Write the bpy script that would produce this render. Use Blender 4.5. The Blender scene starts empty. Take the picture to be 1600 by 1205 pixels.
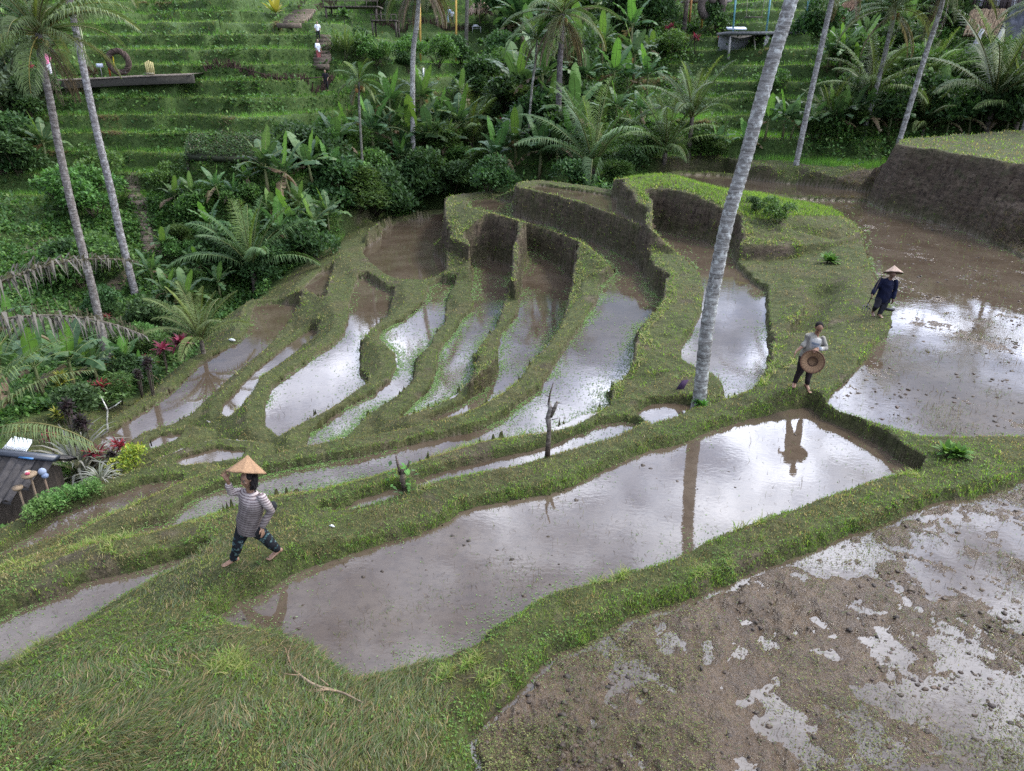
import bpy, math, random, bmesh
import numpy as np
from mathutils import Vector, Matrix, noise as mnoise

random.seed(7)
rng = np.random.default_rng(11)
scene = bpy.context.scene
COL = scene.collection

# ------------------------------------------------------------------ camera
CAM_H, PITCH, FPX = 7.0, math.radians(24.0), 1142.0
CP, SP = math.cos(PITCH), math.sin(PITCH)
cam_data = bpy.data.cameras.new("camera")
cam_data.sensor_width = 36.0
cam_data.lens = 36.0 * FPX / 1600.0
cam_data.clip_start = 0.05
cam_data.clip_end = 2000.0
cam = bpy.data.objects.new("camera", cam_data)
COL.objects.link(cam)
cam.location = (0, 0, CAM_H)
cam.rotation_euler = (math.pi / 2 - PITCH, 0, 0)
scene.camera = cam


def ray(u, v):
    dx = (u - 800.0) / FPX
    dy = (602.5 - v) / FPX
    return dx, CP + dy * SP, -SP + dy * CP


def unproj(u, v, z):
    """pixel seen at level z -> world x, y"""
    X, Y, Z = ray(u, v)
    t = (z - CAM_H) / Z
    return X * t, Y * t


def at(u, v, Y):
    X, Yd, Z = ray(u, v)
    t = Y / Yd
    return Vector((X * t, Y, CAM_H + Z * t))


# ------------------------------------------------------------------ small helpers
def tag(o, label=None, cat=None, group=None, kind=None):
    if label: o["label"] = label
    if cat: o["category"] = cat
    if group: o["group"] = group
    if kind: o["kind"] = kind
    return o


def make_mesh(name, V, polys, cols=None, smooth=False, attrs=None):
    """V (n,3); polys: list of (m,k) index arrays; cols (n,3) or (n,4) point colours"""
    V = np.asarray(V, dtype=np.float32)
    me = bpy.data.meshes.new(name)
    me.vertices.add(len(V))
    me.vertices.foreach_set("co", V.ravel())
    loops, starts, totals = [], [], []
    off = 0
    for P in polys:
        P = np.asarray(P, dtype=np.int32)
        if P.size == 0:
            continue
        m, k = P.shape
        loops.append(P.ravel())
        starts.append(off + np.arange(m, dtype=np.int32) * k)
        totals.append(np.full(m, k, dtype=np.int32))
        off += m * k
    loops = np.concatenate(loops); starts = np.concatenate(starts); totals = np.concatenate(totals)
    me.loops.add(len(loops))
    me.loops.foreach_set("vertex_index", loops)
    me.polygons.add(len(starts))
    me.polygons.foreach_set("loop_start", starts)
    me.polygons.foreach_set("loop_total", totals)
    if smooth:
        me.polygons.foreach_set("use_smooth", np.ones(len(starts), dtype=bool))
    if cols is not None:
        c = np.ones((len(V), 4), dtype=np.float32)
        c[:, :3] = np.asarray(cols, dtype=np.float32)[:, :3]
        a = me.attributes.new("Col", "FLOAT_COLOR", "POINT")
        a.data.foreach_set("color", c.ravel())
    if attrs:
        for k, val in attrs.items():
            a = me.attributes.new(k, "FLOAT", "POINT")
            a.data.foreach_set("value", np.asarray(val, dtype=np.float32))
    me.update(calc_edges=True)
    me.validate()
    return me


def link(name, me, mat=None, parent=None):
    o = bpy.data.objects.new(name, me)
    COL.objects.link(o)
    if mat is not None and me is not None and len(me.materials) == 0:
        me.materials.append(mat)
    if parent is not None:
        o.parent = parent
    return o


def empty(name, loc=(0, 0, 0), rz=0.0, scale=1.0):
    o = bpy.data.objects.new(name, None)
    COL.objects.link(o)
    o.location = loc
    o.rotation_euler = (0, 0, rz)
    o.scale = (scale, scale, scale)
    o.empty_display_size = 0.2
    return o


class Geo:
    """collects shapes into one mesh"""
    def __init__(self):
        self.V, self.P, self.C, self.n = [], {}, [], 0

    def add(self, V, faces, col=(0.5, 0.5, 0.5)):
        V = np.asarray(V, dtype=float).reshape(-1, 3)
        for f in faces:
            f = np.asarray(f, dtype=int)
            if f.ndim == 1: f = f[None, :]
            self.P.setdefault(f.shape[1], []).append(f + self.n)
        self.V.append(V)
        col = np.asarray(col, dtype=float)
        if col.ndim == 1: col = np.tile(col[:3], (len(V), 1))
        self.C.append(col[:, :3])
        self.n += len(V)

    def tube(self, pts, radii, n=10, col=(0.5, 0.5, 0.5), cap=True, flat=1.0, side=None):
        pts = [Vector(p) for p in pts]
        m = len(pts)
        rings = []
        prev = Vector(side) if side is not None else None
        for i in range(m):
            d = (pts[min(i + 1, m - 1)] - pts[max(i - 1, 0)]).normalized()
            if prev is None:
                a = d.orthogonal().normalized()
            else:
                a = prev - d * prev.dot(d)
                a = a.normalized() if a.length > 1e-5 else d.orthogonal().normalized()
            prev = a
            b = d.cross(a).normalized()
            r = radii[i] if hasattr(radii, "__len__") else radii
            ra, rb = (r if hasattr(r, "__len__") else (r, r * flat))
            rings.append([pts[i] + a * (ra * math.cos(2 * math.pi * k / n)) + b * (rb * math.sin(2 * math.pi * k / n)) for k in range(n)])
        V = [v for r in rings for v in r]
        F = []
        for i in range(m - 1):
            for k in range(n):
                F.append((i * n + k, i * n + (k + 1) % n, (i + 1) * n + (k + 1) % n, (i + 1) * n + k))
        c = np.asarray(col, dtype=float)
        if c.ndim == 2 and len(c) == m: c = np.repeat(c, n, axis=0)
        faces = [np.array(F)]
        if cap:
            faces.append(np.array([list(range(n))[::-1]]))
            faces.append(np.array([[(m - 1) * n + k for k in range(n)]]))
        self.add([tuple(v) for v in V], faces, c)

    def box(self, c, s, rz=0.0, col=(0.5, 0.5, 0.5), M=None):
        x, y, z = s[0] / 2, s[1] / 2, s[2] / 2
        V = [(-x, -y, -z), (x, -y, -z), (x, y, -z), (-x, y, -z), (-x, -y, z), (x, -y, z), (x, y, z), (-x, y, z)]
        R = Matrix.Rotation(rz, 4, "Z") if M is None else M
        V = [tuple((R @ Vector(v)) + Vector(c)) for v in V]
        self.add(V, [np.array([(0, 3, 2, 1), (4, 5, 6, 7), (0, 1, 5, 4), (1, 2, 6, 5), (2, 3, 7, 6), (3, 0, 4, 7)])], col)

    def ell(self, c, r, n=12, m=8, col=(0.5, 0.5, 0.5), M=None):
        V, F = [], []
        for i in range(m + 1):
            th = math.pi * i / m
            for k in range(n):
                ph = 2 * math.pi * k / n
                v = Vector((r[0] * math.sin(th) * math.cos(ph), r[1] * math.sin(th) * math.sin(ph), r[2] * math.cos(th)))
                if M is not None: v = M @ v
                V.append(tuple(v + Vector(c)))
        for i in range(m):
            for k in range(n):
                F.append((i * n + k, (i + 1) * n + k, (i + 1) * n + (k + 1) % n, i * n + (k + 1) % n))
        self.add(V, [np.array(F)], col)

    def mesh(self, name, smooth=False):
        V = np.concatenate(self.V)
        return make_mesh(name, V, [np.concatenate(v) for v in self.P.values()], np.concatenate(self.C), smooth)

    def build(self, name, mat, parent=None, smooth=False):
        return link(name, self.mesh(name, smooth), mat, parent)


# vectorised value noise (2-D) ------------------------------------------------
def _hash(ix, iy, seed):
    h = (ix.astype(np.int64) * 374761393 + iy.astype(np.int64) * 668265263 + seed * 974711) & 0xFFFFFFFF
    h = ((h ^ (h >> 13)) * 1274126177) & 0xFFFFFFFF
    h = (h ^ (h >> 16)) & 0xFFFFFFFF
    return h / 4294967295.0


def vnoise(x, y, seed=0):
    ix, iy = np.floor(x), np.floor(y)
    fx, fy = x - ix, y - iy
    fx = fx * fx * (3 - 2 * fx); fy = fy * fy * (3 - 2 * fy)
    a = _hash(ix, iy, seed); b = _hash(ix + 1, iy, seed)
    c = _hash(ix, iy + 1, seed); d = _hash(ix + 1, iy + 1, seed)
    return ((a * (1 - fx) + b * fx) * (1 - fy) + (c * (1 - fx) + d * fx) * fy) * 2 - 1


def fbm(x, y, seed=0, octs=4, gain=0.5):
    s, amp, f, tot = 0, 1.0, 1.0, 0
    for o in range(octs):
        s = s + amp * vnoise(x * f + o * 17.3, y * f - o * 9.1, seed + o)
        tot += amp
        amp *= gain; f *= 2.03
    return s / tot


def sstep(a, b, x):
    t = np.clip((x - a) / (b - a), 0, 1)
    return t * t * (3 - 2 * t)
# ------------------------------------------------------------------ paddies: level, outline as it lies at that level
# name: (z, bank slope, dike height, dike width, dike outer slope, mud, outline)
PADDY = {
"A": (0.0, 1.5, .17, .75, .5, .0, [(1262,639),(1285,655),(1330,675),(1380,700),(1402,720),(1440,737),(1425,739),(1380,747),(1335,763),(1290,777),(1245,796),(1200,809),(1150,828),(1100,848),(1070,868),(1040,880),(1000,892),(950,903),(920,915),(870,925),(830,945),(800,965),(765,985),(750,1005),(725,1015),(690,1030),(650,1035),(620,1050),(555,1065),(530,1045),(510,1022),(490,1010),(450,1000),(435,985),(400,984),(370,980),(343,968),(355,957),(380,940),(405,933),(440,910),(455,900),(500,885),(540,870),(600,850),(650,840),(700,816),(720,800),(760,790),(800,782),(850,775),(900,759),(935,741),(975,722),(1010,707),(1067,694),(1112,675),(1150,664),(1200,649),(1235,641)]),
"T": (0.12, 1.6, .2, .7, .5, .62, [(2100,640),(1800,690),(1600,749),(1575,765),(1550,772),(1500,783),(1450,791),(1412,808),(1350,831),(1300,852),(1237,876),(1200,890),(1157,906),(1100,930),(1050,945),(975,972),(925,1005),(875,1026),(825,1070),(800,1098),(775,1118),(750,1140),(742,1162),(746,1205),(760,1330),(820,1500),(2400,1500),(2400,900)]),
"S": (0.2, 3.5, .14, .9, .16, .8, [(1232,311),(1300,327),(1330,347),(1347,365),(1350,387),(1360,420),(1370,440),(1385,462),(1395,485),(1392,507),(1387,525),(1370,540),(1355,562),(1335,583),(1318,600),(1305,612),(1290,629),(1312,643),(1340,651),(1375,663),(1412,673),(1437,681),(1500,683),(1600,682),(1800,660),(2300,560),(2300,520),(1800,445),(1600,408),(1575,391),(1500,361),(1425,338),(1375,326),(1355,316)]),
"E": (-0.2, 1.8, .15, .55, .5, .0, [(650,757),(675,742),(712,732),(750,725),(775,717),(800,710),(825,706),(861,697),(885,685),(912,677),(935,665),(975,660),(1000,665),(960,684),(900,701),(862,712),(837,720),(800,730),(700,748),(660,760)]),
"E2": (-0.22, 1.8, .15, .5, .5, .0, [(507,800),(537,795),(560,785),(590,774),(605,767),(628,765),(631,772),(600,782),(575,790),(540,797)]),
"E3": (-0.2, 1.8, .15, .5, .5, .0, [(995,647),(1020,634),(1045,632),(1075,635),(1079,641),(1050,654),(1020,662),(1012,660)]),
"H": (-0.25, 1.8, .17, .7, .5, .0, [(318,868),(275,889),(250,900),(212,922),(175,942),(125,975),(75,1005),(25,1035),(0,1041),(-60,1070),(-200,1120),(-200,1030),(-60,990),(0,969),(37,950),(100,929),(125,915),(187,900),(240,886),(290,872)]),
"G": (-1.0, 8.0, .16, 1.3, .35, .0, [(175,846),(212,828),(262,815),(287,790),(337,766),(375,757),(415,742),(475,729),(550,716),(612,702),(675,690),(750,672),(775,660),(800,642),(815,630),(845,610),(850,597),(875,555),(900,522),(917,492),(935,470),(932,450),(950,437),(961,426),(940,404),(925,390),(907,378),(875,365),(850,357),(800,342),(760,331),(727,322),(735,312),(765,308),(800,317),(800,337),(850,350),(907,370),(945,387),(992,410),(1007,435),(1017,455),(1036,470),(1022,490),(1000,512),(990,530),(991,562),(985,577),(970,597),(947,615),(955,635),(935,645),(900,665),(850,677),(800,684),(750,692),(700,708),(625,732),(575,748),(500,766),(420,777),(375,789),(325,807),(250,830)]),
"M1": (-2.2, 8.0, .16, 1.3, .35, .0, [(670,660),(725,632),(755,612),(768,600),(780,577),(778,550),(786,520),(800,503),(810,480),(815,450),(816,425),(828,404),(822,391),(840,395),(875,417),(895,440),(892,452),(882,490),(875,512),(857,540),(832,565),(810,597),(787,615),(750,637),(712,651)]),
"M2": (-2.7, 8.0, .16, 1.3, .35, .0, [(735,412),(762,405),(800,416),(800,430),(792,450),(789,462),(785,485),(775,512),(750,540),(738,562),(742,582),(733,597),(725,605),(712,620),(675,638),(650,646),(625,653),(637,642),(665,615),(677,597),(682,575),(687,550),(705,525),(722,500),(742,485),(735,460),(740,430)]),
"M3": (-2.9, 8.0, .16, 1.3, .35, .0, [(712,445),(687,442),(670,450),(665,470),(637,497),(597,518),(590,527),(617,552),(620,575),(610,597),(600,602),(587,615),(555,630),(520,650),(500,667),(482,682),(480,697),(505,692),(542,683),(575,648),(625,616),(642,600),(647,587),(650,560),(675,537),(677,525),(695,505),(695,487),(700,460)]),
"M4": (-3.3, 8.0, .16, 1.3, .35, .0, [(560,437),(572,435),(595,450),(615,460),(610,475),(607,492),(580,515),(565,532),(562,550),(562,585),(575,599),(550,616),(512,641),(475,660),(435,683),(415,665),(415,632),(427,605),(437,596),(487,562),(525,537),(540,520),(545,495),(547,470),(553,450)]),
"M5": (-3.1, 8.0, .16, 1.3, .35, .0, [(694,333),(675,340),(625,347),(597,360),(595,372),(572,385),(567,395),(575,407),(600,427),(620,436),(665,437),(687,430),(698,422),(690,405),(677,398),(677,385),(690,372),(692,350)]),
"M6": (-3.6, 4.0, .12, .4, .6, .0, [(520,422),(500,427),(482,442),(475,450),(482,455),(500,465),(510,462),(512,440)]),
"M8": (-4.0, 4.0, .12, .4, .6, .0, [(487,515),(450,540),(400,580),(375,605),(350,632),(347,648),(357,652),(375,637),(395,612),(407,590),(462,550),(487,530),(497,520)]),
"M7": (-4.2, 4.0, .14, .5, .7, .0, [(400,477),(425,475),(450,476),(469,478),(455,497),(442,517),(415,545),(400,557),(375,577),(350,599),(325,622),(300,647),(270,663),(225,675),(212,685),(190,697),(172,708),(160,706),(160,684),(200,660),(250,627),(275,607),(285,597),(312,570),(350,547),(380,530),(390,512),(397,482)]),
"M9": (-3.5, 3.0, .12, .4, .6, .0, [(232,690),(250,682),(285,680),(275,687),(250,697),(235,701)]),
"M10": (-2.8, 3.0, .12, .4, .6, .5, [(272,723),(300,712),(337,702),(382,706),(376,716),(325,723),(290,728)]),
"N": (-1.6, 2.5, .15, .55, .8, .0, [(-80,900),(0,865),(50,837),(95,805),(125,792),(175,775),(220,760),(250,754),(287,750),(262,765),(225,782),(175,803),(120,828),(50,853),(5,868),(-80,905)]),
"O": (0.45, 5.0, .12, 1.2, .4, .3, [(822,294),(840,290),(905,299),(950,306),(966,313),(962,326),(985,343),(1006,350),(1004,354),(960,335),(905,314),(860,302)]),
"P": (-0.25, 5.0, .2, 1.3, .36, .25, [(1018,358),(1030,360),(1075,372),(1112,382),(1142,387),(1146,402),(1150,417),(1175,442),(1195,456),(1197,475),(1198,525),(1201,555),(1196,580),(1182,603),(1165,614),(1130,626),(1131,607),(1125,595),(1107,580),(1085,573),(1064,560),(1062,544),(1082,520),(1096,490),(1100,455),(1092,427),(1070,405),(1040,380)]),
"R": (0.3, 3.0, .16, .7, .5, .1, [(1056,276),(1064,273),(1125,275),(1207,285),(1290,293),(1361,301),(1353,310),(1262,306),(1207,303),(1166,302),(1130,297),(1097,289)]),
}



ux = [unproj(u, v, 3.15) for u, v in [(1408,233),(1450,240),(1520,247),(1600,257),(1800,282),(2200,330)]]
PLAT_POLY = np.array(ux + [(75, 60), (30, 46), (ux[0][0] + .8, ux[0][1] + 4)])


def pts(u, v, Y):
    p = at(u, v, Y)
    return (p.x, p.y, p.z)


def pts_z(u, Y, z):
    # a point of the valley floor on the bearing of column u at distance Y
    s = (u - 800) / FPX / (CP + .3 * SP)
    return (s * Y, Y, z)


# ground beyond the paddies (valley and the hill opposite): pixel, distance
HP = [(0,760,17),(100,650,21.5),(0,600,25),(175,592,29),(60,560,29),(260,575,31),(300,520,35),(212,456,38.5),(100,480,35),(0,480,33),
 (238,392,43),(207,298,48.5),(60,390,40),(50,300,47),(345,262,50),(340,330,46),(450,330,45),(450,260,51),(150,122,61),(300,120,61),(50,200,54),(250,200,54.5),
 (420,190,56),(520,140,63),(500,102,66),(300,60,74),(300,10,88),(420,20,84),(100,20,80),(0,40,74),(640,170,63),(560,250,62),(700,128,70),(640,80,80),(700,48,96),(560,40,92),(800,80,82),
 (760,262,64),(860,262,60),(850,190,60),(950,250,53),(1000,150,64),(1150,132,63),(1150,205,55),(1150,258,47.5),(1000,80,72),(1100,40,80),(1190,78,70),(1250,250,47),(1270,190,53),
 (1350,215,50),(1400,150,56),(1480,240,48),(1590,235,48),(1540,100,62),(1330,40,72),(1700,220,50),(1900,200,52),(1800,60,66),(-150,560,26),(-150,300,46),(-150,100,62),(-300,0,80),(-200,800,15)]
HPW = [pts(*h) for h in HP]
HPW += [(-12, 8, -3.5), (-25, 12, -6), (0, 5, -2), (0, 14, -2.5), (-5, 20, -4.5), (5, 24, -3), (10, 12, -1), (18, 20, -.5), (25, 32, .2), (40, 30, .5), (0, 34, -3.5), (12, 40, -.6), (0, -4, 0), (-10, -4, -2), (14, 0, 0),
        (-4, 28, -4.8), (-10, 26, -5.4), (-12, 22, -5.6), (-3, 42, -3.5), (-40, 30, -3), (-60, 20, 0), (60, 40, 3),
        (-70, 130, 28), (0, 130, 28), (70, 130, 29), (-90, 90, 17), (100, 90, 17), (-50, 105, 18), (0, 112, 19), (50, 100, 18), (0, 160, 39), (-80, 160, 39), (90, 160, 40), (-120, 130, 29), (130, 130, 30)]
HPW += [pts_z(u, Y, z) for u, Y, z in [(640,54,-4.6),(740,54,-3.8),(560,47,-5),(480,42,-5.4),(400,39,-5.6),(330,34,-5.6),(690,57,-3.6),(830,54,-2.2),(620,50,-4.8),(900,53,-1.4)]]
HPW = np.array(HPW)


def tps(r2):
    return np.where(r2 > 1e-9, r2 * np.log(r2 + 1e-9), 0)


_n = len(HPW)
_d2 = ((HPW[:, None, :2] - HPW[None, :, :2]) ** 2).sum(-1)
_A = np.zeros((_n + 3, _n + 3))
_A[:_n, :_n] = tps(_d2) + np.eye(_n) * 12.0
_A[:_n, _n] = 1; _A[:_n, _n + 1:] = HPW[:, :2]
_A[_n, :_n] = 1; _A[_n + 1:, :_n] = HPW[:, :2].T
_W = np.linalg.solve(_A, np.concatenate([HPW[:, 2], np.zeros(3)]))


def hill_base(x, y):
    sh = x.shape
    x = x.ravel(); y = y.ravel()
    out = np.empty(len(x))
    for i in range(0, len(x), 40000):
        xs, ys = x[i:i + 40000], y[i:i + 40000]
        d2 = (xs[:, None] - HPW[None, :, 0]) ** 2 + (ys[:, None] - HPW[None, :, 1]) ** 2
        out[i:i + 40000] = tps(d2) @ _W[:_n] + _W[_n] + xs * _W[_n + 1] + ys * _W[_n + 2]
    return out.reshape(sh)


# ------------------------------------------------------------------ the grid the ground is built on
NS = 1250
S_AX = np.linspace(-1.4, 1.4, NS)
ys = [2.6]
while ys[-1] < 165:
    y = ys[-1]
    ys.append(y + float(np.interp(y, [2, 5, 10, 20, 34, 44, 60, 90, 165], [.03, .032, .045, .075, .1, .14, .2, .5, 1.5])))
Y_AX = np.array(ys)
NY = len(Y_AX)
GX = S_AX[None, :] * Y_AX[:, None]
GY = np.repeat(Y_AX[:, None], NS, axis=1)

# coarse evaluation of the smooth hill, then resampled
_cs = np.linspace(-1.4, 1.4, 200); _cy = np.interp(np.linspace(0, 1, 260), np.linspace(0, 1, NY), Y_AX)
HB_c = hill_base(_cs[None, :] * _cy[:, None], np.repeat(_cy[:, None], 200, axis=1))
_t = np.array([np.interp(S_AX, _cs, r) for r in HB_c])
HB = np.array([np.interp(Y_AX, _cy, _t[:, j]) for j in range(NS)]).T

# rice terraces cut in the hill opposite
STEP = 1.1
warp = fbm(GX / 16.0, GY / 16.0, 5, 2) * 2.3 + fbm(GX / 6.0, GY / 6.0, 6, 2) * .75 + fbm(GX / 4.5, GY / 11.0, 19, 2) * .55 + fbm(GX / 2.2, GY / 2.2, 9, 2) * .25
warp = warp + .62 * sstep(-.05, .05, vnoise(GX / 9 + 3, GY / 16, 23)) + .5 * sstep(-.05, .05, vnoise(GX / 5.5 + 9, GY / 22 + 4, 24))
hw = HB + warp
k = np.floor(hw / STEP); fr = hw / STEP - k
rs = sstep(.62, .90, fr + .05 * vnoise(GX * 1.1, GY * 1.1, 12)) * .95 + .05 * sstep(0, .6, fr)
ter = (k + rs) * STEP + .14 * np.exp(-((fr - .02) / .09) ** 2) + .05 * np.exp(-((fr - .95) / .1) ** 2)
jungle = sstep(.02, .12, GX / GY - .05 + .1 * vnoise(GX / 6, GY / 6, 3))       # right-hand hill: fewer, larger terraces
hill_w = sstep(41, 46, GY + 2.0 * vnoise(GX / 5, GY / 5, 21) - 2 * (GX / GY < -.25)) * (1 - sstep(98, 112, GY))
hill_w *= 1 - .35 * jungle * (1 - np.exp(-((GX / GY - .345) / .12) ** 2)) * sstep(-.2, .3, vnoise(GX / 8, GY / 8, 31))
HZ = HB * (1 - hill_w) + ter * hill_w + .06 * fbm(GX / 1.2, GY / 1.2, 14, 3)
HFR = fr; HRISE = rs * (fr > .5)
# path ledge along the slope at left (carries the nest ring, the bench and the walkers)

poly_w = {}
for nme, (z, kb, dh, dw, dg, mud, pl) in PADDY.items():
    poly_w[nme] = np.array([unproj(u, v, z) for u, v in pl])


def poly_dist(P, X, Y):
    """signed distance (negative inside)"""
    Q = np.roll(P, -1, axis=0)
    d2 = np.full(X.shape, 1e9)
    ins = np.zeros(X.shape, bool)
    for (ax, ay), (bx, by) in zip(P, Q):
        ex, ey = bx - ax, by - ay
        L = ex * ex + ey * ey + 1e-12
        t = np.clip(((X - ax) * ex + (Y - ay) * ey) / L, 0, 1)
        d2 = np.minimum(d2, (X - ax - t * ex) ** 2 + (Y - ay - t * ey) ** 2)
        c = ((ay > Y) != (by > Y))
        if abs(by - ay) > 1e-9:
            ins ^= c & (X < (bx - ax) * (Y - ay) / (by - ay) + ax)
    d = np.sqrt(d2)
    return np.where(ins, -d, d)


NEAR = int(np.searchsorted(Y_AX, 58.0))
REACH = 6.0
crest = np.full((NEAR, NS), -99.0)
bank = np.full((NEAR, NS), 99.0)
dmin = np.full((NEAR, NS), 99.0)
owner = np.full((NEAR, NS), -1, dtype=int)
shore = np.full((NEAR, NS), 99.0)
inside = np.zeros((NEAR, NS), bool)
nX, nY = GX[:NEAR], GY[:NEAR]
jit = .06 * fbm(nX * 1.8, nY * 1.8, 3, 3) + .035 * vnoise(nX * 8, nY * 8, 4)
NAMES = list(PADDY)
dist_of = {}
for i, nme in enumerate(NAMES):
    z, kb, dh, dw, dg, mud, pl = PADDY[nme]
    P = poly_w[nme]
    j0, j1 = np.searchsorted(Y_AX[:NEAR], [P[:, 1].min() - REACH, P[:, 1].max() + REACH])
    sub = (slice(j0, j1), slice(0, NS))
    X, Y = nX[sub], nY[sub]
    m = (X > P[:, 0].min() - REACH) & (X < P[:, 0].max() + REACH)
    d = np.full(X.shape, 99.0)
    d[m] = poly_dist(P, X[m], Y[m])
    dist_of[nme] = (j0, j1, d)
    dj = d + jit[sub]
    ok = d < REACH
    far_ = sstep(29, 35, Y) if kb >= 8 else 1.0          # the dikes broaden towards the tall walls at the back
    we, ge = .55 + (dw - .55) * far_, .6 + (dg - .6) * far_
    dk = np.where(ok & (d > -.02), z + dh - np.maximum(0, d - we) * ge, -99)
    crest[sub] = np.maximum(crest[sub], dk)
    kk = kb
    if nme == 'A':
        qx, qy = unproj(1440, 715, .2)
        kk = kb + 6 * np.exp(-((X - qx) ** 2 + (Y - qy) ** 2) / 3.0)
    wj = (.16 * fbm(X * 2.6, Y * 2.6, 50, 3) + .05 * vnoise(X * 11, Y * 11, 51)) * (kb >= 4.5) * np.clip(dj * 4, 0, 1)
    bk = np.where(ok, z - .04 + np.maximum(0, dj + wj) * kk, 99)
    bank[sub] = np.minimum(bank[sub], bk)
    near = d < dmin[sub]
    owner[sub] = np.where(near, i, owner[sub])
    dmin[sub] = np.minimum(dmin[sub], d)
    inside[sub] |= dj < 0


def seg_dist(a, b):
    ex, ey = b[0] - a[0], b[1] - a[1]
    L = ex * ex + ey * ey
    t = np.clip(((nX - a[0]) * ex + (nY - a[1]) * ey) / L, 0, 1)
    return np.hypot(nX - a[0] - t * ex, nY - a[1] - t * ey), t


def bump(u, v, z, r, amp):
    x, y = unproj(u, v, z)
    return amp * np.exp(-((nX - x) ** 2 + (nY - y) ** 2) / (r * r))


# the big grassy mound at the front left, and the knoll the first farmer crosses
mound = .12 + bump(120, 1150, .6, 2.0, .55) + bump(380, 1190, .5, 1.6, .3) + bump(600, 1150, .4, .9, .12)
MP = np.array([unproj(u, v, .2) for u, v in [(-300, 1130), (0, 1050), (130, 990), (260, 915), (318, 880), (345, 940), (340, 990), (440, 1000), (540, 1055), (650, 1090), (735, 1150), (745, 1205), (760, 1400), (-400, 1400)]])
dmo = poly_dist(MP, nX, nY)
mound = np.where(dmo < 1.5, mound - np.maximum(0, dmo) * .7, -99)
crest = np.maximum(crest, mound)
d1, _ = seg_dist(unproj(350, 892, .4), unproj(470, 850, .35))
crest = np.where(d1 < 2.2, np.maximum(crest, -.1 + .40 * np.exp(-(d1 / 1.2) ** 2)), crest)
# tall grassy hump between the upper right paddy and the channel below it
ridge = [(985, 292, 1.55), (1030, 276, 1.75), (1090, 292, 1.7), (1150, 306, 1.45), (1200, 312, 1.1), (1230, 318, .7)]
for (u0, v0, z0), (u1, v1, z1) in zip(ridge[:-1], ridge[1:]):
    ds, t = seg_dist(unproj(u0, v0, z0), unproj(u1, v1, z1))
    crest = np.where((ds < 7) & (nX / nY > .135 - .0), np.maximum(crest, z0 + (z1 - z0) * t + .05 - np.maximum(0, ds - .35) * .20 - np.maximum(0, ds - 5.5) * 2), crest)
# raised field at the right with its tall cut bank
j0, j1 = np.searchsorted(Y_AX[:NEAR], [22, 58])
dU = np.full((NEAR, NS), 99.0)
dU[j0:j1] = poly_dist(PLAT_POLY, nX[j0:j1], nY[j0:j1])
dUl = dU + .16 * vnoise(nX * 1.6, nY * 1.6, 45) + .10 * vnoise(nX * 5, nY * 5, 46)
crest = np.maximum(crest, np.where(dU < 3, 3.15 - np.where(dUl < .55, np.maximum(0, dUl - .05) * 2.6, 1.3 + np.where(dUl < .95, (dUl - .55) * .7, .28 + (dUl - .95) * 2.0)), -99))
# eroded gully in the slope below the right hand path
dg_, _ = seg_dist(unproj(1290, 440, .35), unproj(1255, 500, .3))
gully = .4 * np.exp(-(dg_ / .45) ** 2)
dg_, _ = seg_dist(unproj(1245, 370, .35), unproj(1290, 372, .4))
gully += .3 * np.exp(-(dg_ / .5) ** 2)

crest = crest + .06 * fbm(nX / .9, nY / .9, 40, 4) + .045 * fbm(nX * 3.2, nY * 3.2, 41, 3) - gully * (crest > .1)
zn = np.minimum(np.maximum(crest, HZ[:NEAR]), bank)
# beyond the outermost dike the ground falls away: no higher than the view over it allows
slope = np.where(dmin < -.01, 0, 0)
lvl = np.array([PADDY[n][0] for n in NAMES])[np.maximum(owner, 0)]
sl = np.where(dmin < 0, (lvl - CAM_H) / GY[:NEAR], 1e9)
cap = np.minimum.accumulate(sl[::-1], axis=0)[::-1]
capz = np.where(cap < 1e8, CAM_H + cap * GY[:NEAR] - .015, 1e9)
capped = (zn > capz) & (dmin >= 0)
zn = np.where(dmin >= 0, np.minimum(zn, capz), zn)
# beds
mudv = np.array([PADDY[n][5] for n in NAMES])[np.maximum(owner, 0)]
cl = fbm(nX * 1.1, nY * 1.1, 60, 3)
# ploughed clods stand out of the shallow water in drifts
q1, q2 = nX * .8 + nY * .6, nY * .8 - nX * .6
clod = sstep(.02, .5, fbm(q1 * 13, q2 * 8, 61, 4, .65) + .9 * fbm(q1 * 1.6, q2 * .9, 64, 3) - .05) * .075
clod += sstep(.2, .7, fbm(nX * 4.1 + nY * .6, nY * 3.1, 62, 3)) * .028
shal = np.where(owner == NAMES.index('T'), .099 * sstep(1.3, .4, nX / nY + .10 * vnoise(nX * .7, nY * .7, 68)), 0)
fineb = np.where(owner == NAMES.index('T'), 0.020 * fbm(nX * 5.5, nY * 5.5, 73, 3) + 0.016 * fbm(nX * 15, nY * 13, 74, 3), 0)
shal = shal + np.where(owner == NAMES.index('T'), .030 * sstep(9.6, 8.0, nY + .8 * vnoise(nX * .6, nY * .6, 75)), 0)
bed = lvl - .05 + fineb + shal * (.55 + .6 * fbm(nX * 2.5, nY * 2.5, 69, 3)) - .02 * fbm(nX, nY, 63, 2) + mudv * clod - (1 - mudv) * .04
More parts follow.
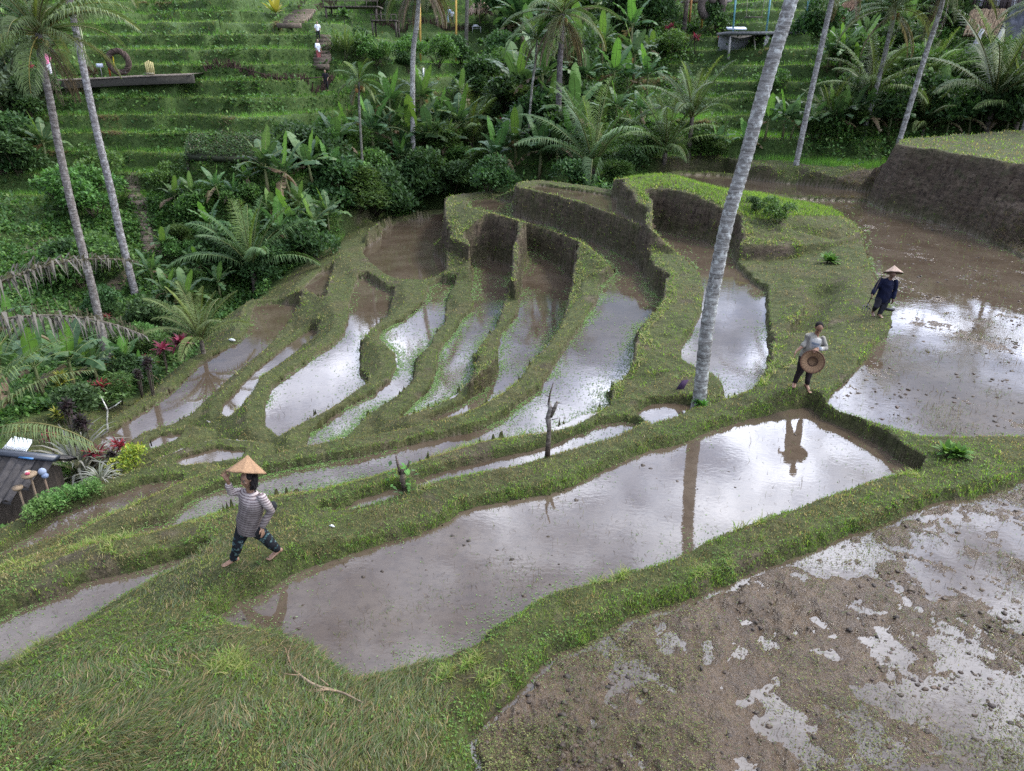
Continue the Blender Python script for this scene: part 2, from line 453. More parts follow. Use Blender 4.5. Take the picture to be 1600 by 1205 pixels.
# shallow trodden margin of the nearest paddy under the dike
marg = (owner == NAMES.index("T")) * np.exp(-(np.maximum(0, -dmin) / 1.3) ** 2) * sstep(-.35, .3, fbm(nX * 1.5, nY * 1.5, 66, 3) + .25)
bed = bed + .05 * marg * (.6 + .8 * fbm(nX * 8, nY * 8, 67, 3))
inn = sstep(.0, .10, -(dmin + jit))
zn = np.where(dmin + jit < 0, np.minimum(zn, lvl - .04) * (1 - inn) + bed * inn, zn)
Z = HZ.copy()
Z[:NEAR] = zn
b0 = NEAR - 40
bw = np.linspace(0, 1, 40)[:, None]
Z[b0:NEAR] = Z[b0:NEAR] * (1 - bw) + HZ[b0:NEAR] * bw
DMIN = np.full(GX.shape, 99.0); DMIN[:NEAR] = dmin + jit
OWN = np.full(GX.shape, -1); OWN[:NEAR] = owner
DU = np.full(GX.shape, 99.0); DU[:NEAR] = dU


def zat(x, y):
    """ground height under a world point"""
    s = x / y
    fi = np.interp(y, Y_AX, np.arange(NY)); fj = (s + 1.4) / 2.8 * (NS - 1)
    i = int(np.clip(math.floor(fi), 0, NY - 2)); j = int(np.clip(math.floor(fj), 0, NS - 2))
    a, b = fi - i, min(max(fj - j, 0), 1)
    return float((Z[i, j] * (1 - b) + Z[i, j + 1] * b) * (1 - a) + (Z[i + 1, j] * (1 - b) + Z[i + 1, j + 1] * b) * a)


def hit(u, v, ymin=0.0):
    """first ground point met by a sight line beyond distance ymin"""
    X, Yd, Zd = ray(u, v)
    s = X / Yd; sl_ = Zd / Yd
    j = int(np.clip(round((s + 1.4) / 2.8 * (NS - 1)), 0, NS - 1))
    g = Z[:, j] - (CAM_H + sl_ * Y_AX)
    ok = np.where((g >= 0) & (Y_AX > ymin))[0]
    i = ok[0] if len(ok) else NY - 1
    y = Y_AX[i]
    return Vector((s * y, y, float(Z[i, j])))
# ------------------------------------------------------------------ materials
def new_mat(name):
    m = bpy.data.materials.new(name)
    m.use_nodes = True
    nt = m.node_tree
    nt.nodes.clear()
    out = nt.nodes.new("ShaderNodeOutputMaterial")
    return m, nt, out


class N:
    """terse node building"""
    def __init__(self, nt): self.nt = nt

    def __call__(self, typ, ins=None, **props):
        n = self.nt.nodes.new("ShaderNode" + typ)
        for k, v in props.items(): setattr(n, k, v)
        for k, v in (ins or {}).items():
            s = n.inputs[k]
            if isinstance(v, bpy.types.NodeSocket): self.nt.links.new(v, s)
            else: s.default_value = v
        return n

    def noise(self, scale, detail=4, rough=.55, vec=None, dist=0.0):
        i = {"Scale": scale, "Detail": detail, "Roughness": rough, "Distortion": dist}
        if vec is not None: i["Vector"] = vec
        return self("TexNoise", i).outputs["Fac"]

    def ramp(self, fac, stops, interp="LINEAR"):
        r = self("ValToRGB", {"Fac": fac})
        r.color_ramp.interpolation = interp
        e = r.color_ramp.elements
        while len(e) < len(stops): e.new(0.5)
        for el, (p, c) in zip(e, stops):
            el.position = p
            el.color = (*c, 1) if hasattr(c, "__len__") else (c, c, c, 1)
        return r.outputs["Color"]

    def mix(self, fac, a, b, typ="MIX"):
        n = self("Mix", None, data_type="RGBA", blend_type=typ)
        for s, v in ((n.inputs[0], fac), (n.inputs[6], a), (n.inputs[7], b)):
            if isinstance(v, bpy.types.NodeSocket): self.nt.links.new(v, s)
            else: s.default_value = (*v, 1) if hasattr(v, "__len__") else v
        return n.outputs[2]

    def math(self, op, a, b=0.0, clamp=False):
        n = self("Math", None, operation=op, use_clamp=clamp)
        for s, v in ((n.inputs[0], a), (n.inputs[1], b)):
            if isinstance(v, bpy.types.NodeSocket): self.nt.links.new(v, s)
            else: s.default_value = v
        return n.outputs[0]

    def attr(self, name, out="Fac"):
        return self("Attribute", None, attribute_name=name).outputs[out]

    def bump(self, h, strength, dist):
        return self("Bump", {"Height": h, "Strength": strength, "Distance": dist}).outputs["Normal"]


def ground_mat():
    m, nt, out = new_mat("ground_soil_and_turf")
    g = N(nt)
    pos = g("NewGeometry").outputs["Position"]
    big = g.noise(.55, 3, vec=pos); mid = g.noise(3.2, 4, vec=pos); fine = g.noise(26, 5, .65, vec=pos)
    turf = g.mix(g.ramp(mid, [(.3, 0), (.7, 1)]), (.046, .066, .015), (.092, .108, .032))
    turf = g.mix(g.ramp(big, [(.48, 0), (.68, .7)]), turf, (.105, .088, .04))
    spk = g.noise(9.0, 5, .7, vec=pos)
    turf = g.mix(g.ramp(spk, [(.42, 0), (.62, .75)]), turf, (.022, .030, .009))
    turf = g.mix(g.ramp(fine, [(.35, 0), (.75, .8)]), turf, (.035, .03, .015))
    soil = g.mix(g.ramp(mid, [(.3, 0), (.7, 1)]), (.085, .060, .041), (.168, .126, .089))
    soil = g.mix(g.ramp(fine, [(.3, .0), (.7, .6)]), soil, (.022, .016, .012))
    st = g("Mapping", {"Vector": pos, "Scale": (1.0, 1.0, .35)}).outputs[0]
    soil = g.mix(g.ramp(g.noise(7.0, 6, .7, vec=st), [(.50, 0), (.72, .75)]), soil, (.105, .092, .066))
    lay = g("Mapping", {"Vector": pos, "Scale": (.7, .7, 6.0)}).outputs[0]
    soil = g.mix(g.ramp(g.noise(1.6, 5, .6, vec=lay), [(.44, .7), (.56, 0)]), soil, (.045, .032, .022))
    soil = g.mix(g.ramp(g.noise(2.3, 5, .65, vec=pos), [(.56, 0), (.68, .6)]), soil, (.045, .055, .02))
    soil = g.mix(g.ramp(g.noise(5.5, 6, .72, vec=pos), [(.52, 0), (.62, .8)]), soil, (.014, .010, .008))
    mud = g.mix(g.ramp(mid, [(.3, 0), (.7, 1)]), (.070, .045, .023), (.118, .080, .045))
    mud = g.mix(g.ramp(fine, [(.4, 0), (.7, .55)]), mud, (.028, .019, .012))
    c = g.mix(g.math("MULTIPLY", g.attr("soil"), g.ramp(g.noise(7, 3, vec=pos), [(.25, .75), (.5, 1)])), turf, soil)
    c = g.mix(g.attr("bed"), c, mud)
    weed = g.mix(g.ramp(mid, [(.3, 0), (.7, 1)]), (.032, .062, .014), (.062, .104, .025))
    weed = g.mix(g.ramp(fine, [(.4, 0), (.75, .8)]), weed, (.012, .018, .007))
    c = g.mix(g.attr("weed"), c, weed)
    c = g.mix(g.attr("path"), c, g.mix(fine, (.10, .082, .06), (.16, .13, .10)))
    rough = g.math("SUBTRACT", .92, g.math("MULTIPLY", g.attr("bed"), .58))
    rough = g.math("SUBTRACT", rough, g.math("MULTIPLY", g.attr("wet"), .22))
    b = g("BsdfPrincipled", {"Base Color": c, "Roughness": rough, "Specular IOR Level": g.math("ADD", .2, g.math("MULTIPLY", g.attr("bed"), .32)),
                             "Normal": g.bump(g.math("ADD", fine, g.math("MULTIPLY", mid, 2.0)), .9, .07)})
    nt.links.new(b.outputs[0], out.inputs[0])
    return m


def water_mat():
    m, nt, out = new_mat("muddy_paddy_water")
    g = N(nt)
    pos = g("NewGeometry").outputs["Position"]
    a = g.noise(.7, 4, vec=pos); b_ = g.noise(6.0, 5, .65, vec=pos)
    c = g.mix(g.ramp(a, [(.35, 0), (.65, 1)]), (.054, .039, .026), (.080, .062, .044))
    c = g.mix(g.ramp(b_, [(.48, 0), (.7, .55)]), c, (.036, .026, .018))
    tr = g("Mapping", {"Vector": pos, "Scale": (1.0, 1.6, 1.0), "Rotation": (0, 0, .5)}).outputs[0]
    rip = g.noise(9.0, 3, .5, vec=tr)
    swell = g.noise(1.3, 2, .5, vec=pos)
    n = g.bump(g.math("ADD", g.math("MULTIPLY", rip, .35), swell), .10, .02)
    rough = g.ramp(b_, [(.55, .0), (.70, .05)])
    p = g("BsdfPrincipled", {"Base Color": c, "Roughness": rough, "IOR": 1.5, "Normal": n, "Specular IOR Level": .5})
    nt.links.new(p.outputs[0], out.inputs[0])
    return m


def leaf_mat(name, gloss=.45, trans=.35, rough_noise=True, var=.25):
    """colour from the vertex colours of each leaf, light passes through"""
    m, nt, out = new_mat(name)
    g = N(nt)
    col = g.attr("Col", "Color")
    pos = g("NewGeometry").outputs["Position"]
    inf = g("ObjectInfo").outputs["Random"]
    hs = g("HueSaturation", {"Hue": g.math("ADD", .485, g.math("MULTIPLY", inf, .03)), "Saturation": 1.0,
                             "Value": g.math("ADD", 1.22 - var * .6, g.math("MULTIPLY", inf, var * 1.2)), "Color": col}).outputs[0]
    nz = g.noise(5.0, 2, vec=pos)
    c = g.mix(g.ramp(nz, [(.3, .0), (.75, .45)]), hs, g.mix(.5, hs, (.05, .06, .02)))
    p = g("BsdfPrincipled", {"Base Color": c, "Roughness": gloss, "Specular IOR Level": .25})
    t = g("BsdfTranslucent", {"Color": g.mix(.6, c, g.mix(1.0, c, (1.1, 1.15, .6), "MULTIPLY"))})
    mx = g("MixShader", {"Fac": trans})
    nt.links.new(p.outputs[0], mx.inputs[1]); nt.links.new(t.outputs[0], mx.inputs[2])
    nt.links.new(mx.outputs[0], out.inputs[0])
    return m


def solid_mat(name, rough=.8, var=.3, scale=12.0, bump=.3, bdist=.01, spec=.3, stretch=(1, 1, 1), rings=0.0):
    """vertex colour broken up by noise"""
    m, nt, out = new_mat(name)
    g = N(nt)
    col = g.attr("Col", "Color")
    tc = g("TexCoord").outputs["Object"]
    vec = g("Mapping", {"Vector": tc, "Scale": stretch}).outputs[0]
    nz = g.noise(scale, 5, .62, vec=vec)
    c = g.mix(g.ramp(nz, [(.3, 0), (.7, 1)]), g.mix(1.0, col, (1 - var, 1 - var, 1 - var), "MULTIPLY"), g.mix(1.0, col, (1 + var, 1 + var, 1 + var), "MULTIPLY"))
    p = g("BsdfPrincipled", {"Base Color": c, "Roughness": rough, "Specular IOR Level": spec, "Normal": g.bump(nz, bump, bdist)})
    nt.links.new(p.outputs[0], out.inputs[0])
    return m


def bark_mat():
    m, nt, out = new_mat("coconut_bark")
    g = N(nt)
    tc = g("TexCoord").outputs["Object"]
    col = g.attr("Col", "Color")
    w = g("Mapping", {"Vector": tc, "Scale": (2.2, 2.2, 24.0)}).outputs[0]
    ringn = g.noise(1.2, 4, .7, vec=w, dist=.4)
    lich = g.noise(7.5, 6, .72, vec=tc)
    spots = g.noise(5.5, 5, .75, vec=tc)
    c = g.mix(g.ramp(ringn, [(.38, 0), (.60, 1)]), g.mix(1.0, col, (.42, .40, .38), "MULTIPLY"), col)
    c = g.mix(g.ramp(lich, [(.50, 0), (.60, .85)]), c, g.mix(1.0, col, (1.65, 1.75, 1.75), "MULTIPLY"))
    c = g.mix(g.ramp(spots, [(.60, 0), (.68, .8)]), c, (.045, .042, .036))
    p = g("BsdfPrincipled", {"Base Color": c, "Roughness": .9, "Specular IOR Level": .2, "Normal": g.bump(g.math("ADD", ringn, lich), .7, .02)})
    nt.links.new(p.outputs[0], out.inputs[0])
    return m


M = {"ground": ground_mat(), "water": water_mat(), "leaf": leaf_mat("leaf", .6), "grass": leaf_mat("grass_blade", .5, .5, var=.0),
     "banana": leaf_mat("banana_leaf", .48, .35), "solid": solid_mat("painted_surface"), "bark": bark_mat(),
     "thatch": solid_mat("thatch", .95, .45, 30, .8, .02, .1, (4, 4, .6)), "cloth": solid_mat("woven_cloth", .9, .15, 40, .3, .004, .15),
     "skin": solid_mat("skin", .5, .10, 25, .1, .002, .35), "wood": solid_mat("weathered_wood", .85, .4, 14, .6, .008, .2, (1, 1, .25)),
     "stone": solid_mat("rough_stone", .9, .4, 7, .8, .03, .25), "metal": solid_mat("dull_metal", .4, .2, 20, .1, .002, .5),
     "wicker": solid_mat("plaited_bamboo", .75, .3, 60, .5, .004, .25), "tile": solid_mat("dark_roof_tile", .7, .35, 9, .4, .01, .3),
     "mud": solid_mat("wet_mud", .6, .4, 30, .6, .01, .3)}

# ------------------------------------------------------------------ sky and sun
SUN_EL, SUN_AZ = math.radians(50), math.radians(62)       # azimuth measured from +Y towards +X
EXPOSURE = 0.66
world = bpy.data.worlds.new("World")
scene.world = world
world.use_nodes = True
wn = world.node_tree
wn.nodes.clear()
g = N(wn)
wout = g("OutputWorld")
sky = g("TexSky", None, sky_type="NISHITA", sun_disc=False)
sky.sun_elevation = SUN_EL
sky.sun_rotation = SUN_AZ
sky.air_density = 1.0; sky.dust_density = 1.5
bg_sky = g("Background", {"Color": sky.outputs[0], "Strength": 0.12})
# broken cloud deck: noise on the plane the view direction meets overhead
gen = g("TexCoord").outputs["Generated"]
sx = g("SeparateXYZ", {"Vector": gen})
zc = g.math("ADD", g.math("MAXIMUM", sx.outputs[2], 0.0), .16)
cx = g.math("DIVIDE", sx.outputs[0], zc); cy = g.math("DIVIDE", sx.outputs[1], zc)
pv = g("CombineXYZ", {"X": cx, "Y": cy, "Z": 0.3}).outputs[0]
n1 = g.noise(1.05, 8, .58, vec=pv, dist=.4)
n2 = g.noise(3.6, 7, .62, vec=g("Mapping", {"Vector": pv, "Location": (3.1, 1.7, 2.0)}).outputs[0], dist=.2)
cover = g.ramp(n1, [(.41, 0), (.50, 1)])
bright = g.ramp(g.math("ADD", g.math("MULTIPLY", n1, .45), g.math("MULTIPLY", n2, .55)), [(.39, (.42, .50, .72)), (.46, (.85, .97, 1.3)), (.51, (1.7, 1.85, 2.25)), (.56, (3.1, 3.25, 3.65)), (.62, (4.7, 4.8, 5.2))])
# thinner, brighter cloud round the hidden sun
sd = Vector((math.sin(SUN_AZ) * math.cos(SUN_EL), math.cos(SUN_AZ) * math.cos(SUN_EL), math.sin(SUN_EL)))
dt = g("VectorMath", None, operation="DOT_PRODUCT")
wn.links.new(gen, dt.inputs[0]); dt.inputs[1].default_value = sd
glow = g.ramp(g.math("ADD", g.math("MULTIPLY", dt.outputs["Value"], .5), .5), [(.60, 0), (.76, .62), (.90, 1)])
bright2 = g.mix(1.0, bright, g.mix(glow, (.38, .39, .45), (1.5, 1.53, 1.6)), "MULTIPLY")
dome = g.ramp(sx.outputs[2], [(.0, .55), (.28, .95), (.42, 1.15), (.62, .80), (1.0, .75)])
bright2 = g.mix(1.0, bright2, dome, "MULTIPLY")
bg_cl = g("Background", {"Color": bright2, "Strength": 1.0})
mxs = g("MixShader", {"Fac": cover})
wn.links.new(bg_sky.outputs[0], mxs.inputs[1]); wn.links.new(bg_cl.outputs[0], mxs.inputs[2])
wn.links.new(mxs.outputs[0], wout.inputs[0])

sun_d = bpy.data.lights.new("sun", "SUN")
sun_d.energy = 2.5
sun_d.angle = math.radians(10)
sun_d.color = (1.0, .95, .86)
sun = bpy.data.objects.new("sun", sun_d)
COL.objects.link(sun)
sun.rotation_euler = (math.pi / 2 - SUN_EL, 0, math.pi - SUN_AZ)
sun.rotation_euler = (-sd).to_track_quat("-Z", "Y").to_euler()

vs = scene.view_settings
vs.view_transform = "Standard"; vs.look = "None"; vs.gamma = 1.0; vs.exposure = EXPOSURE
scene.display_settings.display_device = "sRGB"
scene.render.engine = "CYCLES"
cy_ = scene.cycles
cy_.max_bounces = 6; cy_.diffuse_bounces = 2; cy_.glossy_bounces = 3; cy_.transmission_bounces = 3; cy_.transparent_max_bounces = 4
cy_.use_denoising = False
cy_.caustics_reflective = False; cy_.caustics_refractive = False
# ------------------------------------------------------------------ ground meshes
idx = np.arange(NY * NS).reshape(NY, NS)
quads = np.stack([idx[:-1, :-1], idx[:-1, 1:], idx[1:, 1:], idx[1:, :-1]], -1)
VALL = np.stack([GX, GY, Z], -1)
lvl_all = np.zeros(GX.shape); lvl_all[:NEAR] = lvl
# slope, for choosing bare earth and where blades grow
gy = np.gradient(Z, axis=0) / np.gradient(GY, axis=0)
gx = np.gradient(Z, axis=1) / np.maximum(np.gradient(GX, axis=1), 1e-6)
gyt = gy - gx * (GX / GY)              # rows fan out from the camera
STEEP = np.hypot(gx, gyt)
soil = np.zeros(GX.shape)
wall = (DMIN > -.02) & (DMIN < 2.2) & (STEEP > 1.0) & (Z - lvl_all > .26)
kbv = np.zeros(GX.shape); kbv[:NEAR] = np.array([PADDY[n][1] for n in NAMES])[np.maximum(owner, 0)]
cx_, cy2_ = unproj(1440, 715, .1)
wall &= (kbv >= 3) | (np.hypot(GX - cx_, GY - cy2_) < 1.5)
soil[wall] = 1
big = np.zeros(GX.shape, bool)
hgt = np.zeros(GX.shape)
cutbank = (DMIN > .02) & (DMIN < 3.4) & (STEEP > .85) & (GX / GY > .40) & (GY > 20) & (Z > .45) & (OWN == NAMES.index('S')) | ((DU > .0) & (DU < 2.8) & (GX / GY > .42) & (DMIN > .02))
soil = np.maximum(soil, 1.0 * cutbank)
bare_patch = sstep(.32, .6, fbm(GX / .7, GY / .7, 71, 4)) * (DMIN < 3) * .7
soil = np.maximum(soil, bare_patch)
for ax in (0, 1):
    soil = (soil + np.roll(soil, 1, ax) + np.roll(soil, -1, ax)) / 3
bedm = sstep(.02, -.04, DMIN)
TERR = (DMIN < 2.4) | (DU < 3.0)
TERR[:NEAR] |= (dmo < .8)
TERR |= (GY < 9) & (GX > -6)
HUMP = np.zeros(GX.shape, bool)
for (u0, v0, z0), (u1, v1, z1) in zip(ridge[:-1], ridge[1:]):
    ds, t = seg_dist(unproj(u0, v0, z0), unproj(u1, v1, z1))
    HUMP[:NEAR] |= (ds < 6) & (nX / nY > .12)
TERR |= HUMP
weed = np.where(TERR, 0.0, 1.0)
for _ in range(6):
    for ax in (0, 1):
        weed = (weed + np.roll(weed, 1, ax) + np.roll(weed, -1, ax)) / 3
hrise = HRISE * hill_w
dryp = sstep(.34, .7, fbm(GX / 4, GY / 2.2, 81, 3)) * hrise * (GX / GY < .5)
soil_h = np.maximum(soil, dryp * .8)
# trodden paths and the ledge walk on the far slope
pathm = np.zeros(GX.shape)


def paint_path(pix, w, ymin=25, strength=1.0):
    P = [hit(u, v, ymin) for u, v in pix]
    for a, b in zip(P[:-1], P[1:]):
        ex, ey = b.x - a.x, b.y - a.y
        L = ex * ex + ey * ey + 1e-9
        t = np.clip(((GX - a.x) * ex + (GY - a.y) * ey) / L, 0, 1)
        d = np.hypot(GX - a.x - t * ex, GY - a.y - t * ey)
        np.maximum(pathm, strength * sstep(w, w * .5, d + .15 * vnoise(GX * 3, GY * 3, 91)), out=pathm)


paint_path([(90, 522), (120, 508), (150, 478), (175, 455), (195, 430), (212, 412)], .42, 27, .8)
paint_path([(238, 396), (230, 370), (222, 335), (207, 296)], .6, 33, .8)
paint_path([(40, 395), (80, 375), (110, 400)], .5, 30, .6)
WET = bedm * np.exp(-np.clip(Z - lvl_all, 0, 1) / .014)
face_t = TERR[:-1, :-1]
def ground_piece(name, mask, label=None):
    q = quads[mask].reshape(-1, 4)
    used = np.zeros(NY * NS, bool); used[q.ravel()] = True
    remap = np.cumsum(used) - 1
    V = VALL.reshape(-1, 3)[used]
    at_ = {"soil": soil_h.ravel()[used], "bed": bedm.ravel()[used], "weed": weed.ravel()[used], "path": pathm.ravel()[used], "wet": WET.ravel()[used]}
    me = make_mesh(name, V, [remap[q]], None, True, at_)
    o = link(name, me, M["ground"])
    return tag(o, kind="structure")
ground_piece("ground", face_t)
ground_piece("hillside", ~face_t)

# ------------------------------------------------------------------ water: one flat sheet per paddy, running in under its banks
for i, nme in enumerate(NAMES):
    z = PADDY[nme][0]
    m = (OWN == i) & (DMIN < .55) & (Z < z + .06)
    # grow by one cell so that the edge is always buried
    g2 = m.copy()
    g2[1:] |= m[:-1]; g2[:-1] |= m[1:]; g2[:, 1:] |= m[:, :-1]; g2[:, :-1] |= m[:, 1:]
    fm = (g2[:-1, :-1] & g2[:-1, 1:] & g2[1:, 1:] & g2[1:, :-1]) & ((DMIN[:-1, :-1] < 0) | (Z[:-1, :-1] > z - .35))
    q = quads[fm].reshape(-1, 4)
    if len(q) == 0: continue
    used = np.zeros(NY * NS, bool); used[q.ravel()] = True
    remap = np.cumsum(used) - 1
    V = VALL.reshape(-1, 3)[used].copy()
    V[:, 2] = z
    o = link("water", make_mesh("water", V, [remap[q]], None, True), M["water"])
    tag(o, kind="structure")
# ------------------------------------------------------------------ grass, weeds, floating duckweed, ploughed debris (all uncountable)
def pick_cells(w, n):
    """random points on the ground, cell chance proportional to w times its size in the picture"""
    cell = (np.gradient(Y_AX) / Y_AX ** 1.0)[:, None] * np.ones((1, NS))
    view = 1.0 / (Y_AX[:, None]) * (np.abs(S_AX)[None, :] < .95 + .25 * (Y_AX[:, None] < 12))
    view = view * (1 + np.clip(gyt, 0, 2.5) * np.minimum(GY, 60) / 7.0)
    p = (w * cell * view).ravel()
    p = p / p.sum()
    c = np.searchsorted(np.cumsum(p), rng.random(n)).clip(0, NY * NS - 1)
    i, j = c // NS, c % NS
    fi, fj = rng.random(n), rng.random(n)
    i2, j2 = np.minimum(i + 1, NY - 1), np.minimum(j + 1, NS - 1)
    y = Y_AX[i] * (1 - fi) + Y_AX[i2] * fi
    s = S_AX[j] * (1 - fj) + S_AX[j2] * fj
    z = (Z[i, j] * (1 - fj) + Z[i, j2] * fj) * (1 - fi) + (Z[i2, j] * (1 - fj) + Z[i2, j2] * fj) * fi
    return np.stack([s * y, y, z], 1), i, j


def blades(name, P, h, w, lean, cols, bend=.5, mat="grass", az=None, three=False):
    """one grass blade at each point: height, width, how far it leans, colour"""
    n = len(P)
    az = rng.random(n) * 2 * math.pi if az is None else az
    d = np.stack([np.cos(az), np.sin(az), np.zeros(n)], 1)
    faz = rng.random(n) * 2 * math.pi
    sdir = np.stack([np.cos(faz), np.sin(faz), np.zeros(n)], 1) * (w / 2)[:, None]
    up = np.array([0, 0, 1.0])
    v0 = d * np.sin(lean * bend)[:, None] + up * np.cos(lean * bend)[:, None]
    v1 = d * np.sin(lean)[:, None] + up * np.cos(lean)[:, None]
    mid = P + v0 * (h * .55)[:, None]
    tip = mid + v1 * (h * .45)[:, None]
    if three:
        V = np.stack([P - sdir, P + sdir, tip], 1).reshape(-1, 3)
        b = np.arange(n)[:, None] * 3
        polys = [b + np.array([0, 1, 2])]
        c = np.repeat(cols, 3, axis=0)
    else:
        V = np.stack([P - sdir, P + sdir, mid - sdir * .8, mid + sdir * .8, tip], 1).reshape(-1, 3)
        b = np.arange(n)[:, None] * 5
        polys = [b + np.array([0, 1, 3, 2]), b + np.array([2, 3, 4])]
        c = np.repeat(cols, 5, axis=0)
    return tag(link(name, make_mesh(name, V, polys, c), M[mat]), kind="stuff")


def leaves(name, P, size, cols, tilt=.7, mat="leaf", aspect=.5):
    """small folded leaves"""
    n = len(P)
    az = rng.random(n) * 2 * math.pi
    t = (rng.random(n) * 2 - .7) * tilt
    d = np.stack([np.cos(az) * np.cos(t), np.sin(az) * np.cos(t), np.sin(t)], 1)
    sd_ = np.stack([-np.sin(az), np.cos(az), (rng.random(n) - .5) * tilt], 1) * (size * aspect / 2)[:, None]
    tip = P + d * size[:, None]
    mid = P + d * (size * .5)[:, None]
    V = np.stack([P, mid - sd_ + [0, 0, .0], tip, mid + sd_], 1).reshape(-1, 3)
    V[1::4, 2] += size * .12; V[3::4, 2] += size * .12
    b = np.arange(n)[:, None] * 4
    return V, [b + np.array([0, 1, 2]), b + np.array([0, 2, 3])], np.repeat(cols, 4, axis=0)


def pal(n, cols, p):
    c = np.array(cols)[rng.choice(len(cols), n, p=np.array(p) / np.sum(p))]
    return c * (.75 + .5 * rng.random((n, 1))) * (1 + .12 * (rng.random((n, 3)) - .5))


FRESH = [(.17, .27, .035), (.13, .23, .03), (.21, .29, .055), (.09, .16, .03)]
DULL = [(.21, .23, .065), (.27, .27, .09), (.14, .17, .05), (.30, .265, .115)]
STRAW = [(.25, .195, .09), (.18, .14, .07), (.29, .24, .13)]

near = TERR & (DMIN > -.03)
lvl_all = lvl_all
pix_s, pix_y = S_AX[None, :], Y_AX[:, None]
grow = near * (1 - .9 * np.clip(soil, 0, 1)) * (1 - .97 * cutbank) * (.12 + .88 * sstep(.0, .10, DMIN))
# 1. cropped turf on every dike
P, gi, gj = pick_cells(grow * np.where(GY < 9, .75, 1.0), 320000)
r = np.hypot(P[:, 0], P[:, 1]); dist = np.sqrt(r ** 2 + (CAM_H - P[:, 2]) ** 2)
fresh = .64 + .9 * fbm(P[:, 0] / 1.7, P[:, 1] / 1.7, 101, 3) + .35 * np.exp(-((DMIN[gi, gj] - .1) / .22) ** 2)
fresh += np.where(P[:, 0] / P[:, 1] > .22, .28, -.25) + np.where((P[:, 1] < 11.5) & (P[:, 0] > -1.0), .22, 0)
straw = fbm(P[:, 0] / .55, P[:, 1] / .55, 102, 4) + .45 * fbm(P[:, 0] / 2.6, P[:, 1] / 2.6, 103, 2)
straw += .38 * np.exp(-((DMIN[gi, gj] - .48) / .16) ** 2) * (1 + fbm(P[:, 0] / .4, P[:, 1] / .4, 107, 2))
n = len(P)
cf, cd, cs_ = pal(n, FRESH, [4, 3, 2, 1]), pal(n, DULL, [3, 3, 2, 2]), pal(n, STRAW, [2, 3, 1])
u_ = rng.random(n)
col = np.where((u_ < np.clip(fresh, .08, .92))[:, None], cf, cd)
col = np.where((rng.random(n) < np.clip((straw + .08 - .10 * ((P[:, 1] < 11.5) & (P[:, 0] > -1))) * 2.4, .06, .88))[:, None], cs_, col)
h = (.016 + .028 * rng.random(n)) * (.8 + dist / 30) * np.where(rng.random(n) < .05, 1.9, 1)
h *= np.where(DU[gi, gj] < 2.5, 1.3, 1)
h *= 1 + .6 * np.exp(-((DMIN[gi, gj] - .06) / .10) ** 2) * (rng.random(n) < .4)
w = .00085 * dist * (.7 + .7 * rng.random(n))
col = col * (1 + .42 * fbm(P[:, 0] * 7, P[:, 1] * 7, 104, 3) + .25 * fbm(P[:, 0] * 2, P[:, 1] * 2, 105, 2))[:, None]
h *= 1 + .8 * np.clip(fbm(P[:, 0] * 5, P[:, 1] * 5, 106, 2), -.5, 1)
blades("grass", P, h, w, .25 + 1.15 * rng.random(n), col, .45)
# grass hanging over the tops of the earth walls
sl_ = np.zeros(GX.shape)
sb = np.clip(soil, 0, 1)
for sh_ in (2, 4, 6):
    sl_ = np.maximum(sl_, np.roll(sb, sh_, 0)); sl_ = np.maximum(sl_, np.roll(sb, sh_, 1)); sl_ = np.maximum(sl_, np.roll(sb, -sh_, 1))
topw = near * (sb < .6) * (sl_ > .5) * (Z - lvl_all > .2)
P, gi, gj = pick_cells(topw, 16000)
n = len(P); dist = np.hypot(P[:, 1], CAM_H)
blades("overhanging_grass", P, (.08 + .16 * rng.random(n)), .0010 * dist * (.7 + .6 * rng.random(n)), .9 + 1.3 * rng.random(n), pal(n, FRESH + DULL, [2, 2, 1, 3, 4, 3, 4, 2]), .55)
# 2. cut grass lying on the front mound
onm = near * (mound.shape[0] and 1)
mm = np.zeros(GX.shape); mm[:NEAR] = (dmo < .6) & (dmin > .05)
mm *= (GX / GY < -.12) * (1 - .85 * np.clip(bare_patch / .7, 0, 1)) * (.35 + sstep(-.4, .3, fbm(GX / .5, GY / .5, 112, 3)))
P, gi, gj = pick_cells(mm, 34000)
n = len(P)
P[:, 2] += .01 + .03 * rng.random(n)
col = np.where((rng.random(n) < .28)[:, None], pal(n, STRAW, [3, 3, 2]), pal(n, [(.10, .13, .055), (.075, .105, .05), (.13, .15, .08), (.09, .15, .035)], [3, 3, 2, 2]))
wob = fbm(P[:, 0] / .8, P[:, 1] / .8, 111, 2) * 2.5
blades("cut_grass", P, .06 + .10 * rng.random(n), .006 + .005 * rng.random(n), 1.25 + .3 * rng.random(n), col, .85, az=wob + rng.random(n) * 1.6)
# 3. small broad weeds along the near dikes and waterlines
wd = near * (1 - np.clip(soil, 0, 1)) * (sstep(-.05, .45, fbm(GX / .8, GY / .8, 121, 3)) + .8 * np.exp(-((DMIN - .12) / .2) ** 2)) * (GY < 16)
P, gi, gj = pick_cells(wd, 42000)
n = len(P)
P[:, 2] += .01 + .025 * rng.random(n)
V, F, C = leaves("w", P, .022 + .03 * rng.random(n), pal(n, [(.07, .15, .025), (.05, .11, .02), (.11, .19, .04), (.10, .13, .04)], [3, 3, 2, 1]), .8)
tag(link("weeds", make_mesh("weeds", V, F, C), M["leaf"]), kind="stuff")
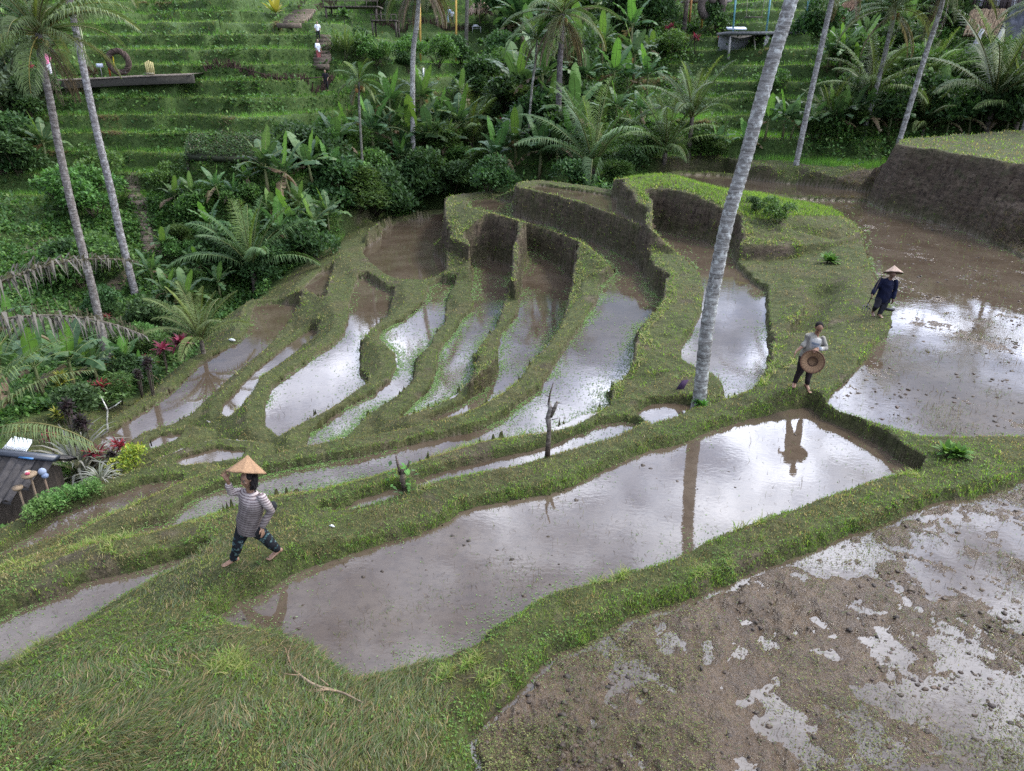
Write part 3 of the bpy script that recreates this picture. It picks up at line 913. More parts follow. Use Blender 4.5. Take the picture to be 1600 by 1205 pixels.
# 4. longer tufts hanging over the water along the edges
ed = near * np.exp(-((DMIN - .05) / .07) ** 2) * (GY < 34) * (1 - np.clip(soil, 0, 1)) * sstep(-.2, .5, fbm(GX / .5, GY / .5, 131, 2))
P, gi, gj = pick_cells(ed, 11000)
n = len(P); dist = np.hypot(P[:, 1], CAM_H)
blades("edge_grass", P, (.03 + .07 * rng.random(n)) * (.8 + dist / 50), .005 * dist / 9 * (.8 + .6 * rng.random(n)), .3 + 1.1 * rng.random(n), pal(n, FRESH + DULL[:2], [4, 4, 2, 2, 2, 1]), .4)
# 5. thick long grass on the hump above the channel, straw on the cut bank at the right
hump = np.zeros(GX.shape)
for (u0, v0, z0), (u1, v1, z1) in zip(ridge[:-1], ridge[1:]):
    ds, t = seg_dist(unproj(u0, v0, z0), unproj(u1, v1, z1))
    hump[:NEAR] = np.maximum(hump[:NEAR], (ds < 3.0) & (dmin > .5))
P, gi, gj = pick_cells(hump, 9000)
n = len(P)
blades("long_grass", P, .09 + .13 * rng.random(n), .014 + .012 * rng.random(n), .5 + .9 * rng.random(n), pal(n, FRESH, [4, 4, 2, 2]), .4)
cb = ((DU > .02) & (DU < 2.6) & (DMIN > 0)) * sstep(2.6, .6, Z)
P, gi, gj = pick_cells(cb * (.12 + sstep(1.5, .5, Z)), 6500)
n = len(P)
blades("dry_grass", P, .12 + .25 * rng.random(n), .014 + .01 * rng.random(n), .9 + .7 * rng.random(n), pal(n, [(.16, .125, .08), (.11, .085, .055), (.09, .10, .05), (.07, .085, .035)], [3, 3, 2, 2]), .6)
# 6. young rice and rank grass on the hill opposite
hill = (~TERR) * (GY > 40) * (GY < 112)
tread = sstep(.06, .1, HFR) * sstep(.56, .48, HFR) * hill_w
P, gi, gj = pick_cells(hill * tread * sstep(-.5, .1, fbm(GX / 7, GY / 4, 141, 2)), 100000)
n = len(P); dist = np.hypot(P[:, 1], P[:, 0])
blades("young_rice", P, .26 + .22 * rng.random(n), .022 * dist / 55 * (.8 + .6 * rng.random(n)), .1 + .5 * rng.random(n), pal(n, [(.09, .25, .034), (.13, .31, .05), (.07, .19, .03)], [3, 3, 2]), .5, three=True)
lip = np.exp(-((HFR - .03) / .07) ** 2) * hill_w + np.exp(-((HFR - .97) / .05) ** 2) * hill_w
P, gi, gj = pick_cells(hill * lip, 60000)
n = len(P); dist = np.hypot(P[:, 1], P[:, 0])
blades("ridge_grass", P, .08 + .10 * rng.random(n), .026 * dist / 55, .3 + .9 * rng.random(n), pal(n, [(.30, .40, .08), (.22, .32, .06), (.30, .29, .12)], [3, 3, 1]), .5, three=True)
riser = sstep(.60, .66, HFR) * sstep(.97, .90, HFR) * hill_w
rest = hill * np.maximum(riser, 1 - hill_w) * (1 - .8 * dryp) + hill * .10
P, gi, gj = pick_cells(rest, 170000)
n = len(P); dist = np.hypot(P[:, 1], P[:, 0])
blades("hill_grass", P, .14 + .26 * rng.random(n), .026 * dist / 55 * (.7 + .8 * rng.random(n)), .3 + 1.2 * rng.random(n), pal(n, [(.075, .13, .028), (.045, .085, .02), (.12, .18, .045), (.15, .13, .06)], [3, 4, 2, 1]), .5, three=True)
P, gi, gj = pick_cells(hill * dryp, 14000)
n = len(P)
blades("hay", P, .2 + .3 * rng.random(n), .03 + .02 * rng.random(n), 1.0 + .6 * rng.random(n), pal(n, [(.24, .17, .11), (.16, .11, .07), (.11, .085, .055)], [2, 3, 3]), .6, three=True)
# 7. leafy cover on the near side of the valley and under the far trees
cov = ((~TERR) & (GY > 9) & (GY < 85)) * np.clip(1.15 - hill_w + .75 * jungle * sstep(-.25, .25, vnoise(GX / 7, GY / 7, 153)), .015, 1) * (1 - pathm)
cov[:NEAR] *= (dmin > 2.6) & (dmo > 1)
cov *= ~HUMP
cov *= 1 - .95 * np.exp(-((GX / GY - .345) / .10) ** 2) * (GY > 46)
cov *= (.25 + sstep(-.3, .3, fbm(GX / 2.2, GY / 2.2, 151, 3)))
P, gi, gj = pick_cells(cov, 190000)
n = len(P); dist = np.hypot(P[:, 1], P[:, 0])
clump = fbm(P[:, 0] / 1.3, P[:, 1] / 1.3, 152, 3)
P[:, 2] += (.05 + (.55 + 1.0 * (P[:, 0] / P[:, 1] > -.1)) * np.clip(clump + .35, 0, 1)) * rng.random(n) ** .6
V, F, C = leaves("c", P, (.09 + .10 * rng.random(n)) * (.7 + dist / 60), pal(n, [(.045, .105, .022), (.03, .07, .018), (.075, .15, .03), (.10, .16, .04)], [4, 4, 3, 1]), .9, aspect=.62)
tag(link("undergrowth", make_mesh("undergrowth", V, F, C), M["leaf"]), kind="stuff")
# 8. duckweed and sprouts floating near the shores, straw and clods in the ploughed fields
dk = np.zeros(GX.shape)
for nme, amt in (("M1", 1.6), ("M2", 2.4), ("M3", 2.4), ("G", 2.0), ("A", .22), ("S", .3), ("P", .5), ("M4", .5), ("E", .45), ("N", .45), ("M7", .2), ("T", .08), ("H", .3)):
    m = (OWN == NAMES.index(nme)) & (DMIN < -.02)
    dk += m * amt * (np.exp(DMIN / .2) + .015) * sstep(-.25, .45, fbm(GX / 2.0, GY / 2.0, 161, 3) + .15)
P, gi, gj = pick_cells(dk * (.3 + .7 * sstep(14, 20, GY)), 36000)
n = len(P); lv = lvl_all[gi, gj]; P[:, 2] = np.maximum(P[:, 2], lv) + .006
dist = np.hypot(P[:, 1], CAM_H)
V, F, C = leaves("d", P, (.018 + .026 * rng.random(n)) * dist / 12, pal(n, [(.13, .21, .055), (.09, .16, .04), (.17, .24, .09)], [3, 2, 2]), .12, aspect=.4)
tag(link("duckweed", make_mesh("duckweed", V, F, C), M["leaf"]), kind="stuff")
sp = np.zeros(GX.shape)
for nme, amt in (("A", .5), ("T", 1.1), ("S", 2.6), ("P", .5), ("O", .6), ("G", .3), ("M1", 1.6), ("M2", 1.5), ("M3", 1.5), ("M4", .2), ("M5", .5), ("R", .3), ("H", .3), ("E", .5), ("N", .3)):
    m = (OWN == NAMES.index(nme)) & (DMIN < -.08)
    sp += m * amt * (.12 + sstep(.1, .6, fbm(GX / .9, GY / .7, 171, 3) + .2 * fbm(GX / 4, GY / 3, 172, 2)))
P, gi, gj = pick_cells(sp, 38000)
n = len(P); lv = lvl_all[gi, gj]; P[:, 2] = np.maximum(P[:, 2], lv) + .004
dist = np.hypot(P[:, 1], CAM_H)
flat = rng.random(n) < .72
blades("floating_straw", P, (.04 + .10 * rng.random(n) ** 2) * (.7 + dist / 30), .005 * dist / 9 * (.6 + .6 * rng.random(n)), np.where(flat, 1.45 + .1 * rng.random(n), .2 + .5 * rng.random(n)),
       np.where((rng.random(n) < .55)[:, None], pal(n, [(.10, .075, .045), (.06, .045, .03), (.2, .16, .09)], [3, 3, 1]), pal(n, [(.10, .16, .05), (.14, .15, .05)], [2, 1])), .9, az=rng.random(n) * 6.28)
# matted weed drifting in the nearest field
mt = (OWN == NAMES.index("T")) * (DMIN < 0) * (np.exp(DMIN / 1.1) * .9 + .16) * sstep(-.15, .5, fbm(GX / .9, GY / .9, 181, 4) + .12)
P, gi, gj = pick_cells(mt, 56000)
n = len(P); lv = lvl_all[gi, gj]; P[:, 2] = np.maximum(P[:, 2], lv) + .004 + .02 * rng.random(n)
V, F, C = leaves("m", P, .012 + .028 * rng.random(n), pal(n, [(.12, .14, .04), (.15, .16, .05), (.075, .09, .028), (.19, .18, .07), (.075, .052, .028)], [3, 2, 3, 1, 3]), .5, aspect=.4)
tag(link("drifting_weed", make_mesh("drifting_weed", V, F, C), M["leaf"]), kind="stuff")
# clods of earth
cdm = np.zeros(GX.shape)
for nme, amt in (("T", 1.0), ("S", 1.5), ("A", .12), ("M1", .15), ("P", .2), ("G", .08)):
    cdm += ((OWN == NAMES.index(nme)) & (DMIN < -.1)) * amt * (.06 + sstep(.15, .6, fbm(GX / .8, GY / .6, 171, 3) + .3 * fbm(GX / 4, GY / 3, 172, 2)))
P, gi, gj = pick_cells(cdm, 8000)
n = len(P); P[:, 2] = np.maximum(P[:, 2], lvl_all[gi, gj]) - .004
ico = bmesh.new(); bmesh.ops.create_icosphere(ico, subdivisions=2, radius=1.0)
iv = np.array([v.co[:] for v in ico.verts]); iff = np.array([[v.index for v in f.verts] for f in ico.faces]); ico.free()
sz = (.006 + .028 * rng.random(n) ** 3) * (.75 + P[:, 1] / 34)
jv = iv[None] * (1 + .8 * (rng.random((n, len(iv), 1)) - .5)) * sz[:, None, None] * np.stack([.8 + .8 * rng.random(n), .8 + .6 * rng.random(n), .5 + .4 * rng.random(n)], 1)[:, None, :]
V = (jv + P[:, None, :]).reshape(-1, 3)
F = (iff[None] + (np.arange(n) * len(iv))[:, None, None]).reshape(-1, 3)
cc = np.repeat(pal(n, [(.042, .030, .020), (.06, .042, .028), (.03, .022, .016)], [2, 2, 1]), len(iv), axis=0)
tag(link("mud_clods", make_mesh("mud_clods", V, [F], cc, True), M["mud"]), kind="stuff")
# ------------------------------------------------------------------ plant shapes
R_ = random.Random(5)


def jit3(c, a=.2):
    f = 1 + (R_.random() - .5) * 2 * a
    return (c[0] * f, c[1] * f, c[2] * f)


def frond(G, base, az, L, e0, droop, ll, nl=46, col=(.07, .12, .03), rib=(.13, .15, .05), hang=.5, w=.05, twist=0.0, start=.13, ragged=0.0):
    """feather leaf of a palm: arching rib with two rows of leaflets"""
    n = 14
    p = np.array(base, float)
    ca, sa = math.cos(az), math.sin(az)
    pp, dd = [], []
    for i in range(n + 1):
        t = i / n
        e = e0 - droop * t ** 1.4
        d = np.array([ca * math.cos(e), sa * math.cos(e), math.sin(e)])
        pp.append(p.copy()); dd.append(d)
        p = p + d * (L / n)
    pp, dd = np.array(pp), np.array(dd)
    G.tube([tuple(q) for q in pp], [.035 * (1 - .8 * i / n) * L / 4 + .006 for i in range(n + 1)], 4, rib, False)
    ts = np.linspace(start, .995, nl)
    ts = np.clip(ts + (rng.random(nl) - .5) * .012, 0, 1)
    side0 = np.array([-sa, ca, 0.0])
    Vs, Cs = [], []
    for sgn in (-1, 1):
        f = ts * n; i0 = np.minimum(f.astype(int), n - 1); fr_ = (f - i0)[:, None]
        q = pp[i0] * (1 - fr_) + pp[i0 + 1] * fr_
        d = dd[i0]
        upv = np.cross(np.tile(side0, (nl, 1)), d) * -1
        upv[:, :] = np.where(upv[:, 2:3] < 0, -upv, upv)
        tw = twist
        lat = side0 * sgn * math.cos(tw) + upv * math.sin(tw) * sgn
        ln = ll * np.clip(np.sin(np.pi * np.clip(ts * .86 + .12, 0, 1)) ** .6, .15, 1) * (.88 + .24 * rng.random(nl))
        a = .55 + .55 * ts
        v0 = lat * np.cos(a * .8)[:, None] + d * np.sin(a * .8)[:, None] + upv * (.30 - .1 * ts)[:, None]
        v0 /= np.linalg.norm(v0, axis=1)[:, None]
        if ragged:
            ln = ln * np.where(rng.random(nl) < .12, .3, 1 - ragged * .5 * rng.random(nl))
            v0 = v0 + ragged * .55 * (rng.random((nl, 3)) - .5); v0 /= np.linalg.norm(v0, axis=1)[:, None]
        hg = hang * (.7 - .4 * ragged + (.6 + .8 * ragged) * rng.random(nl))
        v1 = v0 * (1 - hg * .55)[:, None]; v1[:, 2] -= hg
        v1 /= np.linalg.norm(v1, axis=1)[:, None]
        wd_ = np.cross(v0, np.tile([0, 0, 1.0], (nl, 1))); wd_ /= (np.linalg.norm(wd_, axis=1)[:, None] + 1e-6)
        wd_ = wd_ * .75 + upv * .35
        wd_ *= (w / 2)
        m = q + v0 * (ln * .45)[:, None]
        tp = m + v1 * (ln * .55)[:, None]
        Vs.append(np.stack([q - wd_ * .5, q + wd_ * .5, m - wd_, m + wd_, tp], 1).reshape(-1, 3))
        Cs.append(np.repeat(np.array(col)[None] * (.72 + .56 * rng.random((nl, 1))), 5, axis=0))
    V = np.concatenate(Vs); C = np.concatenate(Cs)
    b = np.arange(len(V) // 5)[:, None] * 5
    G.add(V, [b + np.array([0, 1, 3, 2]), b + np.array([2, 3, 4])], C)


def palm_crown(nf=22, L=4.2, ll=.85, young=False, dead=3, seed=0, green=(.065, .105, .035), w=.055, droopy=0.0):
    G = Geo()
    rr = random.Random(seed)
    for i in range(nf):
        az = i * 2.39996 + rr.uniform(-.2, .2)
        t = i / (nf - 1)
        e0 = (1.45 - 1.5 * t) if not young else (1.5 - 1.0 * t)
        e0 -= droopy
        dr = (.55 + .9 * t + rr.uniform(-.15, .15)) if not young else (.3 + 1.0 * t + rr.uniform(-.1, .2))
        c = np.array(green) * rr.uniform(.75, 1.2)
        if t < .15: c = np.array([.13, .18, .045])
        if not young and t > .86: c = c * .6 + np.array([.06, .05, .02])
        frond(G, (0, 0, 0), az, L * rr.uniform(.85, 1.08) * (.8 if t < .12 else 1), e0, dr, ll * rr.uniform(.85, 1.1), 44, c, (.15, .16, .06), .35 + .5 * t, w)
    for i in range(dead):
        frond(G, (0, 0, -.15), rr.uniform(0, 6.28), L * .75, -.7, .9, ll * .8, 34, (.13, .10, .065), (.14, .11, .07), .9, w * .8)
    return G.mesh("palm_crown")


def nut_cluster():
    G = Geo()
    for i in range(11):
        a = R_.uniform(0, 6.28)
        G.ell((.24 * math.cos(a), .24 * math.sin(a), -.25 - .3 * R_.random()), (.10, .10, .13), 8, 6, jit3((.16, .15, .05) if i % 3 else (.24, .13, .04), .25))
    return G.mesh("nuts", True)


CROWNS = [palm_crown(22, 4.3, .9, False, 3, s) for s in (1, 2, 3)]
SKIRT = palm_crown(18, 4.0, .85, False, 9, 7, droopy=.25)
YOUNG = [palm_crown(15, 4.6, .95, True, 0, s, g_, .065) for s, g_ in ((11, (.075, .125, .035)), (12, (.06, .10, .035)), (13, (.09, .135, .04)))]
ARECA = palm_crown(11, 1.9, .55, False, 1, 21, (.055, .11, .03), .05, .1)
NUTS = nut_cluster()


def trunk_geo(pts_, r0, r1, col=(.20, .185, .165), n=14, sub=7):
    """ringed, slightly wandering palm stem through world points"""
    P = [Vector(p) for p in pts_]
    out = []
    for i in range(len(P) - 1):
        a, b = P[i], P[i + 1]
        p0, p3 = P[max(i - 1, 0)], P[min(i + 2, len(P) - 1)]
        for s in range(sub):
            t = s / sub
            out.append(.5 * ((2 * a) + (b - p0) * t + (2 * p0 - 5 * a + 4 * b - p3) * t * t + (3 * a - p0 - 3 * b + p3) * t ** 3))
    out.append(P[-1])
    fine = []
    for i in range(len(out) - 1):
        for s in range(3):
            fine.append(out[i].lerp(out[i + 1], s / 3))
    fine.append(out[-1])
    m = len(fine)
    rad, cols = [], []
    for i in range(m):
        t = i / (m - 1)
        r = r0 + (r1 - r0) * t
        if t < .035: r += r0 * .42 * (1 - t / .035) ** 2
        r *= 1 + .05 * math.sin(i * 2.1) + R_.uniform(-.025, .025)
        rad.append(r)
        cols.append(np.array(col) * (R_.uniform(.82, 1.18)))
    G = Geo()
    G.tube(fine, rad, n, np.array(cols))
    return G, fine[-1]


PLANTS = []          # (object, kind words, u, v, size) -> labels are written once everything stands


def palm(pix, Y, r0, r1, crown=None, cs=1.0, rz=None, col=(.20, .185, .165), name="coconut_palm", words="", nuts=True, label=None, ztop=None, sink=.25, parts_extra=None):
    """tall palm: its stem follows the picture column by column at its own distance"""
    b = hit(pix[0][0], pix[0][1], Y - 2.5) if Y > 20 else at(pix[0][0], pix[0][1], Y)
    Pw = [q.copy() if isinstance(q, Vector) else at(q[0], q[1], Y) for q in pix]
    z0 = zat(Pw[0].x, Y)
    Pw[0].z = min(Pw[0].z, z0) - sink
    base = Vector((Pw[0].x, Y, z0))
    root = empty(name, base)
    G, top = trunk_geo([p - base for p in Pw], r0, r1, col)
    G.build("trunk", M["bark"], root, True)
    if crown is not None:
        c = link("crown", crown, M["leaf"], root)
        c.location = top; c.scale = (cs,) * 3
        c.rotation_euler = (0, 0, R_.uniform(0, 6) if rz is None else rz)
        if nuts:
            nn = link("coconuts", NUTS, M["solid"], root)
            nn.location = top; nn.scale = (cs,) * 3
    tag(root, label, "palm tree", "palm trees around the terraces")
    return root


# the palm standing on the dike in front
palm([(1093, 626), (1104, 520), (1119, 430), (1139, 335), (1161, 262), (1187, 165), (1213, 75), (1236, 0), (1270, -140), Vector((5.9, 14.75, 13.5)), Vector((6.6, 14.75, 18.0)), Vector((7.0, 14.75, 23.0))], 14.75, .150, .108, CROWNS[0], 1.0, 1.0, (.25, .245, .225),
     label="tall leaning palm with pale lichen-spotted trunk standing on the grassy dike between the ponds")
lpalm = palm([(179, 592), (164, 540), (144, 450), (125, 375), (107, 300), (91, 225), (77, 150), (66, 100), (60, 52)], 29, .17, .12, CROWNS[1], .82, .35, (.17, .15, .135),
     label="brown ringed palm at left whose drooping yellow-ribbed frond hangs over its trunk top")
tp_ = at(60, 56, 29) - lpalm.location
for az, e0, dr, L, tw in ((-.15, .55, 1.35, 4.3, 0), (-1.35, -.35, 1.0, 2.9, 0), (.25, .75, 1.3, 3.6, 0), (2.6, .3, 1.3, 3.4, 0), (-2.2, .1, 1.4, 3.0, 0)):
    Gf = Geo(); frond(Gf, (0, 0, 0), az, L, e0, dr, .95, 60, (.10, .145, .055), (.30, .26, .07), .75, .06)
    of = Gf.build("frond", M["leaf"], lpalm); of.location = tp_
palm([(211, 457), (190, 375), (174, 300), (150, 200), (129, 100), (109, 0), (95, -65)], 38, .20, .14, CROWNS[2], 1.0, 2.0, (.21, .195, .19),
     label="slim grey palm rising from the path beside the stone steps, crown above the frame")
palm([(640, 172), (645, 100), (651, 40), (655, -8), (657, -34)], 58, .19, .15, SKIRT, 1.15, .4, (.27, .26, .24),
     label="white-trunked palm on the far terraces with dry hanging fronds at its top")
palm([(872, 205), (874, 120), (877, 60), (879, 22)], 56, .22, .17, SKIRT, 1.2, 1.4, (.14, .12, .12),
     label="dark palm with wide drooping crown and brown skirt above the banana thicket")
palm([(1240, 275), (1262, 170), (1283, 75), (1302, -10), (1312, -60)], 46, .17, .13, CROWNS[1], 1.0, .2, (.25, .24, .225),
     label="grey palm just right of the large leaning palm, crown out of sight")
palm([(1343, 222), (1362, 165), (1380, 95), (1392, 45), (1399, 15)], 50, .15, .12, CROWNS[0], .92, 2.6, (.22, .21, .19),
     label="curved palm with full crown hanging beside the thatched hut at upper right")
palm([(1396, 245), (1425, 155), (1448, 80), (1468, 20), (1478, -22)], 47, .16, .125, CROWNS[2], .95, 4.4, (.26, .25, .23),
     label="leaning palm rising behind the raised field's left corner")
palm([(1588, 245), (1600, 200), (1640, 90), (1665, 10)], 47, .16, .12, CROWNS[1], .95, 1.2, (.2, .19, .18),
     label="palm at the right edge of the picture behind the raised field, leaning out")
palm([(1068, 42), (1072, 15), (1076, -30)], 76, .22, .18, CROWNS[0], 1.0, .6, (.11, .09, .08), label="short stretch of brown palm trunk left of the heart-shaped nest")
palm([(727, 30), (730, 0), (733, -60)], 92, .22, .18, CROWNS[2], 1.0, .6, (.13, .12, .10), label="bare trunk on the far top path left of the straw parasol")
palm([(565, 262), (563, 200), (561, 158), (561, 128)], 52, .085, .075, ARECA, 1.05, .3, (.14, .135, .11), "areca_palm", nuts=True,
     label="small slender areca palm with feathery tuft and brown fruit, in front of far rice terraces")
palm([(824, 225), (830, 150), (836, 100), (839, 62)], 57, .085, .075, ARECA, 1.25, 1.3, (.24, .23, .2), "areca_palm", nuts=False,
     label="thin white-stemmed areca palm left of the dark skirted palm")
# the withered fronds at the left edge belong to a palm just outside the picture
dead = empty("withered_palm", Vector((-13.7, 15.2, zat(-13.7, 15.2))))
zb = dead.location.z
Gt, tp = trunk_geo([(0, 0, -.3), (.1, .1, 2.0), (.15, .1, 4.6)], .17, .13, (.15, .13, .11))
Gt.build("trunk", M["bark"], dead, True)
def dead_frond(tu, tv, tY, e0, dr, L, ll, tw=0.0, col=(.095, .085, .074), hang=1.7):
    G = Geo()
    frond(G, (0, 0, 0), 0, L, e0, dr, ll, 100, col, (.13, .11, .085), hang, .07, tw, ragged=.9)
    for i in range(len(G.C)):
        pass
    o = G.build("dead_frond", M["leaf"], dead)
    return o
for az, e0, dr, L, ll, zz in ((.12, .42, 1.0, 5.3, 1.25, 4.35), (.62, .62, 1.0, 5.3, 1.1, 4.5)):
    o = dead_frond(0, 0, 0, e0, dr, L, ll)
    o.location = (.15, .1, zz); o.rotation_euler = (0, 0, az)
for az in (1.6, 2.4, 3.2, 4.1, 5.0):
    G = Geo(); frond(G, (0, 0, 0), 0, 4.2, 1.0, 1.3, .85, 44, (.07, .11, .035), hang=.6)
    o = G.build("green_frond", M["leaf"], dead); o.location = (.15, .1, 4.7); o.rotation_euler = (0, 0, az)
tag(dead, "withered palm at left edge with long grey-brown dead fronds hanging across the valley", "palm tree", "palm trees around the terraces")


# --- bananas
def banana_leaf(G, az, L, wd, e0, droop, col, tatter=.3, base=(0, 0, 0), roll=0.0):
    n = 11
    p = np.array(base, float)
    ca, sa = math.cos(az), math.sin(az)
    side = np.array([-sa, ca, 0]) * math.cos(roll) + np.array([0, 0, math.sin(roll)])
    pts_, ups = [], []
    for i in range(n + 1):
        t = i / n
        e = e0 - droop * t ** 1.6
        d = np.array([ca * math.cos(e), sa * math.cos(e), math.sin(e)])
        pts_.append(p.copy()); ups.append(np.array([-ca * math.sin(e), -sa * math.sin(e), math.cos(e)]))
        p = p + d * L / n
    for i in range(1, n):
        t0, t1 = i / n, (i + 1) / n
        w0 = wd * math.sin(math.pi * min(1, t0 * .93 + .07)) ** .45; w1 = wd * math.sin(math.pi * min(1, t1 * .93 + .05)) ** .5 if i < n - 1 else .02
        for sg in (-1, 1):
            dr = .15 + (R_.random() ** 2) * tatter
            f = 1 - (.04 + .1 * R_.random() * tatter)
            o0 = side * sg * w0 * math.cos(dr) + ups[i] * (.16 * w0 - math.sin(dr) * w0)
            o1 = side * sg * w1 * math.cos(dr) + ups[i + 1] * (.16 * w1 - math.sin(dr) * w1)
            a, b = pts_[i], pts_[i] + (pts_[i + 1] - pts_[i]) * 1.0
            V = [a, b, b + o1 * f, a + o0]
            G.add(V, [np.array([[0, 1, 2, 3]])], np.array([np.array(col) * 1.15, np.array(col) * 1.15, np.array(col) * R_.uniform(.75, 1.05), np.array(col) * R_.uniform(.75, 1.05)]))
    G.tube([tuple(q) for q in pts_], [.03 * (1 - .85 * i / n) for i in range(n + 1)], 4, (.20, .24, .09), False)


def banana_mesh(seed, nl, small=False):
    R_.seed(seed)
    G = Geo()
    for i in range(nl):
        t = i / (nl - 1)
        az = i * 2.4 + R_.uniform(-.3, .3)
        c = R_.choice([(.05, .105, .035), (.04, .085, .035), (.065, .13, .04), (.055, .10, .05)])
        e0, dr, tat = 1.3 - .95 * t, .45 + 1.25 * t, .3 + .7 * t
        if i < 1: c, dr = (.10, .20, .035), .15
        if t > .9: c, e0, dr, tat = (.14, .10, .06), -.2, 1.2, 1.2
        banana_leaf(G, az, R_.uniform(1.9, 2.6), R_.uniform(.30, .42), e0, dr, c, tat, (.04 * math.cos(az), .04 * math.sin(az), -.15 * t), R_.uniform(-.25, .25))
    lv = G.mesh("leaves")
    S = Geo()
    S.tube([(0, 0, -2.3), (.02, 0, -1.2), (0, 0, .05)], [.13, .11, .06], 8, np.array([(.10, .09, .05), (.13, .13, .06), (.11, .15, .05)]))
    return lv, S.mesh("stem", True)


BAN = [banana_mesh(s, nl) for s, nl in ((31, 10), (32, 9), (33, 11), (34, 8))]


def clump(name, seed, n, rad, leaf, cols, p, blobs=7, tilt=1.0, aspect=.55, flat=.8):
    """bush: leaves crowded on the outside of several uneven lumps, with a few bare stems"""
    rr = np.random.default_rng(seed)
    cen = (rr.random((blobs, 3)) - .5) * np.array([1.5, 1.5, .9]) * rad; cen[:, 2] += rad * .75
    br = rad * (.32 + .38 * rr.random(blobs))
    k = rr.choice(blobs, n, p=br ** 2 / (br ** 2).sum())
    d = rr.normal(size=(n, 3)); d /= np.linalg.norm(d, axis=1)[:, None]
    d[:, 2] = np.where(d[:, 2] < -.35, -d[:, 2], d[:, 2])
    P = cen[k] + d * (br[k] * (.55 + .55 * rr.random(n) ** .5))[:, None] * np.array([1, 1, flat])
    P[:, 2] = np.abs(P[:, 2])
    c = np.array(cols)[rr.choice(len(cols), n, p=np.array(p) / sum(p))] * (.7 + .6 * rr.random((n, 1)))
    V, F, C = leaves(name, P, leaf * (.6 + .8 * rr.random(n)), c, tilt, aspect=aspect)
    G = Geo()
    G.add(V, F, C)
    for q in range(blobs):
        G.tube([(0, 0, -.2), tuple(cen[q] * .5 + np.array([0, 0, .0])), tuple(cen[q])], [.03 * rad, .022 * rad, .008 * rad], 5, (.075, .06, .04), False)
    return G.mesh(name)


BUSH = {
 "dark": [clump("foliage", s, 2600, 1.0, .17, [(.03, .065, .022), (.04, .085, .025), (.055, .11, .035)], [3, 3, 1]) for s in (41, 42)],
 "light": [clump("foliage", s, 2400, 1.0, .16, [(.06, .13, .028), (.085, .17, .035), (.045, .095, .025)], [3, 2, 2]) for s in (43, 44)],
 "fern": [clump("foliage", s, 3000, 1.0, .20, [(.045, .095, .022), (.07, .125, .03), (.035, .07, .02)], [3, 2, 2], 9, .6, .22, .6) for s in (45, 46)],
 "herb": [clump("foliage", 47, 900, 1.0, .26, [(.08, .17, .035), (.06, .13, .03), (.13, .21, .06)], [3, 2, 1], 9, .8, .5, 1.1)],
 "yellow": [clump("foliage", 48, 700, 1.0, .22, [(.30, .32, .035), (.20, .28, .03), (.12, .2, .03)], [2, 3, 1], 6, 1.0, .4, 1.0)],
 "grey": [clump("foliage", 49, 1500, 1.0, .15, [(.06, .085, .05), (.09, .115, .07), (.05, .07, .035)], [2, 1, 2], 7)],
}


def rosette(name, cols, n, L, wd, e_lo, e_hi, droop, stem_h=0.0, heads=1, seed=1, spread=.3):
    """strap leaves in tufts, on stems when stem_h > 0"""
    R_.seed(seed)
    G = Geo()
    for hd in range(heads):
        a = R_.uniform(0, 6.28); rad = spread * R_.random() if heads > 1 else 0
        hh = stem_h * R_.uniform(.65, 1.0)
        b = Vector((rad * math.cos(a), rad * math.sin(a), hh))
        if stem_h > 0: G.tube([(b.x * .3, b.y * .3, -.15), (b.x * .8, b.y * .8, hh * .5), tuple(b)], [.022, .018, .014], 5, (.09, .075, .06), False)
        for i in range(n):
            az = i * 2.4 + R_.uniform(-.3, .3); t = i / n
            e = e_hi + (e_lo - e_hi) * t; ln = L * R_.uniform(.75, 1.1)
            c = np.array(R_.choice(cols)) * R_.uniform(.75, 1.2)
            p = np.array(b); V, m = [], 5
            sd_ = np.array([-math.sin(az), math.cos(az), .0])
            for s in range(m + 1):
                u = s / m; ee = e - droop * u ** 1.4
                ww = wd * math.sin(math.pi * (u * .85 + .13)) if s < m else .002
                V += [p - sd_ * ww / 2, p + sd_ * ww / 2]
                p = p + np.array([math.cos(az) * math.cos(ee), math.sin(az) * math.cos(ee), math.sin(ee)]) * ln / m
            G.add(V, [np.array([[2 * s, 2 * s + 1, 2 * s + 3, 2 * s + 2] for s in range(m)])], c)
    return G.mesh(name)


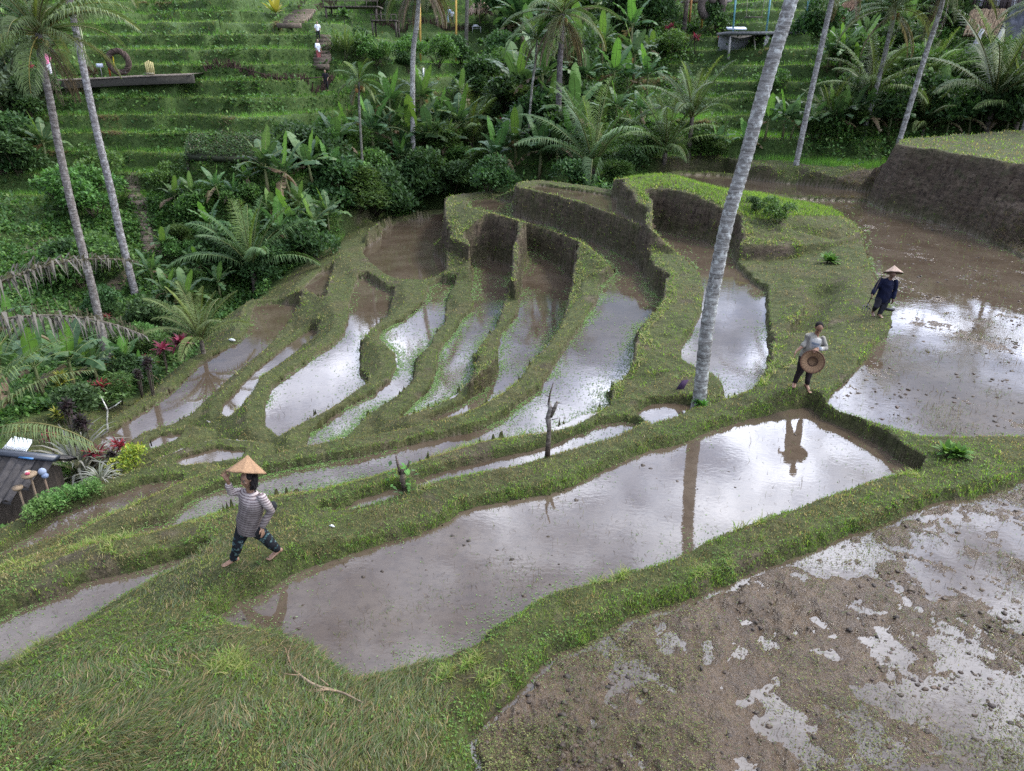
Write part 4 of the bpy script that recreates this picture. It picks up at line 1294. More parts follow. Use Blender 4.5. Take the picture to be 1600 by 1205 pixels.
RED = [(.17, .014, .034), (.24, .022, .05), (.11, .012, .026), (.06, .018, .022)]
DARKC = [(.022, .014, .018), (.035, .02, .024), (.03, .028, .02)]
ROS = {
 "cordyline": [rosette("foliage", RED, 15, .42, .085, -.3, 1.3, .8, 1.0, 3, s, .35) for s in (51, 52)],
 "darkcol": [rosette("foliage", DARKC, 14, .2, .06, -.6, 1.2, .6, 1.3, 9, 53, .16)],
 "silver": [rosette("foliage", [(.20, .20, .17), (.13, .14, .10), (.28, .27, .23)], 60, 1.25, .05, .5, 1.5, 1.9, 0, 1, 54)],
 "croton": [rosette("foliage", [(.16, .18, .025), (.07, .11, .02), (.22, .22, .03)], 22, .34, .07, -.1, 1.45, .5, 1.3, 3, 55, .2)],
 "cane": [rosette("foliage", [(.09, .16, .045), (.06, .115, .035), (.13, .19, .06)], 26, 1.5, .07, .7, 1.5, 1.5, .5, 4, 56, .5)],
 "papaya": [rosette("foliage", [(.06, .12, .035), (.045, .09, .03)], 26, .75, .3, -.25, 1.0, .6, 1.8, 1, 57)],
 "yellowtuft": [rosette("foliage", [(.38, .36, .05), (.28, .32, .05), (.16, .24, .04)], 14, 1.1, .28, .3, 1.4, .5, .3, 1, 58)],
 "leafy": [rosette("foliage", [(.06, .16, .025), (.09, .2, .03)], 16, .3, .1, .1, 1.3, .7, .05, 4, 59, .25)],
}


def put(name, cat, kind_words, mesh, mat, u, v, s, ymin=0, part="foliage", stem=None, rz=None, lean=0.0, group=None, label=None, dz=0.0, Y=None, native=1.0, px=None):
    if u > 1040 and 42 <= ymin <= 49 and v < 310: ymin = 50
    p = hit(u, v, ymin) if Y is None else Vector((at(u, v, Y).x, Y, zat(at(u, v, Y).x, Y)))
    if px is not None:
        s = px / FPX * math.hypot(p.x, p.y, p.z - CAM_H) / native
    root = empty(name, p + Vector((0, 0, dz)), R_.uniform(0, 6.28) if rz is None else rz, s)
    o = link(part, mesh, M[mat], root)
    if stem is not None:
        o.location = (0, 0, 2.0)
        st = link("stem", stem, M["leaf"], root); st.location = (0, 0, 2.0)
    if lean: root.rotation_euler[0] = R_.uniform(-lean, lean); root.rotation_euler[1] = R_.uniform(-lean, lean)
    tag(root, label, cat, group)
    if label is None: PLANTS.append((root, kind_words, u, v - (px or 40) * .5))
    return root


def banana(u, v, px, ymin=30, Y=None):
    if u > 1040 and 42 <= ymin <= 49 and v < 300: ymin = 50
    lv, st = BAN[R_.randrange(4)]
    kw = R_.choice(["green", "broad-leaved", "tattered"])
    put("banana_plant", "banana plant", "banana plant", lv, "banana", u, v, 1, ymin, "leaves", st, None, .12, "banana plants", px=px, native=3.6, Y=Y)


R_.seed(77)
for u, v, h, ym in [(420,312,95,44),(455,318,95,44),(490,300,85,44),(530,262,80,46),(585,262,95,48),(612,250,90,50),(645,268,100,48),(678,262,90,48),(610,205,75,52),(655,205,80,52),(690,222,70,52),(560,280,70,46),(520,300,70,45),
                 (440,400,80,36),(468,395,90,36),(495,388,85,36),(515,372,70,38),(262,488,60,32),(292,498,70,31),(345,470,60,33),(240,450,55,35),(318,440,50,36),(275,335,50,42),(305,330,48,42),(345,318,52,42),(370,325,45,42),
                 (20,640,120,17),(70,625,105,18),(118,618,110,20),(160,612,90,22),(-10,570,110,22),(40,560,80,24),
                 (808,190,110,52),(845,175,105,54),(900,110,90,58),(930,60,80,62),(775,285,90,52),(842,285,95,52),(806,262,85,48),(870,285,70,53),(955,160,75,54),(990,130,75,56),(985,85,70,60),(940,110,70,56),(815,90,95,60),(826,45,90,64),(860,60,80,64),
                 (1160,285,50,44),(1185,292,58,43),(1212,290,62,43),(1250,290,55,43),(1285,290,68,43),(1312,285,75,43),(1338,290,72,43),(1372,288,66,43),(1228,262,55,45),(1300,262,60,45),(1352,255,60,45),
                 (1290,125,50,56),(1308,125,60,56),(1335,110,65,58),(1440,95,50,58),(1415,70,50,62),(1470,245,48,46),(1505,246,55,46),(1560,250,60,46),(1530,215,55,47),(1352,75,45,60),(1590,250,60,46),
                 (1000,210,55,50),(570,300,60,50),(625,285,60,52),(505,285,60,50),(545,235,60,54),(700,250,55,54),(660,175,60,58),(720,175,50,60),(470,345,55,42),(425,360,55,42),(535,255,55,52),(395,310,45,46),(640,300,55,54),(980,165,60,54),(915,150,60,56),(860,200,70,54),(1330,150,50,56),(1400,150,55,55),(1470,180,55,52),(1120,262,45,48),(960,200,60,50),(890,250,70,48),(1015,120,50,58),(880,150,70,56)]:
    banana(u, v, h * .88, ym)
# --- young palms whose crowns start near the ground
def youngpalm(u, v, px, ymin, k, th=.8, lab=None, Y=None, native=5.6):
    if u > 1020 and 42 <= ymin <= 49 and v < 310: ymin = 50
    p = hit(u, v, ymin) if Y is None else Vector((at(u, v, Y).x, Y, zat(at(u, v, Y).x, Y)))
    s = px / FPX * math.hypot(p.x, p.y, p.z - CAM_H) / native
    root = empty("young_palm", p, R_.uniform(0, 6.28), s)
    c = link("crown", YOUNG[k], M["leaf"], root); c.location = (0, 0, th)
    G, _ = trunk_geo([(0, 0, -.4), (.02, 0, th * .5), (0, 0, th + .1)], .17, .13, (.12, .10, .08), 8, 3)
    G.build("trunk", M["bark"], root, True)
    tag(root, lab, "palm tree", "palm trees around the terraces")
for a in [(400,462,150,36,1,1.4,"young palm with upright fronds beyond the leftmost dark pond"),
          (736,240,105,50,0,.6,"bushy yellow-green young palm in front of far rice terraces"),
          (925,300,175,45,1,1.0,"large dark young palm with tall upright fronds right of the dark skirted palm"),
          (1035,298,120,43,0,.5,"young palm fanning out just behind the grassy hump"),
          (1074,262,115,46,1,2.6,"short-trunked palm with pale arching fronds behind the hump palm"),
          (1292,205,75,48,0,.8,"slim young palm right of the grey palm, on the far green terrace"),
          (1352,195,110,48,2,1.6,"yellowish palm with orange fruit between two tall leaning trunks"),
          (1528,262,150,45,1,1.6,"wide dark palm with long arching fronds behind the raised field"),
          (1446,150,80,54,0,1.0,"palm with upright fronds below the thatched wall at upper right"),
          (1592,175,85,50,1,.8,"dark palm in front of the stone wall at the right edge"),
          (1440,215,80,47,2,.6,"low palm between the two leaning palms at right"),
          (318,552,115,27,2,.9,"small feathery palm beside the red leaf plants on the outer bank"),
          (1560,300,120,48,0,.9,"palm with pale fronds tucked behind the raised field at right")]:
    youngpalm(a[0], a[1], a[2], a[3], a[4], a[5], a[6])
# near young palm at the left edge
lp = empty("young_palm", Vector((-14.6, 17.4, zat(-14.6, 17.4))))
for az, e0, dr, L, ll in ((.1, .85, .9, 4.2, .9), (.5, 1.1, 1.0, 4.0, .9), (-.25, .55, 1.1, 4.3, .9), (1.2, 1.2, .8, 3.6, .8), (-.9, .9, 1.0, 3.6, .8), (2.4, 1.0, 1.0, 3.6, .8), (3.6, 1.0, 1.0, 3.6, .8), (-.05, .35, 1.0, 3.6, .8)):
    G = Geo(); frond(G, (0, 0, 0), 0, L, e0, dr, ll, 48, (.095, .14, .05), (.2, .19, .07), .55, .05)
    o = G.build("frond", M["leaf"], lp); o.location = (0, 0, 1.0); o.rotation_euler = (0, 0, az)
Gt, _ = trunk_geo([(0, 0, -.3), (0, 0, .6), (0, 0, 1.1)], .2, .15, (.12, .10, .08), 10, 3)
Gt.build("trunk", M["bark"], lp, True)
tag(lp, "young palm with pale fronds at the left edge above the tiled roof", "palm tree", "palm trees around the terraces")

# --- bushes
R_.seed(78)
for k, u, v, px, ym in [("fern",560,330,80,42),("dark",612,330,85,44),("dark",662,312,75,46),("light",702,300,70,47),("fern",745,300,70,47),("dark",525,330,80,44),("dark",585,335,75,46),("dark",640,310,60,54),("fern",690,300,60,55),
                        ("light",560,300,60,46),("dark",480,410,70,36),("dark",420,440,60,36),("dark",350,420,70,38),("fern",300,470,55,34),("light",150,340,70,40),("light",110,330,60,42),("light",165,300,55,44),("light",268,300,40,44),
                        ("light",130,450,75,33),("light",170,430,60,35),("dark",95,440,60,33),("dark",250,520,60,30),("fern",205,560,60,27),("dark",285,530,50,29),("fern",160,640,60,22),("dark",120,660,60,20),("dark",210,610,55,25),("fern",250,565,45,28),
                        ("dark",760,300,60,48),("dark",905,320,60,47),("fern",965,300,55,46),("dark",990,280,55,47),("light",1000,255,50,48),("dark",860,250,70,50),("dark",900,200,70,52),("fern",935,180,60,54),("dark",780,200,70,54),("light",775,130,50,58),("dark",745,150,55,60),
                        ("dark",870,130,80,58),("fern",920,100,70,60),("light",905,40,80,64),("dark",960,60,75,62),("dark",1010,50,60,66),("light",1045,100,45,62),("light",830,30,70,68),("dark",1290,70,60,62),
                        ("dark",1380,110,60,58),("dark",1400,190,60,50),("dark",1430,180,60,50),("dark",1460,200,65,48),("fern",1500,200,60,48),("dark",1550,200,70,48),("dark",1590,200,70,48),("light",1440,40,60,64),("dark",1480,55,60,62),("dark",1380,40,60,68),
                        ("light",1195,165,36,58),("fern",1260,292,45,43),("grey",15,200,70,52),("grey",20,140,70,58),("dark",10,260,60,48),("dark",30,90,60,64),("dark",20,40,70,72),
                        ("dark",680,20,60,90),("light",590,25,50,90),("dark",1120,50,40,70),("dark",640,150,30,66),("light",590,110,40,62),("light",640,100,40,64),("dark",570,80,34,70),("light",685,110,44,64),("dark",720,100,40,66)]:
    m = BUSH[k][R_.randrange(len(BUSH[k]))]
    put("bush", "bush", {"dark": "dark green bush", "light": "light green leafy bush", "fern": "feathery green bush", "grey": "grey-green bush"}[k], m, "leaf", u, v, 1, ym, group="bushes on the slopes", px=px, native=1.9)
R_.seed(79)
def fill(n, u0, u1, v0, v1, ym, kinds, p0, p1):
    for q in range(n):
        u, v = R_.uniform(u0, u1), R_.uniform(v0, v1)
        k = R_.choice(kinds)
        if k == "banana": banana(u, v, R_.uniform(p0, p1) * 1.25, ym)
        else:
            put("bush", "bush", {"dark": "dark green bush", "light": "light green leafy bush", "fern": "feathery green bush", "grey": "grey-green bush"}[k], BUSH[k][R_.randrange(len(BUSH[k]))], "leaf", u, v, 1, ym, group="bushes on the slopes", px=R_.uniform(p0, p1), native=1.9)
fill(16, 430, 720, 240, 330, 51, ["banana", "dark", "fern", "banana", "light"], 40, 75)
fill(12, 250, 430, 300, 430, 42, ["banana", "light", "dark", "fern"], 30, 55)
fill(12, 20, 230, 470, 640, 28, ["banana", "dark", "fern", "light"], 30, 55)
fill(16, 770, 1010, 20, 260, 54, ["banana", "dark", "fern", "banana"], 45, 80)
fill(7, 1330, 1590, 60, 240, 52, ["banana", "dark", "fern", "light"], 40, 70)
fill(3, 1050, 1380, 262, 285, 50, ["banana", "fern", "light"], 35, 55)
fill(8, 0, 80, 60, 330, 50, ["grey", "dark", "banana"], 35, 60)
# --- coloured and single plants
def single(kind, u, v, px, ym, name, cat, label, native, Y=None):
    src = ROS.get(kind) or BUSH.get(kind)
    put(name, cat, "", src[R_.randrange(len(src))], "leaf", u, v, 1, ym, px=px, native=native, label=label, Y=Y)
for u, v, px, ym, lab in [(262,585,52,25,"red leaf plant with brightest crimson head, right of its cluster on the outer bank"),(243,590,44,25,"red leaf plant in the middle of the cluster on the outer bank"),(285,568,58,26,"tallest red leaf plant beside the small feathery palm"),
                          (162,640,46,21,"crimson leaf plant above the white bare branch"),(187,632,46,22,"crimson leaf plant nearest the leftmost pond, right of the white branch"),(160,735,52,16,"dusty red leaf plant between dark column shrub and pond tip"),(86,715,40,16,"dark red leaf plant behind the tiled roof and silver grass"),
                          (200,722,40,16,"pinkish leaf plant behind the yellow-green bush"),(1045,75,26,60,"red leaf plant left of the heart-shaped nest"),(1068,85,24,60,"dull red leaf plant on the far bank below the heart nest"),(1086,82,28,60,"pink-red leaf plant low on the far bank, right of another red one"),
                          (1125,78,24,60,"small red leaf plant left of the concrete platform"),(756,200,30,52,"red leaf plant right of the yellow-green young palm"),(788,215,28,50,"rusty red leaf plant at the far terrace edge near the banana thicket"),(170,508,22,29,"tiny dark red leaf plant behind the tip of the dead frond")]:
    single("cordyline", u, v, px, ym, "red_leaf_plant", "red leaf plant", lab, 1.3)
for u, v, px, ym, lab in [(240,625,62,24,"black-leaved column shrub under the red leaf plants"),(222,622,46,24,"smaller black-leaved shrub left of the black column shrub"),(118,700,76,17,"black-leaved shrub behind the silver grass"),(148,732,88,16,"tall black column shrub beside the white bare branch"),(184,748,46,15,"short black-leaved column shrub by the yellow-green bush")]:
    single("darkcol", u, v, px, ym, "black_leaf_shrub", "shrub", lab, 1.5)
single("silver", 128, 752, 95, 15, "silver_grass", "ornamental grass", "silvery grass clump arching behind the outer dike near the tiled roof", 1.25)
single("silver", 160, 762, 42, 14, "silver_grass", "ornamental grass", "small silvery grass tuft on the dike right of the big silver clump", 1.25)
single("yellow", 212, 735, 46, 15, "yellow_bush", "bush", "bright yellow-green bush at the tip of the leftmost pond", 1.9)
single("croton", 108, 640, 66, 20, "croton", "shrub", "yellow-green croton shrub above the white metal sheet", 1.6)
single("croton", 100, 690, 56, 18, "croton", "shrub", "lower yellow-green croton shrub near the black-leaved shrub", 1.6)
single("croton", 183, 590, 40, 26, "croton", "shrub", "small yellow croton at the foot of the brown ringed palm", 1.6)
for u, v, px, lab in [(92,797,28,"tall light green herb bush right of the tiled roof"),(122,786,26,"light green herb bush next to the outer dike"),(58,814,30,"light green herb bush in front of the tiled roof's lower corner"),(150,771,22,"herb bush between silver grass and outer dike"),(100,750,28,"herb bush with white flowers behind the blue roof ridge")]:
    single("herb", u, v, px, 11.5, "herb_bush", "bush", lab, 1.9)
single("yellowtuft", 432, 34, 26, 70, "yellow_leaf_plant", "plant", "bright yellow-green leafy plant alone on the top far terrace", 1.2)
single("papaya", 541, 66, 46, 70, "papaya_tree", "tree", "small papaya tree on the slope right of the upper steps", 2.6)
single("papaya", 752, 100, 44, 66, "papaya_tree", "tree", "small papaya tree below the straw parasol", 2.6)
single("papaya", 668, 92, 34, 70, "papaya_tree", "tree", "small papaya tree right of the white-trunked palm", 2.6)
for u, v, px, lab in [(535,100,52,"cane clump right of the lower far steps"),(562,92,48,"taller cane clump behind the areca palm"),(598,104,42,"cane clump left of the white-trunked palm")]:
    single("cane", u, v, px, 58, "cane_clump", "plant", lab, 2.0)
single("light", 1216, 350, 38, 20, "shrub", "shrub", "lone green shrub on the grassy slope beside the large leaning palm", 1.9)
single("dark", 1180, 330, 20, 20, "shrub", "shrub", "tiny dark shrub left of the lone slope shrub", 1.9)
single("leafy", 1497, 716, 34, 9, "broad_leaf_weed", "plant", "fresh green broad-leaved weed in the corner under the right-hand dike", .5)
single("leafy", 1090, 634, 20, 10, "broad_leaf_weed", "plant", "low green weed sprouting at the foot of the large leaning palm", .5)
single("leafy", 1300, 412, 24, 20, "broad_leaf_weed", "plant", "green weed growing on the eroded notch of the slope", .5)
# ------------------------------------------------------------------ built things
def px2m(p, px):
    return px / FPX * math.hypot(p.x, p.y, p.z - CAM_H)


# --- tiled hut below the outer dike
P0, P1 = at(-150, 668, 16.4), at(79, 717, 15.7)
hut = empty("tiled_hut", (P1.x, P1.y, P1.z))
dirv = (P0 - P1); dirv.z = 0; Lr = dirv.length; dirv.normalize()
nrm = Vector((dirv.y, -dirv.x, 0))
if nrm.y > 0: nrm = -nrm                      # towards the viewer
hut.rotation_euler = (0, 0, 0)
def hp(a, b, c): return tuple(dirv * a + nrm * b + Vector((0, 0, c)))
rowd, rowz = .34, .20
G = Geo()
for r in range(5):
    for sgn in (1, -1):
        if sgn < 0 and r > 3: continue
        b0, b1 = sgn * r * rowd, sgn * (r + 1.12) * rowd
        z0, z1 = -.03 - r * rowz + .035, -.03 - (r + 1.12) * rowz + .035
        nt_ = int(Lr / .24)
        for q in range(nt_):
            a0, a1 = q * .24 - .12 + r * .24, q * .24 + .125 + r * .24
            am = (a0 + a1) / 2
            dz = R_.uniform(-.008, .008)
            c = jit3((.040, .036, .034), .6)
            V = [hp(a0, b0, z0 + dz), hp(am, b0, z0 + .06 + dz), hp(a1, b0, z0 + dz), hp(a0, b1, z1 + dz), hp(am, b1, z1 + .06 + dz), hp(a1, b1, z1 + dz),
                 hp(a0, b1, z1 - .07 + dz), hp(a1, b1, z1 - .07 + dz)]
            G.add(V, [np.array([[0, 1, 4, 3], [1, 2, 5, 4], [3, 5, 7, 6]])], c)
roof = G.build("roof", M["tile"], hut)
G = Geo()
G.tube([hp(-.18, 0, .03), hp(Lr * .5, 0, .05), hp(Lr, 0, .03)], [(.13, .07)] * 3, 10, (.02, .025, .035), True, side=tuple(nrm))
G.build("ridge_cap", M["metal"], roof, True)
G = Geo()
G.tube([hp(.35, .10, .04), hp(.75, .10, .045)], [(.07, .02)] * 2, 8, (.02, .11, .26), True, side=tuple(nrm))
G.build("blue_patch", M["metal"], roof, True)
G = Geo()
for sgn, ww in ((1, 1.25), (-1, 1.2)):
    G.add([hp(1.0, sgn * ww, -1.05), hp(Lr, sgn * ww, -1.05), hp(Lr, sgn * ww, -2.9), hp(1.0, sgn * ww, -2.9)], [np.array([[0, 1, 2, 3]])], (.07, .055, .045))
G.add([hp(1.0, 1.25, -1.0), hp(.2, 0, -.16), hp(1.0, -1.2, -1.0), hp(1.0, -1.2, -2.9), hp(1.0, 1.25, -2.9)], [np.array([[0, 1, 2, 3, 4]])], (.05, .04, .032))
G.build("wall", M["wood"], hut)
for bb in (1.35, -1.1):
    G = Geo(); G.tube([hp(1.05, bb, -3.0), hp(1.05, bb, -.95)], .06, 8, (.10, .06, .04)); G.build("post", M["wood"], hut)
tag(hut, "hut with dark tiled roof and blue-black ridge below the outer dike at the left edge", "hut")
# white sheet behind the roof
G = Geo()
Wn = 14
p00, p10, p11, p01 = at(2, 703, 17.4), at(38, 712, 17.0), at(52, 688, 17.9), at(20, 682, 18.3)
V, F = [], []
for i in range(Wn * 2 + 1):
    t = i / (Wn * 2); zz = .025 * (i % 2)
    a, b = p00.lerp(p10, t), p01.lerp(p11, t)
    V += [(a.x, a.y, a.z + zz), (b.x, b.y, b.z + zz)]
for i in range(Wn * 2): F.append((2 * i, 2 * i + 2, 2 * i + 3, 2 * i + 1))
G.add(V, [np.array(F)], (.62, .66, .72))
o = G.build("metal_sheet", M["metal"]); sm = o.modifiers.new("thick", "SOLIDIFY"); sm.thickness = .012
tag(o, "white corrugated metal sheet lying behind the dark tiled roof", "metal sheet")
# trays on stakes beside the hut
def tray(u, v, Y, r, items, lab):
    p = at(u, v, Y); z0 = zat(p.x, p.y)
    root = empty("offering_tray", Vector((p.x, p.y, z0)))
    hh = p.z - z0
    G = Geo(); G.tube([(0, 0, -.2), (.02, 0, hh - .01)], .025, 7, (.16, .12, .08)); G.build("stake", M["wood"], root)
    G = Geo(); G.tube([(0, 0, hh - .01), (0, 0, hh + .015), (0, 0, hh + .05)], [r * .85, r, r * 1.06], 18, (.22, .16, .10)); G.build("tray", M["wicker"], root)
    for k_, c in items:
        G = Geo(); G.ell((R_.uniform(-.5, .5) * r, R_.uniform(-.5, .5) * r, hh + .08), (.06, .05, .035), 8, 6, c); G.build("offering", M["cloth"], root, True)
    tag(root, lab, "tray")
tray(46, 744, 14.9, .16, [(0, (.35, .06, .09)), (1, (.4, .36, .3)), (2, (.3, .22, .14)), (3, (.42, .38, .33))], "wooden tray with small red and cream offerings by the tiled roof")
tray(28, 764, 14.6, .11, [], "smaller empty round tray below the offering tray beside the hut")
p = at(66, 737, 14.9)
G = Geo(); G.ell((0, 0, 0), (.09, .08, .09), 12, 9, (.24, .28, .36)); G.ell((.05, -.02, -.1), (.08, .07, .07), 10, 8, (.17, .21, .30))
G.tube([(0, 0, -.1), (0, 0, zat(p.x, p.y) - p.z - .1)], .025, 6, (.14, .1, .07))
o = G.build("cloth_bundle", M["cloth"], None, True); o.location = p
tag(o, "pale blue cloth bundle on a stake right of the offering tray", "bundle")

# --- stone steps
def steps(pix, n, w, ymin, lab, name="stone_steps", col=(.12, .095, .07)):
    P = [hit(u, v, ymin) for u, v in pix]
    root = empty(name, P[0])
    G = Geo()
    for i in range(n):
        t = i / (n - 1) * (len(P) - 1); a = int(min(t, len(P) - 2)); q = P[a].lerp(P[a + 1], t - a) - P[0]
        z = max(q.z, zat(P[0].x + q.x, P[0].y + q.y) - P[0].z)
        G.box((q.x, q.y, z - .12), (w * R_.uniform(.85, 1.1), .42, .40), R_.uniform(-.08, .08), jit3(col, .25))
    o = G.build("tread", M["stone"], root)
    o["kind"] = "stuff"
    tag(root, lab, "steps")
steps([(238, 396), (230, 370), (222, 335), (207, 296)], 22, .8, 33, "earth steps climbing the leafy slope right of the slim grey palm")
steps([(424, 104), (421, 88), (418, 70)], 8, 1.3, 55, "short brown steps beside a walker on the far terraces") if False else None
steps([(502, 104), (506, 88), (505, 71)], 9, 1.3, 55, "short brown steps beside the red-shorted walker on the far terraces")
steps([(452, 42), (470, 28), (478, 18)], 12, 2.0, 62, "long dark steps slanting up the top of the far terraces")

# --- walkway ledge with its low wall on the left slope
ledge_px = [(38, 127), (84, 125), (140, 123), (190, 120), (240, 118), (300, 116)]
LP = [hit(u, v + 8, 52) for u, v in ledge_px]
yl = min(p.y for p in LP) + .2
LT = [at(u, v, yl) for u, v in ledge_px]
G = Geo()
V, F = [], []
for q in LT: V += [(q.x, q.y, q.z), (q.x, q.y, q.z - .6), (q.x, q.y + .35, q.z), (q.x, q.y + .35, q.z - .6)]
for i in range(len(LT) - 1):
    a, b = 4 * i, 4 * i + 4
    F += [(a, a + 1, b + 1, b), (a, b, b + 2, a + 2)]
F += [(0, 2, 3, 1), (len(V) - 4, len(V) - 3, len(V) - 1, len(V) - 2)]
G.add(V, [np.array(F)], (.030, .028, .022))
o = G.build("retaining_wall", M["stone"]); tag(o, "dark stone retaining wall under the walkway at upper left", "wall")
G = Geo()
V, F = [], []
for q in LT: V += [(q.x, q.y - .05, q.z + .03), (q.x, q.y + 2.4, q.z + .06), (q.x, q.y - .05, q.z - .06)]
for i in range(len(LT) - 1): F += [(3 * i, 3 * i + 3, 3 * i + 4, 3 * i + 1), (3 * i + 2, 3 * i + 5, 3 * i + 3, 3 * i)]
G.add(V, [np.array(F)], (.20, .165, .13))
o = G.build("path", M["stone"]); tag(o, kind="structure")
def on_ledge(u, back=.9):
    """a spot on the walkway under picture column u"""
    xs = [38, 84, 140, 190, 240, 300]
    k_ = max(0, min(len(xs) - 2, sum(1 for q in xs if q <= u) - 1))
    t = max(0, min(1, (u - xs[k_]) / (xs[k_ + 1] - xs[k_])))
    q = LT[k_].lerp(LT[k_ + 1], t)
    return Vector((q.x * (q.y + back) / q.y, q.y + back, q.z + .05))


def ring_nest(p, R, r, heart, lab, face=0.0, col=(.085, .062, .05)):
    root = empty("nest_ring", p, face)
    G = Geo()
    rr = random.Random(3)
    for q in range(90):
        a0 = rr.uniform(0, 6.28); da = rr.uniform(.5, 1.2); ph = rr.uniform(0, 6.28)
        ptsq = []
        for s in range(7):
            a = a0 + da * s / 6; f = 1.0
            if heart:
                d_ = abs(((a - math.pi / 2 + math.pi) % (2 * math.pi)) - math.pi)
                f = 1 - .0 * d_
            rad = R + r * .8 * math.cos(ph + s * .5) * f; yy = r * .8 * math.sin(ph + s * .5)
            ptsq.append((rad * math.cos(a), yy, R + r + rad * math.sin(a)))
        G.tube(ptsq, .035, 4, jit3(col, .4), False)
    ptsq = [(R * math.cos(a * math.pi / 12), 0, R + r + R * math.sin(a * math.pi / 12)) for a in range(25)]
    G.tube(ptsq, r * .75, 10, (col[0] * .7, col[1] * .7, col[2] * .7), False)
    if heart:
        for sg in (-1, 1):
            G.tube([(0, 0, 2 * R + r * .9), (sg * .06 * R, 0, 1.78 * R), (sg * .03 * R, 0, 1.55 * R)], [r * .9, r * .7, r * .1], 8, col)
            G.tube([(sg * R * .85, 0, R * 1.0), (sg * R * .5, 0, R * .55), (0, 0, R * .42)], [r * .6, r * .8, r * .7], 8, col)
    G.build("twig_ring", M["thatch"], root)
    tag(root, lab, "nest ring")
    return root
q = on_ledge(190, .3)
rn = ring_nest(q, .72, .23, False, "round woven twig ring for photos standing on the walkway at upper left")
G = Geo(); G.tube([(-.36, .1, .35), (-.45, .12, .8), (-.40, .1, 1.3)], [(.02, .08), (.03, .12), (.02, .06)], 8, (.55, .42, .02)); o = G.build("yellow_cloth", M["cloth"], rn, True)
G = Geo(); G.box((0, .05, .28), (.9, .4, .06), 0, (.3, .3, .3)); G.build("seat", M["wood"], rn)
q = on_ledge(173, .6)
G = Geo(); G.tube([(0, 0, 0), (.02, 0, 1.25)], .06, 7, (.35, .10, .03)); G.ell((.04, 0, 1.1), (.16, .12, .32), 8, 7, (.28, .02, .02)); o = G.build("red_banner", M["cloth"], None, True); o.location = q
tag(o, "small red and orange banner post left of the round twig ring", "banner")
q = on_ledge(160, .5)
G = Geo(); G.box((0, 0, .35), (.04, .04, .7), 0, (.2, .2, .2)); G.box((0, -.03, .78), (.5, .03, .26), 0, (.55, .60, .68)); o = G.build("blank_sign", M["wood"]); o.location = q
tag(o, "small white board on a short post left of the twig ring", "sign")
q = on_ledge(236, .25)
ch = empty("slatted_seat", q)
G = Geo()
for i in range(5):
    x = -.26 + .13 * i
    G.box((x, 0, .42 + .06 * (2 - abs(i - 2)) * .5), (.095, .04, .84 + .07 * (2 - abs(i - 2))), 0, jit3((.36, .31, .14), .15))
G.build("slats", M["wood"], ch)
G = Geo(); G.box((0, -.2, .1), (.56, .4, .05), 0, (.3, .28, .2)); G.build("seat", M["wood"], ch)
tag(ch, "pale slatted wooden photo seat at the walkway edge right of the twig ring", "seat")
for u_, v0_, v1_, lab in [(141, 107, 42, "thin pale bamboo pole of a swing behind the pink-shirted visitor")]:
    q = on_ledge(u_, 1.2)
    G = Geo(); G.tube([(0, 0, 0), (.1, 0, 3.6)], .035, 6, (.32, .34, .2)); o = G.build("bamboo_pole", M["wood"]); o.location = q
    tag(o, lab, "pole", "bamboo poles")
q = on_ledge(148, .4)
put("dry_shrub", "shrub", "", clump("foliage", 61, 500, .5, .12, [(.07, .045, .03), (.045, .03, .022)], [1, 1], 6), "leaf", 148, 118, 1, 50, label="dry brown shrub on the walkway between the slim grey palm and the twig ring").location = q

# --- brushwood fences
def brush_fence(pix, ymin, n, h, lab):
    P = [hit(u, v, ymin) for u, v in pix]
    root = empty("brushwood_fence", P[0])
    G = Geo(); rr = random.Random(9)
    for i in range(n):
        t = i / (n - 1) * (len(P) - 1); a = int(min(t, len(P) - 2)); q = P[a].lerp(P[a + 1], t - a)
        z = zat(q.x, q.y)
        b = Vector((q.x, q.y, z)) - P[0]
        for s in range(7):
            G.tube([tuple(b + Vector((rr.uniform(-.1, .1), rr.uniform(-.1, .1), -.1))), tuple(b + Vector((rr.uniform(-.35, .35), rr.uniform(-.15, .15), h * rr.uniform(.6, 1.1))))], [.05, .02], 4, jit3((.055, .035, .028), .35), False)
    for a_, b_ in zip(P[:-1], P[1:]):
        G.tube([(a_.x - P[0].x, a_.y - P[0].y, a_.z - P[0].z + h * .35), (b_.x - P[0].x, b_.y - P[0].y, b_.z - P[0].z + h * .35)], .05, 4, (.05, .035, .028))
    G.build("brushwood", M["thatch"], root)
    tag(root, lab, "fence")
brush_fence([(325, 120), (380, 122), (430, 127), (480, 132), (520, 134)], 55, 34, .55, "brown brushwood fence along the middle far terrace, left of a dark standing figure")
brush_fence([(590, 40), (640, 44), (690, 50), (738, 52)], 70, 36, .8, "dark brushwood fence along the top path left of the straw parasol")
brush_fence([(470, 20), (500, 14), (525, 10)], 66, 14, .7, "dark brushwood fence beside the long top steps")

